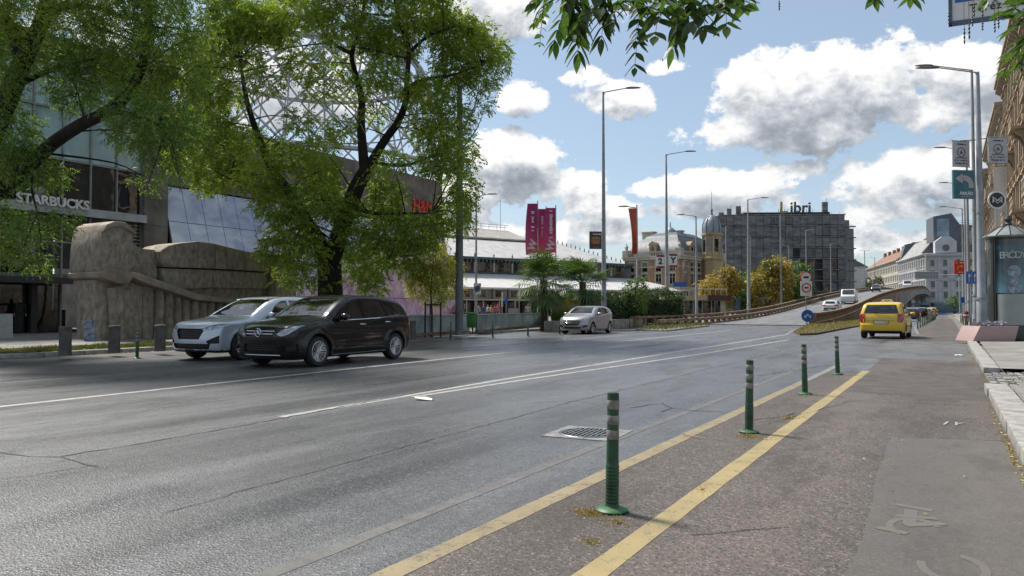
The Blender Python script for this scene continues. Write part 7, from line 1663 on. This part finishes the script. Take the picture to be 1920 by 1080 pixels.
# sandwich board and small sign at the shop
p = gd(6, 634, .12); sb = thing('sandwich_board', 'white sandwich board standing outside the coffee shop', 'sign', (p.x, p.y, .12), R(70))
for s in (-1, 1): q = MB().box((0, 0, .5), (.62, .03, 1.0)).build('board', pm('chalk_white', (.35, .36, .36), .6), sb); q.location = (0, s*.17, 0); q.rotation_euler.x = s*.17
p = gd(168, 640, .12); sv = thing('board_sign', 'small blue and white leaning board at the foot of the monument', 'sign', (p.x, p.y, .12), R(75)); q = MB().box((0, 0, .38), (.36, .03, .76)).build('board', pm('pale_blue_board', (.25, .32, .40), .6, scale=6, var=.6), sv); q.rotation_euler.x = -.12; q2 = MB().tube([(0, .2, 0), (0, .06, .7)], .012, 5).build('strut', M_DALU, sv)
# manhole cover -------------------------------------------------------------------
mh = thing('manhole_cover', 'cast iron gully cover with ribs in a pale concrete frame on the road', 'manhole cover', (-3.22, 7.15, 0), R(4)); M_IRON = pm('worn_iron', (.20, .20, .205), .35, metal=.7, scale=12, var=.3)
MB().box((0, 0, .004), (.74, .74, .006)).build('concrete_frame', pm('pale_frame_concrete', (.24, .24, .235), .6, scale=9, var=.3), mh); MB().lathe([(.31, .008), (.30, .014), (.275, .014), (.27, .008)], n=36).build('iron_ring', M_IRON, mh); MB().lathe([(.001, .0078), (.28, .0078)], n=32).build('sump', M_BLACK, mh)
for i in range(11):
    x = -.25+.05*i; h_ = math.sqrt(max(.0, .27**2-x*x)); MB().box((x, 0, .012), (.026, 2*h_, .01)).build('rib', M_IRON, mh)
for yy in (-.1, .1): MB().box((0, yy, .0125), (.5, .02, .01)).build('crossbar', M_IRON, mh)
# paper scraps and twig
for lb, (px, py), sz in (('crumpled white paper lying on the double line', (797, 749), .22), ('small white scrap on the cycle lane', (1800, 667), .16), ('small white wrapper near the right kerb', (1838, 668), .12)):
    p = gd(px, py, .01); vs = [(random.uniform(-1, 1)*.03+sz*math.cos(a)*(.5+.5*random.random()), sz*.5*math.sin(a)*(.6+.4*random.random()), .01+.03*random.random()) for a in np.linspace(0, 5.6, 9)]; vs.append((0, 0, .05)); o = MB().add(vs, [(i, (i+1) % 9, 9) for i in range(9)]).build('paper_scrap', M_SW, fixn=False); o.location = (p.x, p.y, 0); tag(o, lb, 'litter')
p = gd(1290, 818, .014); tag(MB().tube([(p.x-.06, p.y+.02, .03), (p.x, p.y, .022), (p.x+.2, p.y-.06, .018)], [.008, .006, .004], 6).build('twig', pm('pale_twig', (.35, .30, .22), .7)), 'pale broken twig lying on the yellow line', 'twig')
# advertising column and its planter -------------------------------------------------
pc = at(1894, 600, 33.5); col = thing('advertising_column', 'dark glass advertising column with conical roof and theatre poster', 'advertising column', (pc.x, pc.y, .12), YAW); rc = .86
zt_ = at(1888, 446, 33.5).z-.12
MB().lathe([(rc+.06, 0), (rc+.06, .3), (rc, .32), (rc, zt_-.1), (rc+.1, zt_-.05), (rc+.1, zt_)], n=40).build('drum', pm('column_dark', (.035, .045, .045), .3, coat=.6), col, smooth=30)
M_POST = bpy.data.materials.new('theatre_poster'); M_POST.use_nodes = True; t = NT(M_POST.node_tree); b = M_POST.node_tree.nodes['Principled BSDF']; tcn = t.new('ShaderNodeTexCoord'); s3 = t.new('ShaderNodeSeparateXYZ'); t.l.new(tcn.outputs['Object'], s3.inputs[0])
nn_ = t.noise(tcn.outputs['Object'], 1.4, 5, .6); t.l.new(t.mix(t.rng(s3.outputs[2], 1.9, 3.0, 0, 1, True), t.ramp(nn_, [(.35, (.03, .10, .15)), (.6, (.12, .26, .33))]), t.ramp(nn_, [(.4, (.02, .045, .06)), (.65, (.045, .09, .12))])), b.inputs['Base Color']); b.inputs['Roughness'].default_value = .2; b.inputs['Coat Weight'].default_value = .4
zp0, zp1 = at(1888, 550, 33.5).z-.12, at(1888, 462, 33.5).z-.12
aL, aR = -2.75, -1.05
MB().lathe([(rc+.02, zp0), (rc+.02, zp1)], n=24, a0=aL, a1=aR).build('poster', M_POST, col, smooth=60); MB().lathe([(rc+.02, .42), (rc+.02, zp0-.05)], n=24, a0=aL+.05, a1=aR+.02).build('blank_poster', pm('blank_poster', (.33, .36, .36), .6, scale=.8, var=.12, dirt=.3), col, smooth=60)
for a in (aL-.03, aR+.05, -.2, 3.4): MB().box(((rc+.04)*math.cos(a), (rc+.04)*math.sin(a), zt_/2), (.05, .05, zt_-.4), rz=a).build('frame_bar', M_DALU, col)
wt = [(-2.42, 'R'), (-2.17, 'Ó'), (-1.92, 'D'), (-1.67, 'Y')]
for a, ch in [(-2.60, 'B')]+wt: text('lettering', ch, .42, pm('poster_pale', (.42, .45, .42), .6), col, ((rc+.035)*math.cos(a+.16), (rc+.035)*math.sin(a+.16), zp1-.45), (R(90), 0, a+.16+R(90)), .004)
fgm = pm('poster_figure', (.28, .36, .42), .6, scale=5, var=.5); a = -1.95
for (dz, r_, sx_) in ((-1.15, .26, 1), (-1.5, .20, .8), (-1.85, .3, .9)): q = MB().lathe([(.001, 0), (r_, 0), (r_*.9, -.008), (.001, -.01)], n=14, axis='y').build('printed_figure', fgm, col, loc=((rc+.03)*math.cos(a), (rc+.03)*math.sin(a), zp1+dz), rz=a+R(90)); q.scale = (sx_, 1, 1)
nr = 12; prf = [(1.02, zt_), (1.04, zt_+.06), (.8, zt_+.22), (.45, zt_+.45), (.12, zt_+.56)]
MB().lathe(prf, n=nr).build('roof', pm('roof_sheet', (.26, .28, .28), .45, metal=.3, var=.2), col)
for k in range(nr): a = 2*math.pi*k/nr; MB().tube([(r_*math.cos(a), r_*math.sin(a), z+.015) for r_, z in prf[1:]], .018, 5).build('roof_rib', M_DALU, col)
MB().lathe([(.12, zt_+.5), (.16, zt_+.62), (.08, zt_+.7), (.17, zt_+.84), (.12, zt_+.98), (.001, zt_+1.02)], n=14).build('finial', M_DALU, col, smooth=50)
pa, pb = gd(1824, 640, .12), gd(1903, 640, .12); pl_, L_ = seg_thing('flower_planter', 'pink granite planter with slanting ends at the foot of the advertising column', 'planter', pa, pb)
MB().prism([(0, 0), (L_, 0), (L_+.16, .55), (.28, .55)], 0, 1.1, 'xz').build('granite_body', pm('pink_granite', (.40, .27, .26), .5, scale=70, var=.2), pl_, bevel=.01, loc=(0, 0, .12))
rngp = np.random.default_rng(9); Pn = np.stack([rngp.uniform(.45, L_-.2, 260), rngp.uniform(.1, 1.0, 260), .64+rngp.uniform(0, .16, 260)*np.sin(np.linspace(0, 40, 260))**2], 1); leaves('flowers', Pn, rngp.normal(0, 1, (260, 3))+np.array([0, 0, 1]), .09, .05, pl_, leafmat('purple_grey_flowers', (.08, .10, .10), (.20, .19, .26), (.30, .28, .36), 3, .2), 5, .12, .1, rngp)
dk = gd(1925, 640, .12); dkp = thing('plinth', 'dark green base block beside the pink planter', 'plinth', (dk.x-.35, dk.y, .12), YAW); MB().box((.6, .6, .3), (1.6, 1.2, .56)).build('block', pm('dark_green_base', (.015, .03, .026), .4), dkp, bevel=.02)
# red hydrant-like parking post and parked bicycles beyond
p = at_ground(1811, 56); hy = thing('red_post', 'dark red street post with pale bands standing under the lamp posts', 'post', (p.x, p.y, .12)); MB().lathe([(.10, 0), (.09, .3), (.12, .5), (.17, .6), (.17, .9), (.12, 1.02), (.001, 1.05)], n=14).build('body', pm('dark_red', (.20, .015, .02), .5), hy, smooth=50); MB().lathe([(.175, .68), (.175, .78)], n=14).build('band', M_SW, hy)
# street name sign, very near, top right
pn_ = at(1785, 22, 8.0); e_ = at(1985, -2, 7.6); sn = thing('street_name_sign', 'framed white street name sign with blue top at the upper right corner', 'sign', tuple(pn_), math.atan2((e_-pn_).y, (e_-pn_).x)); wS = Vector(((e_-pn_).x, (e_-pn_).y, 0)).length
tilt = 0
M_FR = pm('blue_grey_frame', (.06, .10, .17), .5)
MB().box2((0, 0, -.12), (wS, .03, .48)).build('enamel_plate', M_SW, sn); MB().box2((-.03, -.02, -.15), (wS+.03, .04, -.11)).box2((-.03, -.02, -.15), (.0, .04, .5)).box2((-.03, -.02, .48), (wS, .04, .52)).build('frame', M_FR, sn)
MB().box2((.03, -.004, .09), (wS, .0, .46)).build('blue_band', M_SB2, sn); text('lettering', 'Teréz körút', .125, M_SK, sn, (.16, -.008, .0), (R(90), 0, 0), .003, align='LEFT')
MB().tube([(wS-.1, .06, .2), (wS+1.2, .06, .2), (wS+1.2, .06, -(pn_.z))], .04, 8).build('mounting_pole', M_POLE, sn)
# crossing bus under the bridge ------------------------------------------------------
bp_ = at_ground(1776, 208); bus = thing('bus', 'blue articulated bus crossing under the flyover', 'bus', (bp_.x, bp_.y, 0), YAW-R(0)); M_BUS = pm('bus_blue', (.012, .13, .27), .35, coat=.6); 
for (x0, x1) in ((-15.5, -4.6), (-3.8, 4.2)):
    MB().box2((x0, 0, .35), (x1, 2.5, 3.0)).build('body', M_BUS, bus, bevel=.15); MB().box2((x0+.1, -.02, 2.95), (x1-.1, 2.4, 3.12)).build('roof', pm('bus_roof', (.22, .33, .38), .5), bus)
    n_ = int((x1-x0)/1.6)
    for i in range(n_): a_ = x0+.3+(x1-x0-.6)*i/n_; MB().box2((a_+.05, -.03, 1.35), (a_+(x1-x0-.6)/n_-.05, .02, 2.55)).build('window', M_GLB, bus)
MB().box2((-4.6, .1, .5), (-3.8, 2.4, 2.9)).build('bellows', M_BLACK, bus)
for x in (-13, -6.5, 2.0): MB().lathe([(.001, -.03), (.5, -.03), (.5, .25), (.001, .25)], n=20, axis='y', c=(x, 0, .5)).build('wheel', M_TYRE, bus)
# vans on the flyover
def van(x, y, z, label, rz=0, mat=None, sc=1):
    o = thing('van', label, 'van', (x, y, z), rz); m_ = mat or P_WHITE
    MB().prism([(-2.6, .35), (2.5, .35), (2.55, 1.9), (2.35, 2.15), (-1.3, 2.2), (-1.9, 1.45), (-2.55, 1.15)], -.95, .95, 'yz').build('body', m_, o, bevel=.12)
    MB().box2((-.78, 2.535, 1.25), (.78, 2.57, 1.95)).build('rear_window', M_GLDK, o); MB().box2((-.9, 2.53, .8), (-.72, 2.57, 1.2)).build('tail_lamp', M_TAIL, o); MB().box2((.72, 2.53, .8), (.9, 2.57, 1.2)).build('tail_lamp', M_TAIL, o); MB().add([(-.8, -2.0, 1.5), (.8, -2.0, 1.5), (.75, -1.42, 2.1), (-.75, -1.42, 2.1)], [(0, 1, 2, 3)]).build('windscreen', M_GLDK, o)
    for wy in (-1.7, 1.6):
        for s in (-1, 1): MB().lathe([(.001, s*.98), (.33, s*.98), (.33, s*.75), (.001, s*.75)], n=18, axis='x', c=(0, wy, .33)).build('wheel', M_TYRE, o)
    return o
van(ramp_c(118)+1.3, 121, ramp_z(121)-.1, 'white van ahead of the white crossover on the flyover', 0); van(ramp_c(205)+1.6, 214, ramp_z(214), 'white van just beyond the flyover crest', 0)
for (x, y, z, lb) in ((ramp_c(190)-.2, 192, ramp_z(192), 'motorbike rider far up the flyover'),):
    pass

# ------------------------------------------------------------------ people
def person(x, y, z, rz, label, top, legs, skin=(.36, .22, .16), hair=(.03, .02, .015), stride=.18, sc=1.0, arm=.1, long=False, sit=False):
    o = thing('person', label, 'person', (x, y, z), rz, group='people near the station'); o.scale = (sc, sc, sc)
    V = [(0, 0, .93), (0, 0, 1.12), (0, 0, 1.38), (0, -.005, 1.47), (0, -.01, 1.56), (0, -.005, 1.70),
         (-.10, 0, .88), (-.11, -stride*.6, .50), (-.11, -stride, .09), (-.11, -stride-.13, .04),
         (.10, 0, .88), (.11, stride*.45, .50), (.11, stride, .10), (.11, stride-.12, .04),
         (-.19, 0, 1.40), (-.24, arm*.5, 1.14), (-.24, -arm, .92), (-.24, -arm-.03, .83), (.19, 0, 1.40), (.24, -arm*.3, 1.14), (.24, arm-.1, .92), (.24, arm-.14, .83)]
    if sit:
        for i_, q_ in {6: (-.10, -.05, .90), 7: (-.12, -.46, .97), 8: (-.12, -.58, .62), 9: (-.12, -.72, .60), 10: (.10, -.05, .90), 11: (.12, -.46, .97), 12: (.12, -.58, .62), 13: (.12, -.72, .60), 15: (-.24, -.1, 1.16), 16: (-.18, -.36, 1.2), 17: (-.15, -.44, 1.22), 19: (.24, -.1, 1.16), 20: (.18, -.36, 1.2), 21: (.15, -.44, 1.22)}.items(): V[i_] = q_
    E = [(0, 1), (1, 2), (2, 3), (3, 4), (4, 5), (0, 6), (6, 7), (7, 8), (8, 9), (0, 10), (10, 11), (11, 12), (12, 13), (2, 14), (14, 15), (15, 16), (16, 17), (2, 18), (18, 19), (19, 20), (20, 21)]
    Rr = [.15, .13, .16, .06, .095, .085, .09, .062, .045, .035, .09, .062, .045, .035, .065, .045, .035, .035, .065, .045, .035, .035]
    me = bpy.data.meshes.new('body'); me.from_pydata(V, E, []); ob = bpy.data.objects.new('body', me); C.objects.link(ob); m1 = ob.modifiers.new('s', 'SKIN'); 
    for i, v in enumerate(me.skin_vertices[0].data): v.radius = (Rr[i], Rr[i]*.8); v.use_root = i == 0
    m2 = ob.modifiers.new('d', 'SUBSURF'); m2.levels = 1; dg = bpy.context.evaluated_depsgraph_get(); me2 = bpy.data.meshes.new_from_object(ob.evaluated_get(dg)); bpy.data.objects.remove(ob)
    key = lambda c: 'cloth_%d_%d_%d' % tuple(int(q*100) for q in c)
    for c, nm_ in ((skin, 'skin'), (top, None), (legs, None), (hair, None)): me2.materials.append(pm(nm_ or key(c), c, .8))
    mi = []
    for p_ in me2.polygons:
        c = p_.center; k = 1
        if c.z > 1.5: k = 0 if (c.y < -.02 and c.z < 1.69) else 3
        elif abs(c.x) > .19 and c.z < .98: k = 0
        elif c.z < .95: k = 2
        if c.z < .1: k = 3
        mi.append(k)
    me2.polygons.foreach_set('material_index', mi); me2.polygons.foreach_set('use_smooth', [True]*len(mi)); link(bpy.data.objects.new('body', me2), o); return o
ppl = [(893, 74, (.05, .06, .2), (.03, .03, .04), 'person in dark blue standing near the thin lamp post'), (898, 80, (.3, .3, .32), (.04, .04, .06), 'person in grey left of the blue shirted one'), (908, 72, (.03, .08, .38), (.03, .03, .05), 'person in a bright blue top before the shops'), (915, 76, (.40, .34, .22), (.03, .03, .03), 'person in a cream top beside the bright blue one'),
       (921, 80, (.45, .30, .24), (.2, .16, .12), 'person in a peach top before the shops'), (928, 75, (.45, .09, .10), (.06, .02, .03), 'person in a red top'), (933, 79, (.5, .14, .15), (.1, .1, .14), 'person in a pink red top at the right of the group'), (860-6, 78, (.03, .03, .04), (.02, .02, .02), 'person in black behind the thick pole'), (872, 70, (.03, .03, .03), (.02, .02, .03), 'person in dark clothes right of the thick pole'),
       (990, 60, (.5, .45, .43), (.05, .05, .06), 'person in white under the palms'), (852, 66, (.45, .25, .28), (.04, .04, .05), 'person in pink left of the thick pole')]
for i, (px, D, tp_, lg, lb) in enumerate(ppl):
    p = at_ground(px, D); person(p.x, p.y, .12, random.uniform(-2, 2), lb, tp_, lg, stride=random.uniform(.02, .24), sc=random.uniform(.93, 1.03), hair=random.choice([(.03, .02, .015), (.12, .07, .04), (.02, .02, .02)]))
for (px, D, tp_, lb) in ((1837, 52, (.05, .05, .055), 'person in black behind the near lamp post'), (1847, 60, (.4, .4, .4), 'person in pale top seen between the lamp post and the column')):
    p = at_ground(px, D); person(p.x, p.y, .12, random.uniform(-2, 2), lb, tp_, (.03, .03, .035))
for (px, D, lb, tp_) in ((38, 36.5, 'person in dark clothes standing by the coffee shop door', (.02, .02, .025)),):
    p = at_ground(px, D); person(p.x, p.y, .12, 1.2, lb, tp_, (.02, .02, .02), stride=.05)
# driver of the black car
dr = person(car_a.location.x, car_a.location.y, 0, 0, 'driver in a pinkish shirt behind the open window of the black car', (.36, .20, .20), (.03, .03, .03), stride=.02, arm=.25, sit=True)
v_ = car_a.matrix_basis @ Vector((.36, 2.12, -.29)); dr.location = v_; dr.rotation_euler = car_a.rotation_euler; dr['group'] = 'people in cars'
